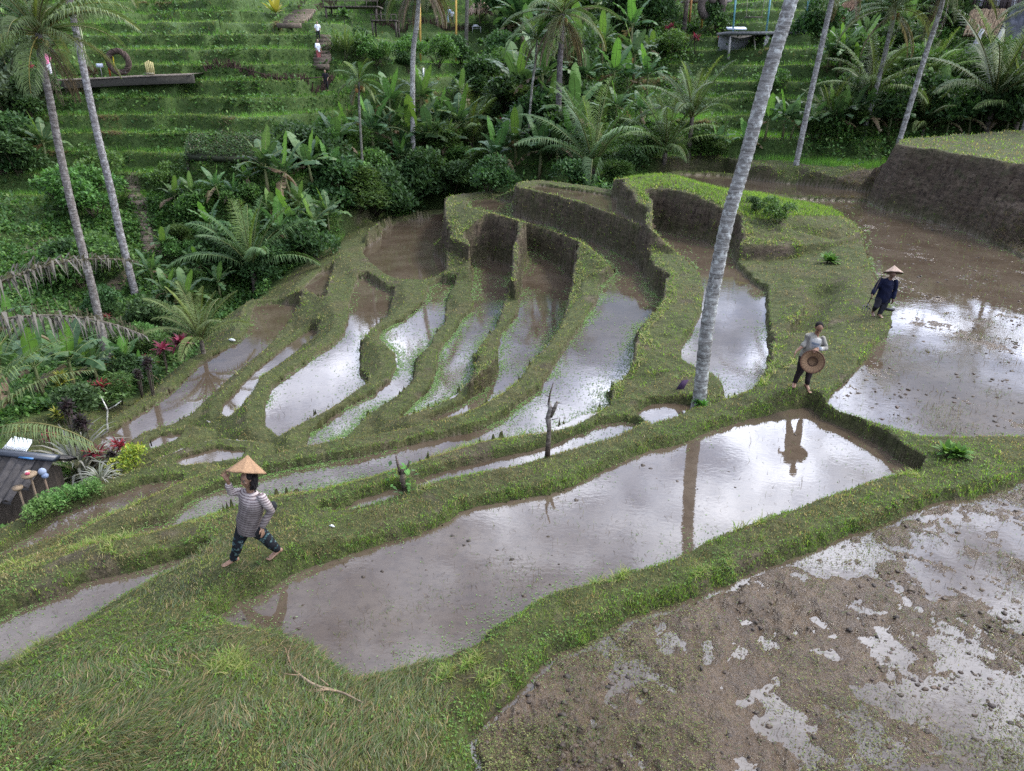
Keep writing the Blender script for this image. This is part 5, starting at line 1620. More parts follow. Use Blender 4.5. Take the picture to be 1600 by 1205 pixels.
# --- wooden platforms at the top
def deck(u, v, Y, w, d, h, lab, name="wooden_platform", col=(.075, .062, .052)):
    p = at(u, v, Y)
    root = empty(name, p)
    G = Geo()
    nb = max(3, int(w / .35))
    for i in range(nb):
        G.box((-w / 2 + (i + .5) * w / nb, 0, 0), (w / nb * .94, d, .12), 0, jit3(col, .3))
    G.build("deck", M["wood"], root)
    for sx in (-1, 1):
        for sy in (-1, 1):
            G = Geo(); G.box((sx * w * .45, sy * d * .42, -h / 2 - .06), (.16, .16, h), 0, jit3(col, .2)); G.build("post", M["wood"], root)
    G = Geo(); G.box((0, -d * .45, .5), (w, .06, .07), 0, col)
    for i in range(6): G.box((-w * .48 + i * w * .192, -d * .45, .26), (.06, .06, .5), 0, col)
    G.build("railing", M["wood"], root)
    tag(root, lab, "platform")
deck(552, 12, 82, 5.5, 3, 1.2, "grey-brown timber deck at the top of the far terraces left of the white-trunked palm")
deck(602, 33, 76, 2.4, 2, 1.3, "small dark timber deck below the bigger top deck")

# --- straw parasol
p = hit(750, 50, 72); p.z = at(750, 46, p.y).z
par = empty("straw_parasol", p)
s_ = px2m(p, 1)
G = Geo(); G.tube([(0, 0, -.4), (0, 0, 34 * s_)], .06, 7, (.14, .1, .07)); G.build("pole", M["wood"], par)
G = Geo(); rr = random.Random(4)
for q in range(260):
    a = rr.uniform(0, 6.28); ln = rr.uniform(.7, 1.05); zt = 38 * s_
    G.tube([(.1 * math.cos(a), .1 * math.sin(a), zt - .02), (ln * .6 * 18 * s_ * math.cos(a), ln * .6 * 18 * s_ * math.sin(a), zt - 8 * s_ * ln), (ln * 19 * s_ * math.cos(a), ln * 19 * s_ * math.sin(a), zt - 20 * s_ * ln)], [.05, .06, .03], 4, jit3((.38, .28, .21), .3), False)
G.build("thatch_roof", M["thatch"], par)
tag(par, "straw parasol with shaggy cone roof on the far top path", "parasol")
p = hit(745, 52, 70)
G = Geo(); G.box((0, 0, .65), (1.1, .6, .06), 0, (.45, .45, .45)); G.box((0, 0, .45), (1.0, .5, .05), 0, (.3, .3, .3))
for sx in (-1, 1):
    for sy in (-1, 1): G.box((sx * .48, sy * .24, .32), (.06, .06, .64), 0, (.4, .4, .4))
G.ell((-.1, 0, .78), (.35, .2, .12), 8, 6, (.6, .62, .66))
o = G.build("grey_table", M["wood"]); o.location = p; tag(o, "small grey table with pale bundle under the straw parasol", "table")
for u_, v0_, v1_, y_, lab in [(654, 36, -15, 80, "yellow bamboo pole just right of the white-trunked palm top"), (711, 42, -20, 88, "yellow bamboo pole beside the two visitors in pale blue"), (1098, 24, -15, 76, "slim yellow pole at the left of the heart nest")]:
    a, b = at(u_, v0_, y_), at(u_ + 1.5, v1_, y_)
    a.z = min(a.z, zat(a.x, a.y))
    G = Geo(); G.tube([(0, 0, -.1), tuple(b - a)], .11, 7, (.36, .23, .06)); o = G.build("bamboo_pole", M["wood"]); o.location = a
    tag(o, lab, "pole", "bamboo poles")

# --- heart nest and the platforms round it
p = at(1110, 36, 74)
ring_nest(p, 15 / FPX * 74 , .42, True, "woven twig ring with heart-shaped opening on the far right slope", 0, (.14, .115, .10))
deckp = at(1103, 3, 78)
G = Geo(); G.box((0, 0, 0), (4.4, 2, .16), 0, (.15, .14, .13)); o = G.build("deck_slab", M["stone"]); o.location = deckp; tag(o, "thin grey platform slab above the heart nest", "platform")
for u_, lab in ((1073, "orange-red post left of the heart nest"), (1078, "second orange post, shorter and paler, left of the heart nest")):
    a, b = at(u_, 24, 76.5), at(u_ + 3, -8, 76.5)
    G = Geo(); G.tube([(0, 0, -.6), tuple(b - a)], .10, 7, (.34, .11, .04) if u_ == 1073 else (.38, .2, .08)); o = G.build("post", M["wood"]); o.location = a
    o.name = "painted_post"; tag(o, lab, "post")
# concrete swing platform
Yp = 66
pl = empty("concrete_platform", at(1196, 52, Yp))
m1 = Yp / FPX / CP * .93
G = Geo(); G.box((0, 1.2, 0), (110 * m1, 3.4, .22), 0, (.17, .17, .17)); G.build("slab", M["stone"], pl)
G = Geo(); G.box((-24 * m1, 2.4, -.85), (58 * m1, .2, 1.6), 0, (.30, .30, .31)); G.build("back_wall", M["stone"], pl)
for x_, h_, w_, l_ in ((-49, 1.35, .16, 0), (2, 1.7, .38, .06), (50, 2.5, .45, .14)):
    G = Geo(); G.tube([(x_ * m1, -.2, -.1), (x_ * m1 - l_ * h_ * 2, -.3, -h_ - .6)], [w_ * .5, w_ * .75], 4, (.26, .255, .24)); G.build("pillar", M["stone"], pl)
for x_ in (-14, 30, 38): 
    G = Geo(); G.tube([(x_ * m1, .3, -.1), (x_ * m1 + .3, -.2, -2.1)], .07, 5, (.2, .18, .15)); G.build("prop", M["wood"], pl)
G = Geo(); G.box((-40 * m1, .2, .35), (26 * m1, .6, .10), 0, (.45, .50, .58), Matrix.Rotation(.25, 4, "X")); G.build("pale_panel", M["metal"], pl)
tag(pl, "concrete swing platform on tapered pillars behind the large leaning palm", "platform")
for u0_, u1_, v0_, lab in ((1145, 1152, 50, "leftmost turquoise steel pole of the swing platform"), (1197, 1207, 52, "middle turquoise steel pole of the swing platform"), (1256, 1268, 53, "turquoise steel pole of the swing platform right of the leaning palm")):
    a, b = at(u0_, v0_, Yp), at(u1_, -30, Yp)
    G = Geo(); G.tube([(0, 0, -.1), tuple(b - a)], .075, 7, (.10, .26, .30)); o = G.build("steel_pole", M["metal"]); o.location = a
    tag(o, lab, "pole")
sw = empty("rope_swing", at(1178, 27, Yp))
for x_ in (-.62, .62):
    G = Geo(); G.tube([(x_, 0, 0), (x_ * 1.25, 0, 3.2)], .03, 5, (.35, .34, .24)); G.build("rope", M["cloth"], sw)
G = Geo(); G.box((0, 0, 0), (1.4, .35, .08), 0, (.10, .085, .07)); G.build("seat", M["wood"], sw)
tag(sw, "rope swing hanging above the concrete platform", "swing")

# --- thatched huts, stone wall, terrace restaurant
def thatch_roof(name, quad, lab, cat, n=500, col=(.23, .17, .11), posts=True):
    """shaggy roof slope between four corners: top-left, top-right, bottom-right, bottom-left"""
    tl, tr, br, bl = quad
    o0 = (tl + tr) / 2
    root = empty(name, o0)
    G = Geo(); rr = random.Random(8)
    nv = (tr - tl).cross(bl - tl).normalized()
    if nv.y > 0: nv = -nv
    for q in range(n):
        a, t0 = rr.random(), rr.uniform(-.05, .85)
        A, B = tl.lerp(tr, a), bl.lerp(br, min(1, max(0, a + rr.uniform(-.01, .01))))
        s = A.lerp(B, max(0, t0)) - o0 + nv * rr.uniform(.0, .12); e = A.lerp(B, t0 + rr.uniform(.12, .24)) - o0 + nv * rr.uniform(-.02, .06)
        G.tube([tuple(s), tuple(e)], [.045, .02], 4, jit3(col, .35), False)
    W = [tl - o0, tr - o0, br - o0, bl - o0]
    G.add([tuple(w) for w in W] + [tuple(w - nv * .25) for w in W], [np.array([[0, 1, 2, 3], [7, 6, 5, 4], [0, 4, 5, 1], [3, 2, 6, 7], [0, 3, 7, 4], [1, 5, 6, 2]])], tuple(c * .6 for c in col))
    G.build("thatch", M["thatch"], root)
    tag(root, lab, cat)
    return root
th = thatch_roof("thatched_canopy", (at(1518, 16, 62), at(1574, 15, 62), at(1557, 55, 60.6), at(1506, 54, 60.6)), "brown straw canopy draped over the wall at upper right", "canopy", 700)
hut2 = thatch_roof("thatched_hut", (at(1332, -12, 70), at(1352, -8, 70.5), at(1345, 18, 68.5), at(1309, 16, 68.5)), "thatched hut corner showing between the palms at top right", "hut", 260, (.20, .13, .09))
o0 = hut2.location
G = Geo(); q = at(1318, 20, 69.2) - o0; G.box((q.x + .5, q.y + .3, q.z - .4), (1.6, 1.2, 1.7), .2, (.16, .04, .035)); G.build("wall", M["wood"], hut2)
# stone wall with its leaning face
G = Geo()
V, F = [], []
cols_ = 26; rows_ = 14
for i in range(cols_ + 1):
    for j in range(rows_ + 1):
        t, s = i / cols_, j / rows_
        top = at(1578 + 130 * t, 16 + 2 * t - 22 * min(1, t * 3), 62.5); bot = at(1538 + 150 * t, 100, 60.5)
        q = top.lerp(bot, s)
        nz = float(vnoise(np.array(i * 1.3), np.array(j * 1.3), 77)) * .16
        V.append((q.x, q.y - nz, q.z + nz * .4))
for i in range(cols_):
    for j in range(rows_):
        a = i * (rows_ + 1) + j
        F.append((a, a + 1, a + rows_ + 2, a + rows_ + 1))
G.add(V, [np.array(F)], np.array([jit3((.05, .055, .07), .5) for _ in V]))
o = G.build("stone_wall", M["stone"]); md = o.modifiers.new("thick", "SOLIDIFY"); md.thickness = 1.0; md.offset = -1
tag(o, "dark rubble stone wall leaning back at the upper right edge", "wall")
# concrete balustrade under the canopy
bal = empty("concrete_balustrade", at(1530, 83, 60))
mm_ = 60 / FPX / CP * .95
G = Geo(); G.box((0, 0, 0), (44 * mm_, .3, .35), 0, (.27, .27, .28)); G.build("base", M["stone"], bal)
for x0 in (-8, 20):
    G = Geo(); G.tube([(x0 * mm_ - .12, 0, .1), (x0 * mm_, 0, .6), (x0 * mm_ + .3, 0, 1.6)], [.38, .17, .14], 6, (.27, .27, .28)); G.build("pillar", M["stone"], bal)
for x0 in (6,):
    ar = [((x0 + 13 * math.cos(a * math.pi / 10)) * mm_, 0, .95 + .0 - math.sin(a * math.pi / 10) * .75) for a in range(11)]
    G = Geo(); G.tube(ar, .10, 6, (.27, .27, .28)); G.build("arch", M["stone"], bal)
tag(bal, "grey concrete balustrade with rounded opening under the straw canopy", "balustrade")
# restaurant terrace
rs_ = empty("restaurant_terrace", at(1545, 14, 66))
mr = 66 / FPX / CP * .93
G = Geo(); G.box((10 * mr, 1.5, -.15), (130 * mr, 4, .22), 0, (.06, .05, .05)); G.build("floor_slab", M["wood"], rs_)
for i in range(6):
    G = Geo(); G.box((-50 * mr + i * 24 * mr, -.3, 1.6), (.22, .22, 3.4), 0, (.10, .075, .065)); G.build("column", M["wood"], rs_)
G = Geo(); G.box((10 * mr, -.4, .95), (130 * mr, .08, .08), 0, (.05, .04, .04)); G.box((10 * mr, -.4, .5), (130 * mr, .06, .05), 0, (.05, .04, .04))
for i in range(40): G.box((-55 * mr + i * 3.3 * mr, -.4, .5), (.04, .04, .95), 0, (.07, .05, .045))
G.build("railing", M["wood"], rs_)
for i in range(5):
    G = Geo(); G.box((-38 * mr + i * 24 * mr, 2.6, 1.3), (9 * mr, .06, 1.9), 0, (.45, .48, .52)); G.build("window", M["metal"], rs_)
G = Geo(); G.box((10 * mr, 3.2, 1.6), (130 * mr, .2, 3.5), 0, (.06, .05, .055)); G.build("back_wall", M["wood"], rs_)
G = Geo(); G.box((10 * mr, 1.5, 3.4), (140 * mr, 5, .3), 0, (.10, .085, .07)); G.build("roof", M["thatch"], rs_)
tag(rs_, "dark railed restaurant terrace along the top right edge above the straw canopy", "building")

# --- shelter smothered in vines
pv_ = hit(345, 268, 44)
Yv = pv_.y
vs_ = empty("vine_shelter", pv_)
c00, c10, c11, c01 = at(287, 243, Yv), at(411, 247, Yv), at(408, 213, Yv + 2.6), at(297, 210, Yv + 2.6)
G = Geo()
W = [c - pv_ for c in (c00, c10, c11, c01)]
G.add([tuple(w) for w in W] + [tuple(w - Vector((0, 0, .3))) for w in W], [np.array([[0, 1, 2, 3], [7, 6, 5, 4], [0, 4, 5, 1], [1, 5, 6, 2], [2, 6, 7, 3], [3, 7, 4, 0]])], (.03, .035, .02))
G.build("roof", M["wood"], vs_)
for i in range(4):
    for k_ in (0, 1):
        a = (W[0].lerp(W[1], i / 3 * .96 + .02)) if k_ == 0 else (W[3].lerp(W[2], i / 3 * .96 + .02))
        G = Geo(); G.tube([(a.x, a.y + (.15 if k_ == 0 else -.1), a.z - .1), (a.x, a.y + (.15 if k_ == 0 else -.1), -1.2)], .09, 6, (.04, .035, .028)); G.build("post", M["wood"], vs_)
n = 5200
a_, b_ = rng.random(n), rng.random(n)
PV = np.array([(W[0].lerp(W[1], float(x))).lerp(W[3].lerp(W[2], float(x)), float(y)) for x, y in zip(a_, b_)])
PV[:, 2] += .05 + .22 * rng.random(n) * (1 + fbm(PV[:, 0], PV[:, 1], 5, 2))
e = (rng.random(n) < .30) & (np.sin(a_ * 61) + np.sin(a_ * 23 + 1) > .9)                                      # trailing over the front edge
PV[e] = np.array([W[0].lerp(W[1], float(x)) for x in a_[e]])
hang_len = (.25 + .75 * np.abs(fbm(a_ * 14, a_ * 0, 6, 3)) * 2.2)
PV[e, 2] -= (rng.random(e.sum()) * hang_len[e]); PV[e, 1] -= .05 + .1 * rng.random(e.sum())
V, F, C = leaves("v", PV, .10 + .08 * rng.random(n), pal(n, [(.045, .085, .03), (.06, .11, .035), (.035, .06, .025), (.08, .07, .04)], [3, 2, 2, 1]), .8)
link("vines", make_mesh("vines", V, F, C), M["leaf"], vs_)
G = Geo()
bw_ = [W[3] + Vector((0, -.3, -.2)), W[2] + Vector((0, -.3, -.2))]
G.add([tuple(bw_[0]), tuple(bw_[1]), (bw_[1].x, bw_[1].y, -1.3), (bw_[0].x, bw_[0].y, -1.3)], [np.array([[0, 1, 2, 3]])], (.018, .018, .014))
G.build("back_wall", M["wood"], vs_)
tag(vs_, "open shelter smothered in creeping vines on the left slope", "shelter")

# --- dead stump post, sprout and dry branch
p = hit(856, 714, 9)
st = empty("dead_post", p)
k_ = px2m(p, 1) * 1.12
def S(u, v, dy=0): return ((u - 856) * k_, dy, (714 - v) * k_)
G = Geo()
G.tube([S(855, 722), S(856, 695), S(857, 670), S(855, 655), S(858, 640), S(856, 630)], [4.2 * k_, 3.5 * k_, 3.0 * k_, 3.8 * k_, 3.2 * k_, 2.0 * k_], 10, np.array([(.075, .055, .042), (.085, .066, .052), (.11, .09, .075), (.17, .15, .13), (.20, .18, .16), (.16, .14, .12)]))
G.tube([S(858, 652), S(863, 640, -.01), S(867, 629, -.02)], [3.2 * k_, 3.0 * k_, 1.6 * k_], 8, (.13, .11, .09))
G.tube([S(855, 634), S(857, 618), S(861, 602)], [1.6 * k_, 1.2 * k_, .6 * k_], 7, (.09, .07, .055))
for (u0, v0, u1, v1) in ((856, 622, 850, 620), (866, 632, 873, 631), (860, 657, 869, 654), (853, 656, 850, 654), (856, 637, 852, 635)):
    G.tube([S(u0, v0), S(u1, v1, -.02)], [.8 * k_, .35 * k_], 5, (.08, .06, .05))
G.build("stem", M["bark"], st, True)
tag(st, "dead forked tree post standing at the edge of the narrow channel", "post")
p = hit(634, 766, 8)
spr = empty("sprouting_stump", p)
k_ = px2m(p, 1) * 1.12
G = Geo()
def S2(u, v, dy=0): return ((u - 634) * k_, dy, (766 - v) * k_)
G.tube([S2(634, 772), S2(630, 750), S2(632, 735)], [4 * k_, 3.6 * k_, 2.4 * k_], 8, (.09, .07, .055)); G.tube([S2(628, 742), S2(626, 728), S2(624, 714)], [2.2 * k_, 2 * k_, 1 * k_], 7, (.10, .075, .06))
G.tube([S2(634, 740), S2(640, 728), S2(641, 720)], [1.6 * k_, 1.2 * k_, .8 * k_], 6, (.11, .09, .07))
G.build("stem", M["bark"], spr, True)
PS = []
for q in range(34):
    u, v = R_.uniform(613, 650), R_.uniform(722, 770)
    PS.append(S2(u, v, R_.uniform(-.18, .12)))
V, F, C = leaves("s", np.array(PS), np.full(34, 9 * k_) * (.7 + .6 * rng.random(34)), pal(34, [(.06, .14, .03), (.09, .19, .04), (.05, .10, .03)], [2, 2, 1]), .9, aspect=.6)
link("foliage", make_mesh("foliage", V, F, C), M["leaf"], spr)
tag(spr, "short stump sprouting fresh leaves beside the narrow channel", "plant")
brp = [(438, 1012), (447, 1020), (452, 1036), (458, 1050), (470, 1062), (485, 1074), (500, 1078), (520, 1083), (540, 1092), (568, 1104)]
H0 = hit(500, 1078)
def on(u, v, dz=.05):
    q = hit(u, v); return tuple(q - H0 + Vector((0, 0, dz)))
br_ = empty("dry_branch", H0)
G = Geo()
G.tube([on(u, v, .04 + .02 * math.sin(i * 1.7)) for i, (u, v) in enumerate(brp)], [.004, .006, .008, .011, .014, .016, .017, .015, .013, .008], 9, np.array([(.16, .10, .06)] * 4 + [(.18, .135, .09)] * 3 + [(.14, .105, .07)] * 3))
for a_, r_ in (([(460, 1006), (452, 1024), (452, 1038)], (.004, .010, .014)), ([(440, 1058), (452, 1060), (468, 1061)], (.004, .012, .016)), ([(495, 1062), (505, 1070), (514, 1078)], (.016, .014, .014)), ([(492, 1090), (510, 1086), (526, 1085)], (.006, .026, .02)), ([(482, 1088), (496, 1086), (505, 1082)], (.003, .006, .01)), ([(448, 1040), (452, 1046), (457, 1050)], (.003, .006, .01))):
    G.tube([on(u, v, .05) for u, v in a_], [q * .55 for q in r_], 7, (.17, .12, .075))
G.build("limb", M["wood"], br_, True)
tag(br_, "pale dry forked branch lying on the grassy mound in front", "branch")
# bare white branch beside the leftmost pond
H1 = hit(160, 684, 12)
wb = empty("white_branch", H1)
kk_ = px2m(H1, 1) * 1.1
G = Geo()
def S3(u, v, dy=0): return ((u - 154) * kk_, dy, (680 - v) * kk_ )
G.tube([S3(150, 684), S3(163, 674), S3(165, 660), S3(169, 646), S3(165, 628)], [1.5 * kk_, 1.3 * kk_, 1 * kk_, .9 * kk_, .5 * kk_], 7, (.42, .40, .35))
G.tube([S3(169, 646), S3(180, 640), S3(188, 634)], [.9 * kk_, .7 * kk_, .4 * kk_], 6, (.42, .40, .35))
G.build("stem", M["bark"], wb, True)
PS = [S3(R_.uniform(158, 170) if i < 7 else R_.uniform(184, 196), R_.uniform(624, 632), R_.uniform(-.1, .1)) for i in range(14)]
V, F, C = leaves("s", np.array(PS), np.full(14, 6 * kk_), pal(14, [(.10, .18, .06), (.14, .24, .08)], [1, 1]), .9)
link("foliage", make_mesh("foliage", V, F, C), M["leaf"], wb)
tag(wb, "bare white forked branch with few leaves beside the leftmost pond's tip", "branch")
# white pipes among the shrubs, litter
for (a_, b_, lab) in (((196, 537), (234, 545), "upper of two thin white pipes lying in the shrubs by the red leaf plants"), ((208, 552), (230, 556), "lower, shorter of two thin white pipes in the shrubs by the red leaf plants")):
    A, B = hit(*a_, 25), hit(*b_, 25)
    A.z += .55; B.z += .55
    G = Geo(); G.tube([(0, 0, 0), tuple(B - A)], .03, 7, (.55, .58, .58)); o = G.build("white_pipe", M["metal"], None, True); o.location = A
    tag(o, lab, "pipe")
A = hit(661, 122, 55)
G = Geo(); G.tube([(0, 0, -.1), (.05, 0, .75)], .09, 7, (.6, .62, .62)); o = G.build("white_pipe", M["metal"], None, True); o.location = A; tag(o, "short white upright pipe on the far terrace right of the white-trunked palm", "pipe")
for u_, v_, s_, lab in ((519, 826, .045, "white scrap of paper on the grassy dike right of the waving farmer"), (363, 535, .16, "white bottle at the upper shore of the leftmost dark pond"), (312, 622, .05, "white flake floating in the leftmost dark pond")):
    q = hit(u_, v_, 5)
    G = Geo(); G.tube([(-s_, 0, .02), (-s_ * .3, .01, .03), (s_ * .5, 0, .03), (s_, .01, .02)], [s_ * .2, s_ * .4, s_ * .35, s_ * .12], 8, (.62, .63, .62)); o = G.build("litter", M["cloth"], None, True); o.location = q; o.rotation_euler = (0, 0, R_.uniform(-.8, .8))
    tag(o, lab, "litter")
q = hit(1066, 611, 12)
G = Geo(); G.add([(-.16, 0, .02), (.02, -.03, .05), (.14, .05, .26), (-.02, .07, .22)], [np.array([[0, 1, 2, 3]])], (.05, .03, .06)); o = G.build("plastic_scrap", M["cloth"]); o.location = q
md = o.modifiers.new("thick", "SOLIDIFY"); md.thickness = .01
tag(o, "dark purple scrap of sheet lying left of the large palm's foot", "litter")
# ------------------------------------------------------------------ people
def remesh(G, name, voxel, mat, parent, colfun=None, smooth_it=4, disp=None):
    """melt the collected shapes into one continuous surface"""
    me = G.mesh(name)
    tmp = bpy.data.objects.new("melt", me); COL.objects.link(tmp)
    md = tmp.modifiers.new("r", "REMESH"); md.mode = "VOXEL"; md.voxel_size = voxel
    if smooth_it:
        sm = tmp.modifiers.new("s", "SMOOTH"); sm.factor = .5; sm.iterations = smooth_it
    dg = bpy.context.evaluated_depsgraph_get()
    ev = tmp.evaluated_get(dg)
    m2 = bpy.data.meshes.new_from_object(ev)
    bpy.data.objects.remove(tmp); bpy.data.meshes.remove(me)
    m2.name = name
    nv = len(m2.vertices)
    co = np.empty(nv * 3, dtype=np.float32); m2.vertices.foreach_get("co", co); co = co.reshape(-1, 3)
    if disp is not None:
        no = np.empty(nv * 3, dtype=np.float32); m2.vertices.foreach_get("normal", no); no = no.reshape(-1, 3)
        co = co + no * disp(co)[:, None]
        m2.vertices.foreach_set("co", co.ravel())
    c = np.ones((nv, 4), dtype=np.float32); c[:, :3] = colfun(co)
    for nme in [a.name for a in m2.attributes if a.name == "Col"]: m2.attributes.remove(m2.attributes[nme])
    a = m2.attributes.new("Col", "FLOAT_COLOR", "POINT"); a.data.foreach_set("color", c.ravel())
    m2.materials.clear(); m2.materials.append(mat)
    m2.polygons.foreach_set("use_smooth", np.ones(len(m2.polygons), dtype=bool))
    m2.update()
    return link(name, m2, None, parent)


def vec(*a): return Vector(a)


def folds(amp, sx=22, sz=9):
    def f(co):
        x, y, z = co[:, 0], co[:, 1], co[:, 2]
        return amp * (np.sin(x * sx + z * sz + 3 * np.sin(z * 7)) * .5 + vnoise(x * 14 + 7, z * 11 + y * 9, 5) * .8)
    return f


def limb(G, pts_, radii, n=12):
    G.tube(pts_, radii, n)
    for p, r in zip(pts_, radii):
        G.ell(tuple(p), (r, r, r), 10, 8)


def hand(G, wrist, dirv, palmn, curl=.4, size=1.0, spread=.22, thumb=1):
    """palm, four fingers of different lengths, thumb from the side of the palm"""
    d = Vector(dirv).normalized(); nn = Vector(palmn); nn = (nn - d * nn.dot(d)).normalized(); s = d.cross(nn).normalized() * thumb
    L = .085 * size
    G.tube([tuple(wrist - d * .02), tuple(wrist + d * L * .5), tuple(wrist + d * L)], [(.027 * size, .017 * size), (.040 * size, .016 * size), (.038 * size, .013 * size)], 10, side=tuple(s))
    for i, ln in enumerate((.062, .075, .070, .055)):
        off = (1.5 - i) * .0205 * size
        b = wrist + d * L + s * off
        dd = (d + s * (1.5 - i) * spread * .45).normalized()
        p = b; ch = [p]
        for q, f in enumerate((.45, .32, .23)):
            a = curl * (q + .6) * .8
            v = dd * math.cos(a) + nn * math.sin(a)
            p = p + v * ln * f * size
            ch.append(p)
        G.tube([tuple(x) for x in ch], [.0092 * size, .0086 * size, .0080 * size, .0065 * size], 8)
        G.ell(tuple(ch[-1]), (.0065 * size,) * 3, 6, 5)
    tb = wrist + d * L * .3 + s * .034 * size
    t1 = tb + (d * .6 + s * .8).normalized() * .034 * size
    t2 = t1 + (d * .95 + s * .25 + nn * .3 * curl).normalized() * .032 * size
    G.tube([tuple(tb - s * .012), tuple(t1), tuple(t2)], [.0135 * size, .0115 * size, .008 * size], 8)


def foot(G, ankle, toe, r=.036):
    a, t = Vector(ankle), Vector(toe)
    d = (t - a); d.z = 0; d.normalize(); s = Vector((-d.y, d.x, 0))
    heel = a - d * .05; heel.z = max(.0, min(a.z, t.z)) + .02
    G.ell(tuple(heel + Vector((0, 0, .012))), (.035, .035, .034), 10, 8)
    G.tube([tuple(a + Vector((0, 0, .02))), tuple(heel + d * .05 + Vector((0, 0, .02))), tuple(t - d * .03), tuple(t)], [(.036, .036), (.040, .034), (.046, .020), (.040, .012)], 12, side=tuple(s))
    for i in range(5):
        o = s * (i - 2) * .017; ln = .03 - .004 * abs(i - 1)
        G.tube([tuple(t + o - d * .01), tuple(t + o + d * ln - Vector((0, 0, .004)))], [.010, .008], 7)


def head(G, c, fwd, up, s=1.0):
    """skull, jaw, nose, brows, lips, ears; returns a frame for colouring"""
    f = Vector(fwd).normalized(); u = Vector(up); u = (u - f * u.dot(f)).normalized(); r = f.cross(u).normalized()
    Mx = Matrix((r, f, u)).transposed()
    c = Vector(c)
    G.ell(tuple(c + u * .03 * s), (.074 * s, .092 * s, .088 * s), 16, 12, M=Mx)
    G.ell(tuple(c - u * .045 * s + f * .022 * s), (.056 * s, .062 * s, .070 * s), 14, 10, M=Mx)
    G.ell(tuple(c - u * .10 * s + f * .055 * s), (.026 * s, .022 * s, .020 * s), 10, 8, M=Mx)
    G.tube([tuple(c + u * .012 * s + f * .088 * s), tuple(c - u * .03 * s + f * .108 * s), tuple(c - u * .036 * s + f * .088 * s)], [.009 * s, .014 * s, .014 * s], 8)
    for sg in (-1, 1):
        G.ell(tuple(c + u * .022 * s + f * .080 * s + r * sg * .030 * s), (.024 * s, .012 * s, .008 * s), 8, 6, M=Mx)
        G.ell(tuple(c - u * .022 * s + f * .066 * s + r * sg * .040 * s), (.022 * s, .020 * s, .018 * s), 8, 6, M=Mx)
        G.ell(tuple(c - u * .012 * s + r * sg * .078 * s - f * .005 * s), (.009 * s, .020 * s, .030 * s), 8, 6, M=Mx)
    G.ell(tuple(c - u * .064 * s + f * .082 * s), (.024 * s, .012 * s, .010 * s), 8, 6, M=Mx)
    return c, r, f, u


def face_cols(frame, skin, s=1.0):
    c, r, f, u = frame
    def fn(co):
        d = co - np.array(c)
        x, y, z = d @ np.array(r), d @ np.array(f), d @ np.array(u)
        col = np.tile(np.array(skin), (len(co), 1)) * (1 + .12 * vnoise(co[:, 0] * 25, co[:, 2] * 25 + co[:, 1] * 9, 3))[:, None]
        lips = (np.abs(x) < .026 * s) & (np.abs(z + .064 * s) < .010 * s) & (y > .07 * s)
        col[lips] = np.array(skin) * np.array([.85, .55, .55])
        brow = (np.abs(np.abs(x) - .030 * s) < .020 * s) & (np.abs(z - .026 * s) < .006 * s) & (y > .065 * s)
        col[brow] = (.02, .015, .012)
        return col
    return fn


def eyes(frame, parent, s=1.0):
    c, r, f, u = frame
    for sg in (-1, 1):
        G = Geo()
        G.ell(tuple(c + u * .004 * s + f * .081 * s + r * sg * .030 * s), (.011 * s, .007 * s, .0055 * s), 10, 8, (.30, .26, .22), Matrix((r, f, u)).transposed())
        G.ell(tuple(c + u * .004 * s + f * .0865 * s + r * sg * .030 * s), (.006 * s, .004 * s, .006 * s), 8, 6, (.012, .01, .008), Matrix((r, f, u)).transposed())
        G.build("eye", M["skin"], parent, True)


def cone_hat(tip, axis, R, h, col, parent=None, name="conical_hat", wob=.01):
    """plaited cone with stitched seams and a rim"""
    a = Vector(axis).normalized(); x = a.orthogonal().normalized(); y = a.cross(x)
    G = Geo(); nn, mm = 40, 12
    V, F, C = [], [], []
    for j in range(mm + 1):
        t = j / mm
        for i in range(nn):
            th = 2 * math.pi * i / nn
            rr_ = R * t * (1 + .012 * math.cos(8 * th)) + .004
            dz = -h * (t ** .92) - .008 * t * abs(math.sin(4 * th))
            V.append(tuple(Vector(tip) + (x * math.cos(th) + y * math.sin(th)) * rr_ + a * dz))
            k_ = 1.0 - .22 * (i % 5 == 0) - .10 * (j % 2) + .08 * math.sin(i * 3.7 + j * 2.2)
            C.append(tuple(np.array(col) * k_))
    for j in range(mm):
        for i in range(nn): F.append((j * nn + i, j * nn + (i + 1) % nn, (j + 1) * nn + (i + 1) % nn, (j + 1) * nn + i))
    G.add(V, [np.array(F)], np.array(C))
    o = G.build(name, M["wicker"], parent)
    md = o.modifiers.new("thick", "SOLIDIFY"); md.thickness = .006
    G = Geo()
    rim = [tuple(Vector(tip) + (x * math.cos(2 * math.pi * i / 36) + y * math.sin(2 * math.pi * i / 36)) * R * 1.005 + a * (-h - .006)) for i in range(37)]
    G.tube(rim, .007, 6, tuple(np.array(col) * .55), False)
    G.build("rim", M["wicker"], o)
    return o


SKIN = (.20, .115, .072)
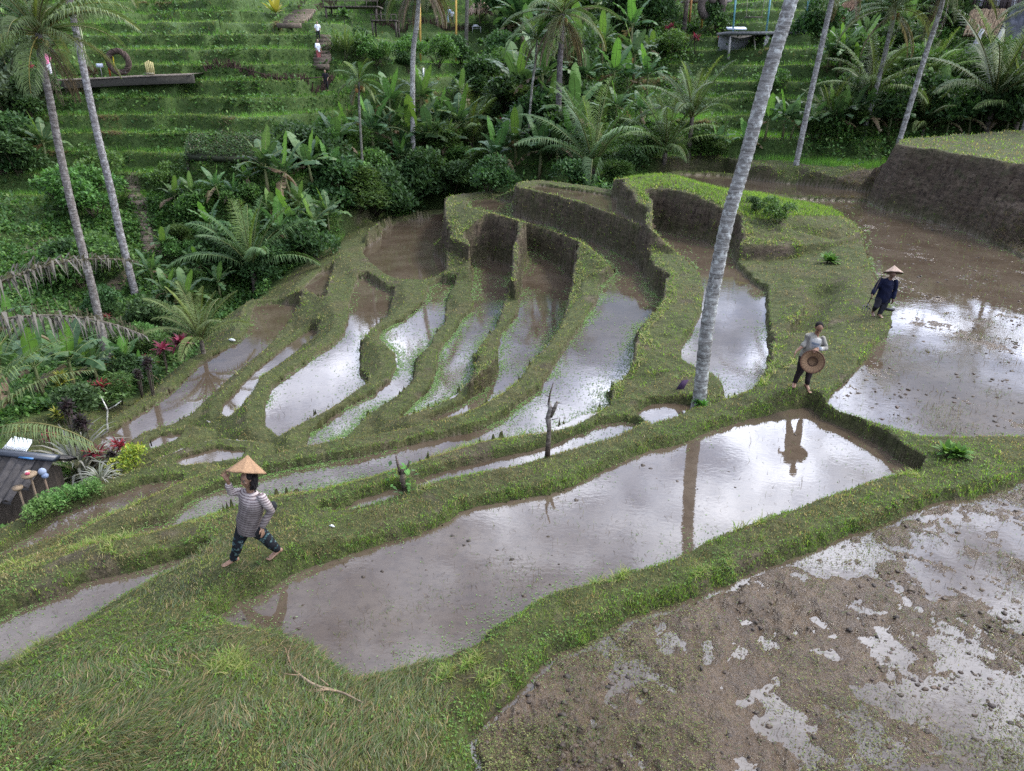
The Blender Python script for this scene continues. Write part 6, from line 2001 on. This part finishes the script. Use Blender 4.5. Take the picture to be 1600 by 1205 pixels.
# ---- first farmer: strides left along the dike, right hand lifted to the hat brim
p = hit(396, 880, 6); p.z = zat(p.x, p.y)
f1 = empty("person", p)
sc = 1.0
gz = lambda x, y: zat(p.x + x, p.y + y) - p.z          # ground under each foot
def J(u, v, y=0.0): return at(u, v, p.y + y) - p
lf_, lt_ = J(366, 882, -.02), J(350, 890, -.10)
rf_, rt_ = J(434, 862, .20), J(420, 876, .07)
lf_.z = gz(lf_.x, lf_.y) + .085; lt_.z = gz(lt_.x, lt_.y) + .022; rf_.z = gz(rf_.x, rf_.y) + .10; rt_.z = gz(rt_.x, rt_.y) + .022
pel, che, nck = J(391, 818, .02), J(393, 783, .0), J(390, 763, -.02)
hd = J(387, 748, -.05)
Rs, Re, Rw = J(376, 769, .08), J(361, 769, -.03), J(355.5, 750, -.12)
Ls, Le, Lw = J(409, 777, -.08), J(423, 799, -.08), J(409, 824, -.18)
Rh, Rk = J(382, 824, .06), J(371, 852, -.04)
Lh, Lk = J(399, 825, -.02), J(423, 849, .04)
sh = (Ls - Rs).normalized()
B = Geo()
limb(B, [pel, che, nck - vec(0, 0, .02)], [.10, .11, .05])
B.tube([tuple(nck - vec(0, 0, .06)), tuple(nck.lerp(hd, .6))], [.055, .048], 12)
fr1 = head(B, hd, (-.62, -.76, -.10), (-.1, -.12, 1))
limb(B, [Rs, Re, Rw], [.045, .036, .024]); limb(B, [Ls, Le, Lw], [.045, .036, .025])
hand(B, Rw, (-.30, -.10, .95), (.75, -.5, .1), .25, 1.05, .5, 1)
hand(B, Lw, (.10, -.22, -.95), (-.7, .2, 0), .35, 1.0, .35, -1)
limb(B, [Rh, Rk, lf_], [.075, .052, .034]); limb(B, [Lh, Lk, rf_], [.075, .052, .034])
foot(B, lf_, lt_); foot(B, rf_, rt_)
remesh(B, "body", .0065, M["skin"], f1, face_cols(fr1, SKIN), 3)
eyes(fr1, f1)
Sg = Geo()
Sg.tube([tuple(pel + vec(0, 0, -.12)), tuple(pel + vec(0, 0, .05)), tuple(pel.lerp(che, .5) + vec(0, 0, .0)), tuple(che), tuple(che + vec(0, 0, .10)), tuple(nck - vec(0, 0, .035))],
        [(.215, .17), (.20, .155), (.185, .14), (.20, .14), (.20, .115), (.07, .07)], 20, side=tuple(sh))
limb(Sg, [Rs, Rs.lerp(Re, .5), Re, Re.lerp(Rw, .55)], [.066, .062, .058, .052]); limb(Sg, [Ls, Ls.lerp(Le, .5), Le, Le.lerp(Lw, .9)], [.068, .062, .058, .052])
def stripes(co):
    z = co[:, 2] + .012 * np.sin(co[:, 0] * 9) + .05 * co[:, 0]
    arm = np.abs(co[:, 0] - .2) < .001
    s = np.sin(z * 2 * math.pi / .038)
    dirt = np.clip((1.22 - co[:, 2]) / .30 + .25 * vnoise(co[:, 0] * 9, co[:, 2] * 9, 8), 0, 1)
    base = np.where(s[:, None] > -.25, np.array([.38, .33, .31]), np.array([.15, .115, .115]))
    return base * (1 - dirt[:, None] * .66) + np.array([.05, .04, .034]) * dirt[:, None] * .55
remesh(Sg, "striped_shirt", .009, M["cloth"], f1, stripes, 4, folds(.007))
T = Geo()
limb(T, [Rh + vec(0, 0, .02), Rh.lerp(Rk, .5), Rk, Rk.lerp(lf_, .55), Rk.lerp(lf_, .88)], [.115, .098, .080, .068, .058])
limb(T, [Lh + vec(0, 0, .02), Lh.lerp(Lk, .5), Lk, Lk.lerp(rf_, .5), Lk.lerp(rf_, .80)], [.115, .098, .080, .068, .060])
T.tube([tuple(pel + vec(0, 0, -.14)), tuple(pel + vec(0, 0, .05))], [(.17, .13), (.165, .125)], 18, side=tuple(sh))
def batik(co):
    n1_ = vnoise(co[:, 0] * 26 + co[:, 1] * 11, co[:, 2] * 26, 12); n2_ = vnoise(co[:, 0] * 60, co[:, 2] * 60 + co[:, 1] * 30, 13)
    c = np.tile(np.array([.010, .011, .013]), (len(co), 1))
    c[(n1_ > .18) & (n2_ > -.2)] = (.035, .075, .08)
    c[(n1_ > .45) & (n2_ > .0)] = (.09, .13, .12)
    return c
remesh(T, "patterned_trousers", .009, M["cloth"], f1, batik, 4, folds(.008, 30, 12))
G = Geo()
for i in range(60):                                       # loose black hair under the brim
    a = R_.uniform(-2.6, 2.6) + math.pi; rr_ = .085
    b = hd + vec(.062 * math.cos(i) + .03, .06 * math.sin(i) + .05, .03)
    G.tube([tuple(hd + vec(.06, .03, .06) + vec(R_.uniform(-.06, .05), R_.uniform(-.08, .08), 0)), tuple(hd + vec(.10 + R_.uniform(-.05, .03), R_.uniform(-.10, .07), -.04)), tuple(hd + vec(.085 + R_.uniform(-.05, .03), R_.uniform(-.10, .04), -.13 + R_.uniform(-.04, .03)))], [.012, .011, .005], 5, (.014, .012, .011), False)
G.ell(tuple(hd + vec(.02, .015, .045)), (.085, .092, .075), 14, 10, (.014, .012, .011))
G.build("hair", M["cloth"], f1, True)
cone_hat(J(387, 712, .10), (.06, .50, .86), .262, .225, (.25, .15, .08), f1)
q_ = J(426, 791, .08); G = Geo(); G.ell(tuple(q_), (.06, .07, .075), 12, 9, (.015, .016, .018)); G.tube([tuple(q_ + vec(-.05, .02, -.02)), tuple(q_ + vec(-.22, .10, -.02)), tuple(q_ + vec(-.40, .04, -.04))], .014, 6, (.02, .02, .02)); G.build("waist_pouch", M["cloth"], f1, True)
G = Geo(); G.tube([tuple(Lw + vec(-.03, .0, .0)), tuple(Lw + vec(-.06, -.01, -.09)), tuple(Lw + vec(-.05, -.01, -.18))], [(.02, .012), (.05, .02), (.035, .012)], 8, (.016, .016, .017)); G.build("dark_glove", M["cloth"], f1, True)
tag(f1, "striped-shirted person in conical hat walking the front dike, hand raised to brim", "person")

# ---- second farmer: carries a bamboo hat in front, bare headed
p = hit(1250, 604, 12); p.z = zat(p.x, p.y)
f2 = empty("person", p)
gz = lambda x, y: zat(p.x + x, p.y + y) - p.z
K = px2m(p, 1)                                            # metres per pixel here
def J(u, v, y=0.0): return at(u, v, p.y + y) - p
pel, che, nck = J(1262, 556, .02), J(1271, 533, .0), J(1276, 521, -.01)
hd = J(1279.5, 512.5, -.05)
Rs, Re, Rw = J(1265.5, 528, .02), J(1254, 541, -.04), J(1244, 549, -.12)
Ls, Le, Lw = J(1285.5, 529.5, -.02), J(1290, 545, -.14), J(1278, 545, -.30)
Rh, Rk, Ra = J(1257, 558, .02), J(1250, 580, -.03), J(1241, 600, .02)
Lh, Lk, La = J(1267, 559, .02), J(1265, 582, -.05), J(1261, 601, -.06)
Ra.z = gz(Ra.x, Ra.y) + .08; La.z = gz(La.x, La.y) + .08
sh = (Ls - Rs).normalized()
B = Geo()
limb(B, [pel, che, nck - vec(0, 0, .02)], [.10, .11, .05])
B.tube([tuple(nck - vec(0, 0, .06)), tuple(nck.lerp(hd, .6))], [.055, .050], 12)
fr2 = head(B, hd, (-.22, -.85, -.46), (0, -.3, 1), 1.05)
limb(B, [Rs, Re, Rw], [.048, .038, .026]); limb(B, [Ls, Le, Lw], [.046, .038, .027])
hand(B, Rw, (-.42, -.35, -.78), (.7, -.3, 0), .7, 1.1, .25, 1)
hand(B, Lw, (-.72, -.35, -.25), (-.2, .4, -.8), .9, 1.1, .2, 1)
limb(B, [Rh, Rk, Ra], [.08, .055, .036]); limb(B, [Lh, Lk, La], [.08, .055, .036])
foot(B, Ra, (Ra.x - .06, Ra.y - .15, gz(Ra.x - .06, Ra.y - .15) + .02)); foot(B, La, (La.x + .04, La.y - .16, gz(La.x + .04, La.y - .16) + .02))
remesh(B, "body", .007, M["skin"], f2, face_cols(fr2, (.19, .10, .06), 1.05), 3)
eyes(fr2, f2, 1.05)
Sg = Geo()
Sg.tube([tuple(pel + vec(0, 0, -.03)), tuple(pel.lerp(che, .5)), tuple(che), tuple(che + vec(0, 0, .10)), tuple(nck - vec(0, 0, .035))], [(.175, .14), (.18, .14), (.20, .14), (.20, .11), (.075, .07)], 20, side=tuple(sh))
limb(Sg, [Rs, Rs.lerp(Re, .55), Rs.lerp(Re, .9)], [.068, .062, .058]); limb(Sg, [Ls, Ls.lerp(Le, .5), Le, Le.lerp(Lw, .85)], [.068, .062, .058, .048])
zc_ = che.z
def tee(co):
    c = np.tile(np.array([.21, .20, .17]), (len(co), 1)) * (1 + .15 * vnoise(co[:, 0] * 12, co[:, 2] * 12, 4))[:, None]
    x, z = co[:, 0] - che.x, co[:, 2] - zc_
    fb = co[:, 1] < che.y - .05
    c[fb & (np.abs(x - .01) < .12) & (z < .10) & (z > -.12)] = (.29, .285, .27)
    c[fb & (np.abs(x) < .085) & (np.abs(z + .02 + x * .25) < .028)] = (.12, .14, .17)
    c[fb & (np.abs(x + .005) < .075) & (np.abs(z + .075 + x * .25) < .018)] = (.20, .22, .25)
    c[fb & (np.abs(np.abs(x - .01) - .145 + .2 * (z - .1)) < .018) & (z > -.16)] = (.15, .14, .125)
    return c
remesh(Sg, "work_shirt", .009, M["cloth"], f2, tee, 4, folds(.008))
T = Geo()
limb(T, [Rh, Rh.lerp(Rk, .5), Rk, Rk.lerp(Ra, .5), Rk.lerp(Ra, .92)], [.115, .098, .075, .062, .056]); limb(T, [Lh, Lh.lerp(Lk, .5), Lk, Lk.lerp(La, .5), Lk.lerp(La, .9)], [.115, .098, .075, .060, .052])
T.tube([tuple(pel + vec(0, 0, -.10)), tuple(pel + vec(0, 0, .08))], [(.165, .13), (.16, .125)], 18, side=tuple(sh))
remesh(T, "dark_trousers", .009, M["cloth"], f2, lambda co: np.tile(np.array([.022, .016, .017]), (len(co), 1)) * (1 + .3 * vnoise(co[:, 0] * 9, co[:, 2] * 9, 3))[:, None], 4, folds(.009, 30, 14))
Hh = Geo()
c_, r_, fw_, u_ = fr2
Hm = Matrix((r_, fw_, u_)).transposed()
Hh.ell(tuple(c_ + u_ * .050 - fw_ * .022), (.088, .092, .082), 16, 12, (.012, .010, .010), Hm); Hh.ell(tuple(c_ - fw_ * .07 - u_ * .02), (.075, .05, .08), 12, 9, (.012, .010, .010), Hm)
Hh.build("hair", M["cloth"], f2, True)
tag(f2, "bare-headed person in pale shirt and dark trousers standing on the dike, holding a round hat", "person")
# the hat it holds, seen from inside
hc = p + J(1269.5, 565.5, -.40)
axis = ((hc - Vector((0, 0, CAM_H))).normalized() + Vector((.05, 0, .12))).normalized()               # cone points away from the viewer
x_ = axis.orthogonal().normalized(); y_ = axis.cross(x_)
G = Geo(); V, F, C = [], [], []
nn_, Rr = 44, 15.8 * K
prof = [(.0, .15), (.10, .148), (.30, .120), (.36, .100), (.44, .085), (.7, .045), (1.0, .0)]
for (rr_, dz) in prof:
    for i in range(nn_):
        th = 2 * math.pi * i / nn_
        V.append(tuple((x_ * math.cos(th) + y_ * math.sin(th)) * (rr_ * Rr + .002) + axis * dz))
        k_ = (1 - .28 * (i % 2) * (rr_ > .4)) * (.55 if .28 < rr_ < .40 else 1.0) * (.75 if rr_ < .28 else 1)
        C.append((.27 * k_, .165 * k_, .090 * k_))
for j in range(len(prof) - 1):
    for i in range(nn_): F.append((j * nn_ + i, j * nn_ + (i + 1) % nn_, (j + 1) * nn_ + (i + 1) % nn_, (j + 1) * nn_ + i))
G.add(V, [np.array(F)], np.array(C))
hat2 = G.build("round_hat", M["wicker"]); hat2.location = hc
md = hat2.modifiers.new("thick", "SOLIDIFY"); md.thickness = .008
G = Geo(); G.tube([tuple((x_ * math.cos(2 * math.pi * i / 40) + y_ * math.sin(2 * math.pi * i / 40)) * Rr) for i in range(41)], .012, 6, (.10, .05, .03), False); G.build("rim", M["wicker"], hat2)
G = Geo(); G.tube([tuple((x_ * math.cos(2 * math.pi * i / 40) + y_ * math.sin(2 * math.pi * i / 40)) * Rr * .40 + axis * .085) for i in range(41)], .012, 6, (.07, .04, .025), False); G.build("head_band", M["wicker"], hat2)
tag(hat2, "wide woven bamboo hat held open side forward by the bare-headed person", "hat")

# ---- third farmer: dark blue clothes, hat, rake in the right hand
p = hit(1377, 494, 16); p.z = zat(p.x, p.y)
f3 = empty("person", p)
gz = lambda x, y: zat(p.x + x, p.y + y) - p.z
K = px2m(p, 1)
def J(u, v, y=0.0): return at(u, v, p.y + y) - p
pel, che, nck = J(1381, 463, .02), J(1386, 443, 0), J(1391, 434, -.03)
hd = J(1394.5, 429, -.08)
Rs, Re, Rw = J(1377, 438, .02), J(1369, 450, .0), J(1363, 460, -.12)
Ls, Le, Lw = J(1400, 440, .0), J(1399, 455, -.02), J(1395, 467, -.12)
Rh, Rk, Ra = J(1375, 466, .02), J(1369, 479, -.12), J(1363, 490, .06)
Lh, Lk, La = J(1384, 467, 0), J(1379, 482, -.10), J(1372, 498, -.12)
Ra.z = gz(Ra.x, Ra.y) + .12; La.z = gz(La.x, La.y) + .08
sh = (Ls - Rs).normalized()
B = Geo()
limb(B, [pel, che, nck - vec(0, 0, .02)], [.10, .11, .05])
B.tube([tuple(nck - vec(0, 0, .06)), tuple(nck.lerp(hd, .6))], [.052, .046], 12)
fr3 = head(B, hd, (-.12, -.86, -.5), (0, -.35, 1), .98)
limb(B, [Rs, Re, Rw], [.045, .036, .024]); limb(B, [Ls, Le, Lw], [.045, .036, .025])
hand(B, Rw, (-.3, -.4, -.75), (.8, -.3, 0), 1.0, 1.05, .1, 1)
hand(B, Lw, (0, -.3, -.95), (-.8, 0, 0), .6, 1.05, .2, -1)
limb(B, [Rh, Rk, Ra], [.075, .052, .034]); limb(B, [Lh, Lk, La], [.075, .052, .034])
foot(B, Ra, (Ra.x - .03, Ra.y - .16, gz(Ra.x - .03, Ra.y - .16) + .025)); foot(B, La, (La.x + .02, La.y - .17, gz(La.x + .02, La.y - .17) + .02))
remesh(B, "body", .007, M["skin"], f3, face_cols(fr3, (.15, .085, .055), .98), 3)
eyes(fr3, f3, .98)
navy = lambda co: np.tile(np.array([.006, .008, .024]), (len(co), 1)) * (1 + .35 * vnoise(co[:, 0] * 10, co[:, 2] * 10, 3))[:, None]
Sg = Geo()
Sg.tube([tuple(pel + vec(-.02, 0, -.16)), tuple(pel + vec(0, 0, .02)), tuple(pel.lerp(che, .5)), tuple(che), tuple(che + vec(.02, 0, .08)), tuple(nck - vec(0, 0, .03))], [(.22, .16), (.20, .155), (.19, .145), (.20, .135), (.17, .11), (.07, .065)], 20, side=tuple(sh))
limb(Sg, [Rs, Rs.lerp(Re, .5), Re, Re.lerp(Rw, .85)], [.070, .066, .062, .056]); limb(Sg, [Ls, Ls.lerp(Le, .5), Le, Le.lerp(Lw, .85)], [.070, .066, .062, .056])
remesh(Sg, "blue_shirt", .009, M["cloth"], f3, navy, 4, folds(.010))
T = Geo()
limb(T, [Rh, Rh.lerp(Rk, .5), Rk, Rk.lerp(Ra, .45)], [.12, .10, .082, .070]); limb(T, [Lh, Lh.lerp(Lk, .5), Lk, Lk.lerp(La, .5), Lk.lerp(La, .92)], [.12, .10, .08, .068, .058])
T.tube([tuple(pel + vec(0, 0, -.14)), tuple(pel + vec(0, 0, .04))], [(.17, .13), (.165, .125)], 18, side=tuple(sh))
remesh(T, "dark_trousers", .009, M["cloth"], f3, lambda co: np.tile(np.array([.014, .014, .018]), (len(co), 1)) * (1 + .8 * np.clip(vnoise(co[:, 0] * 18, co[:, 2] * 18, 3), 0, 1))[:, None], 4, folds(.009, 30, 14))
cone_hat(J(1397.5, 415, .06), (.10, .36, .90), .25, .20, (.27, .195, .15), f3)
tag(f3, "person in navy shirt and conical hat carrying a rake beside the right pond", "person")
# its rake
pr = p
rk = empty("hand_rake", pr)
hs, he = Rw + vec(-.01, -.02, -.05), J(1354, 480, -.22)
dv = (he - hs).normalized()
G = Geo(); G.tube([tuple(hs - dv * .62), tuple(hs), tuple(he)], [.014, .016, .015], 8, (.045, .035, .03)); G.build("handle", M["wood"], rk, True)
sx_ = dv.cross(Vector((0, 1, 0))).normalized()
G = Geo()
G.tube([tuple(he - sx_ * .12), tuple(he + sx_ * .12)], .014, 7, (.02, .018, .018)); G.tube([tuple(he - dv * .10), tuple(he + dv * .01)], .022, 8, (.025, .02, .02))
for i in range(4):
    a = he + sx_ * (-.12 + .08 * i)
    G.tube([tuple(a), tuple(a + dv * .05 + Vector((0, -.05, .02))), tuple(a + dv * .14 + Vector((0, -.06, -.05)))], [.012, .011, .006], 6, (.02, .018, .018))
G.build("rake_head", M["metal"], rk, True)
tag(rk, "iron rake with four tines hanging from the hand of the person in navy", "rake")
q = p + J(1389, 482, .05)
G = Geo()
G.add([(-.17, 0, .02), (.15, -.02, .0), (.20, 0, -.05), (.14, .01, -.10), (-.16, .02, -.06), (-.17, .03, .02), (.15, .01, .0), (.20, .03, -.05), (.14, .04, -.10), (-.16, .05, -.06)],
      [np.array([[0, 1, 6, 5], [1, 2, 7, 6], [2, 3, 8, 7], [3, 4, 9, 8], [4, 0, 5, 9]]), np.array([[4, 3, 2, 1, 0], [5, 6, 7, 8, 9]])], (.022, .023, .028))
G.tube([(-.16, .02, -.02), (-.34, .0, .10)], .014, 7, (.05, .04, .03))
o = G.build("hoe_blade", M["metal"]); o.location = q
tag(o, "dark broad hoe blade showing behind the legs of the person in navy", "hoe")

# ---- far visitors
def visitor(u, v, px, ymin, shirt, legs, lab, seat=False, loc=None, turn=0.0, hatc=None, skirt=False):
    p = hit(u, v, ymin) if loc is None else loc
    K_ = px2m(p, px) * 1.03
    root = empty("person", p, turn, K_ / 1.68)
    B = Geo()
    dz = -.38 if seat else 0
    hipz = .90 + dz
    nk = vec(0, 0, 1.42 + dz); hd_ = vec(0, -.02, 1.56 + dz)
    limb(B, [vec(0, 0, hipz), vec(0, 0, 1.25 + dz), nk], [.11, .12, .05])
    B.tube([tuple(nk), tuple(hd_)], .05, 8)
    fr_ = head(B, hd_, (0, -1, -.1), (0, 0, 1), 1.0)
    for sg in (-1, 1):
        s0, e0, w0 = vec(.18 * sg, 0, 1.36 + dz), vec(.25 * sg, -.03, 1.10 + dz), vec(.20 * sg, -.16, .92 + dz)
        limb(B, [s0, e0, w0], [.045, .036, .026]); hand(B, w0, (0, -.3, -1), (-sg, 0, 0), .4, 1.1, .2, sg)
        k0 = vec(.10 * sg, -.45 if seat else -.03, .50); a0 = vec(.10 * sg + .02 * sg, -.40 if seat else .02 * sg, .08)
        limb(B, [vec(.09 * sg, 0, hipz), k0, a0], [.08, .055, .036])
        foot(B, a0, (a0.x, a0.y - .16, .02))
    remesh(B, "body", .016, M["skin"], root, face_cols(fr_, (.26, .16, .11)), 2)
    Sg = Geo()
    Sg.tube([(0, 0, hipz - .05), (0, 0, 1.1 + dz), (0, 0, 1.3 + dz), (0, 0, 1.38 + dz), (0, 0, 1.44 + dz)], [(.18, .14), (.17, .13), (.20, .14), (.18, .11), (.07, .07)], 16, side=(1, 0, 0))
    for sg in (-1, 1):
        limb(Sg, [vec(.18 * sg, 0, 1.36 + dz), vec(.235 * sg, -.02, 1.16 + dz)], [.08, .07])
    remesh(Sg, "shirt", .018, M["cloth"], root, lambda co: np.tile(np.array(shirt), (len(co), 1)), 2)
    Tg = Geo()
    for sg in (-1, 1):
        k0 = vec(.10 * sg, -.45 if seat else -.03, .50); a0 = vec(.11 * sg, -.40 if seat else .02 * sg, .14)
        limb(Tg, [vec(.09 * sg, 0, hipz), k0] + ([] if skirt == "shorts" else [a0]), [.115, .085] + ([] if skirt == "shorts" else [.065]))
    remesh(Tg, "trousers", .018, M["cloth"], root, lambda co: np.tile(np.array(legs), (len(co), 1)), 2)
    G = Geo(); G.ell((0, .025, 1.605 + dz), (.086, .098, .085), 12, 9, hatc or (.02, .015, .012)); G.build("hair" if hatc is None else "cap", M["cloth"], root, True)
    tag(root, lab, "person")
    return root
visitor(498, 64, 23, 60, (.62, .64, .66), (.015, .016, .02), "far person in white top and black trousers at the upper far steps", turn=.3)
visitor(499, 102, 31, 55, (.60, .64, .70), (.30, .09, .09), "far person in white shirt and red shorts on the far steps", turn=1.2, skirt="shorts")
visitor(511, 147, 26, 50, (.016, .016, .018), (.02, .02, .022), "far dark-clothed figure standing at the end of the brown brushwood fence")
visitor(702, 42, 20, 75, (.36, .46, .62), (.40, .46, .55), "taller far person in pale blue on the top path", turn=.2)
visitor(707, 43, 17, 76, (.62, .66, .72), (.03, .035, .06), "shorter far person in white and dark trousers beside the one in pale blue", turn=-.4)
visitor(683, 42, 15, 75, (.02, .02, .025), (.02, .02, .025), "far person in black with white cap sitting on a swing seat", seat=True, hatc=(.6, .6, .6))
lo = on_ledge(79, .5)
visitor(79, 122, 33, 50, (.55, .16, .28), (.55, .52, .54), "person in pink shirt and white trousers on the walkway behind the brown palm", loc=lo, turn=.9)
visitor(53, 118, 26, 50, (.40, .07, .09), (.10, .08, .09), "person in red crouching at the left end of the walkway", loc=on_ledge(55, 1.0), seat=True)
# ------------------------------------------------------------------ labels that tell each plant from its neighbours
MARKS = [("the brown ringed palm", 110, 330), ("the slim grey palm", 165, 260), ("the vine shelter", 348, 240), ("the small areca palm", 562, 190), ("the white-trunked palm", 646, 80),
         ("the dark skirted palm", 875, 100), ("the heart nest", 1110, 18), ("the concrete platform", 1195, 55), ("the large leaning palm", 1150, 250), ("the grey palm behind it", 1270, 130),
         ("the thatched canopy", 1540, 35), ("the raised field", 1480, 245), ("the grassy hump", 1060, 290), ("the leftmost dark pond", 390, 520), ("the earth steps", 222, 345),
         ("the red leaf plants", 262, 560), ("the tiled roof", 35, 725), ("the straw parasol", 750, 25), ("the dead frond", 70, 430), ("the upper terrace corner", 730, 310),
         ("the curved palm", 1368, 130), ("the walkway", 180, 122), ("the thin white areca palm", 830, 150), ("the wide pond at back", 640, 360)]
MARKS[9] = ("the grey right-hand palm", 1270, 130)
used = {}
for root, words, u, v in PLANTS:
    best = min(MARKS, key=lambda m: (m[1] - u) ** 2 + 1.6 * (m[2] - v) ** 2)
    dx, dy = u - best[1], v - best[2]
    if abs(dx) > abs(dy): side = "left of" if dx < 0 else "right of"
    else: side = "above" if dy < 0 else "below"
    used.setdefault((words, best[0], side), []).append((math.hypot(dx, dy), root))
ORD = ["nearest"] + [w + " nearest" for w in "second third fourth fifth sixth seventh eighth ninth tenth eleventh twelfth thirteenth fourteenth fifteenth sixteenth".split()]
for (words, mk, side), lst in used.items():
    lst.sort(key=lambda a: a[0])
    for i, (d, root) in enumerate(lst):
        if len(lst) == 1: root["label"] = f"the only {words} {side} {mk}"
        else: root["label"] = f"{words} {side} {mk}, {ORD[i]} to it"
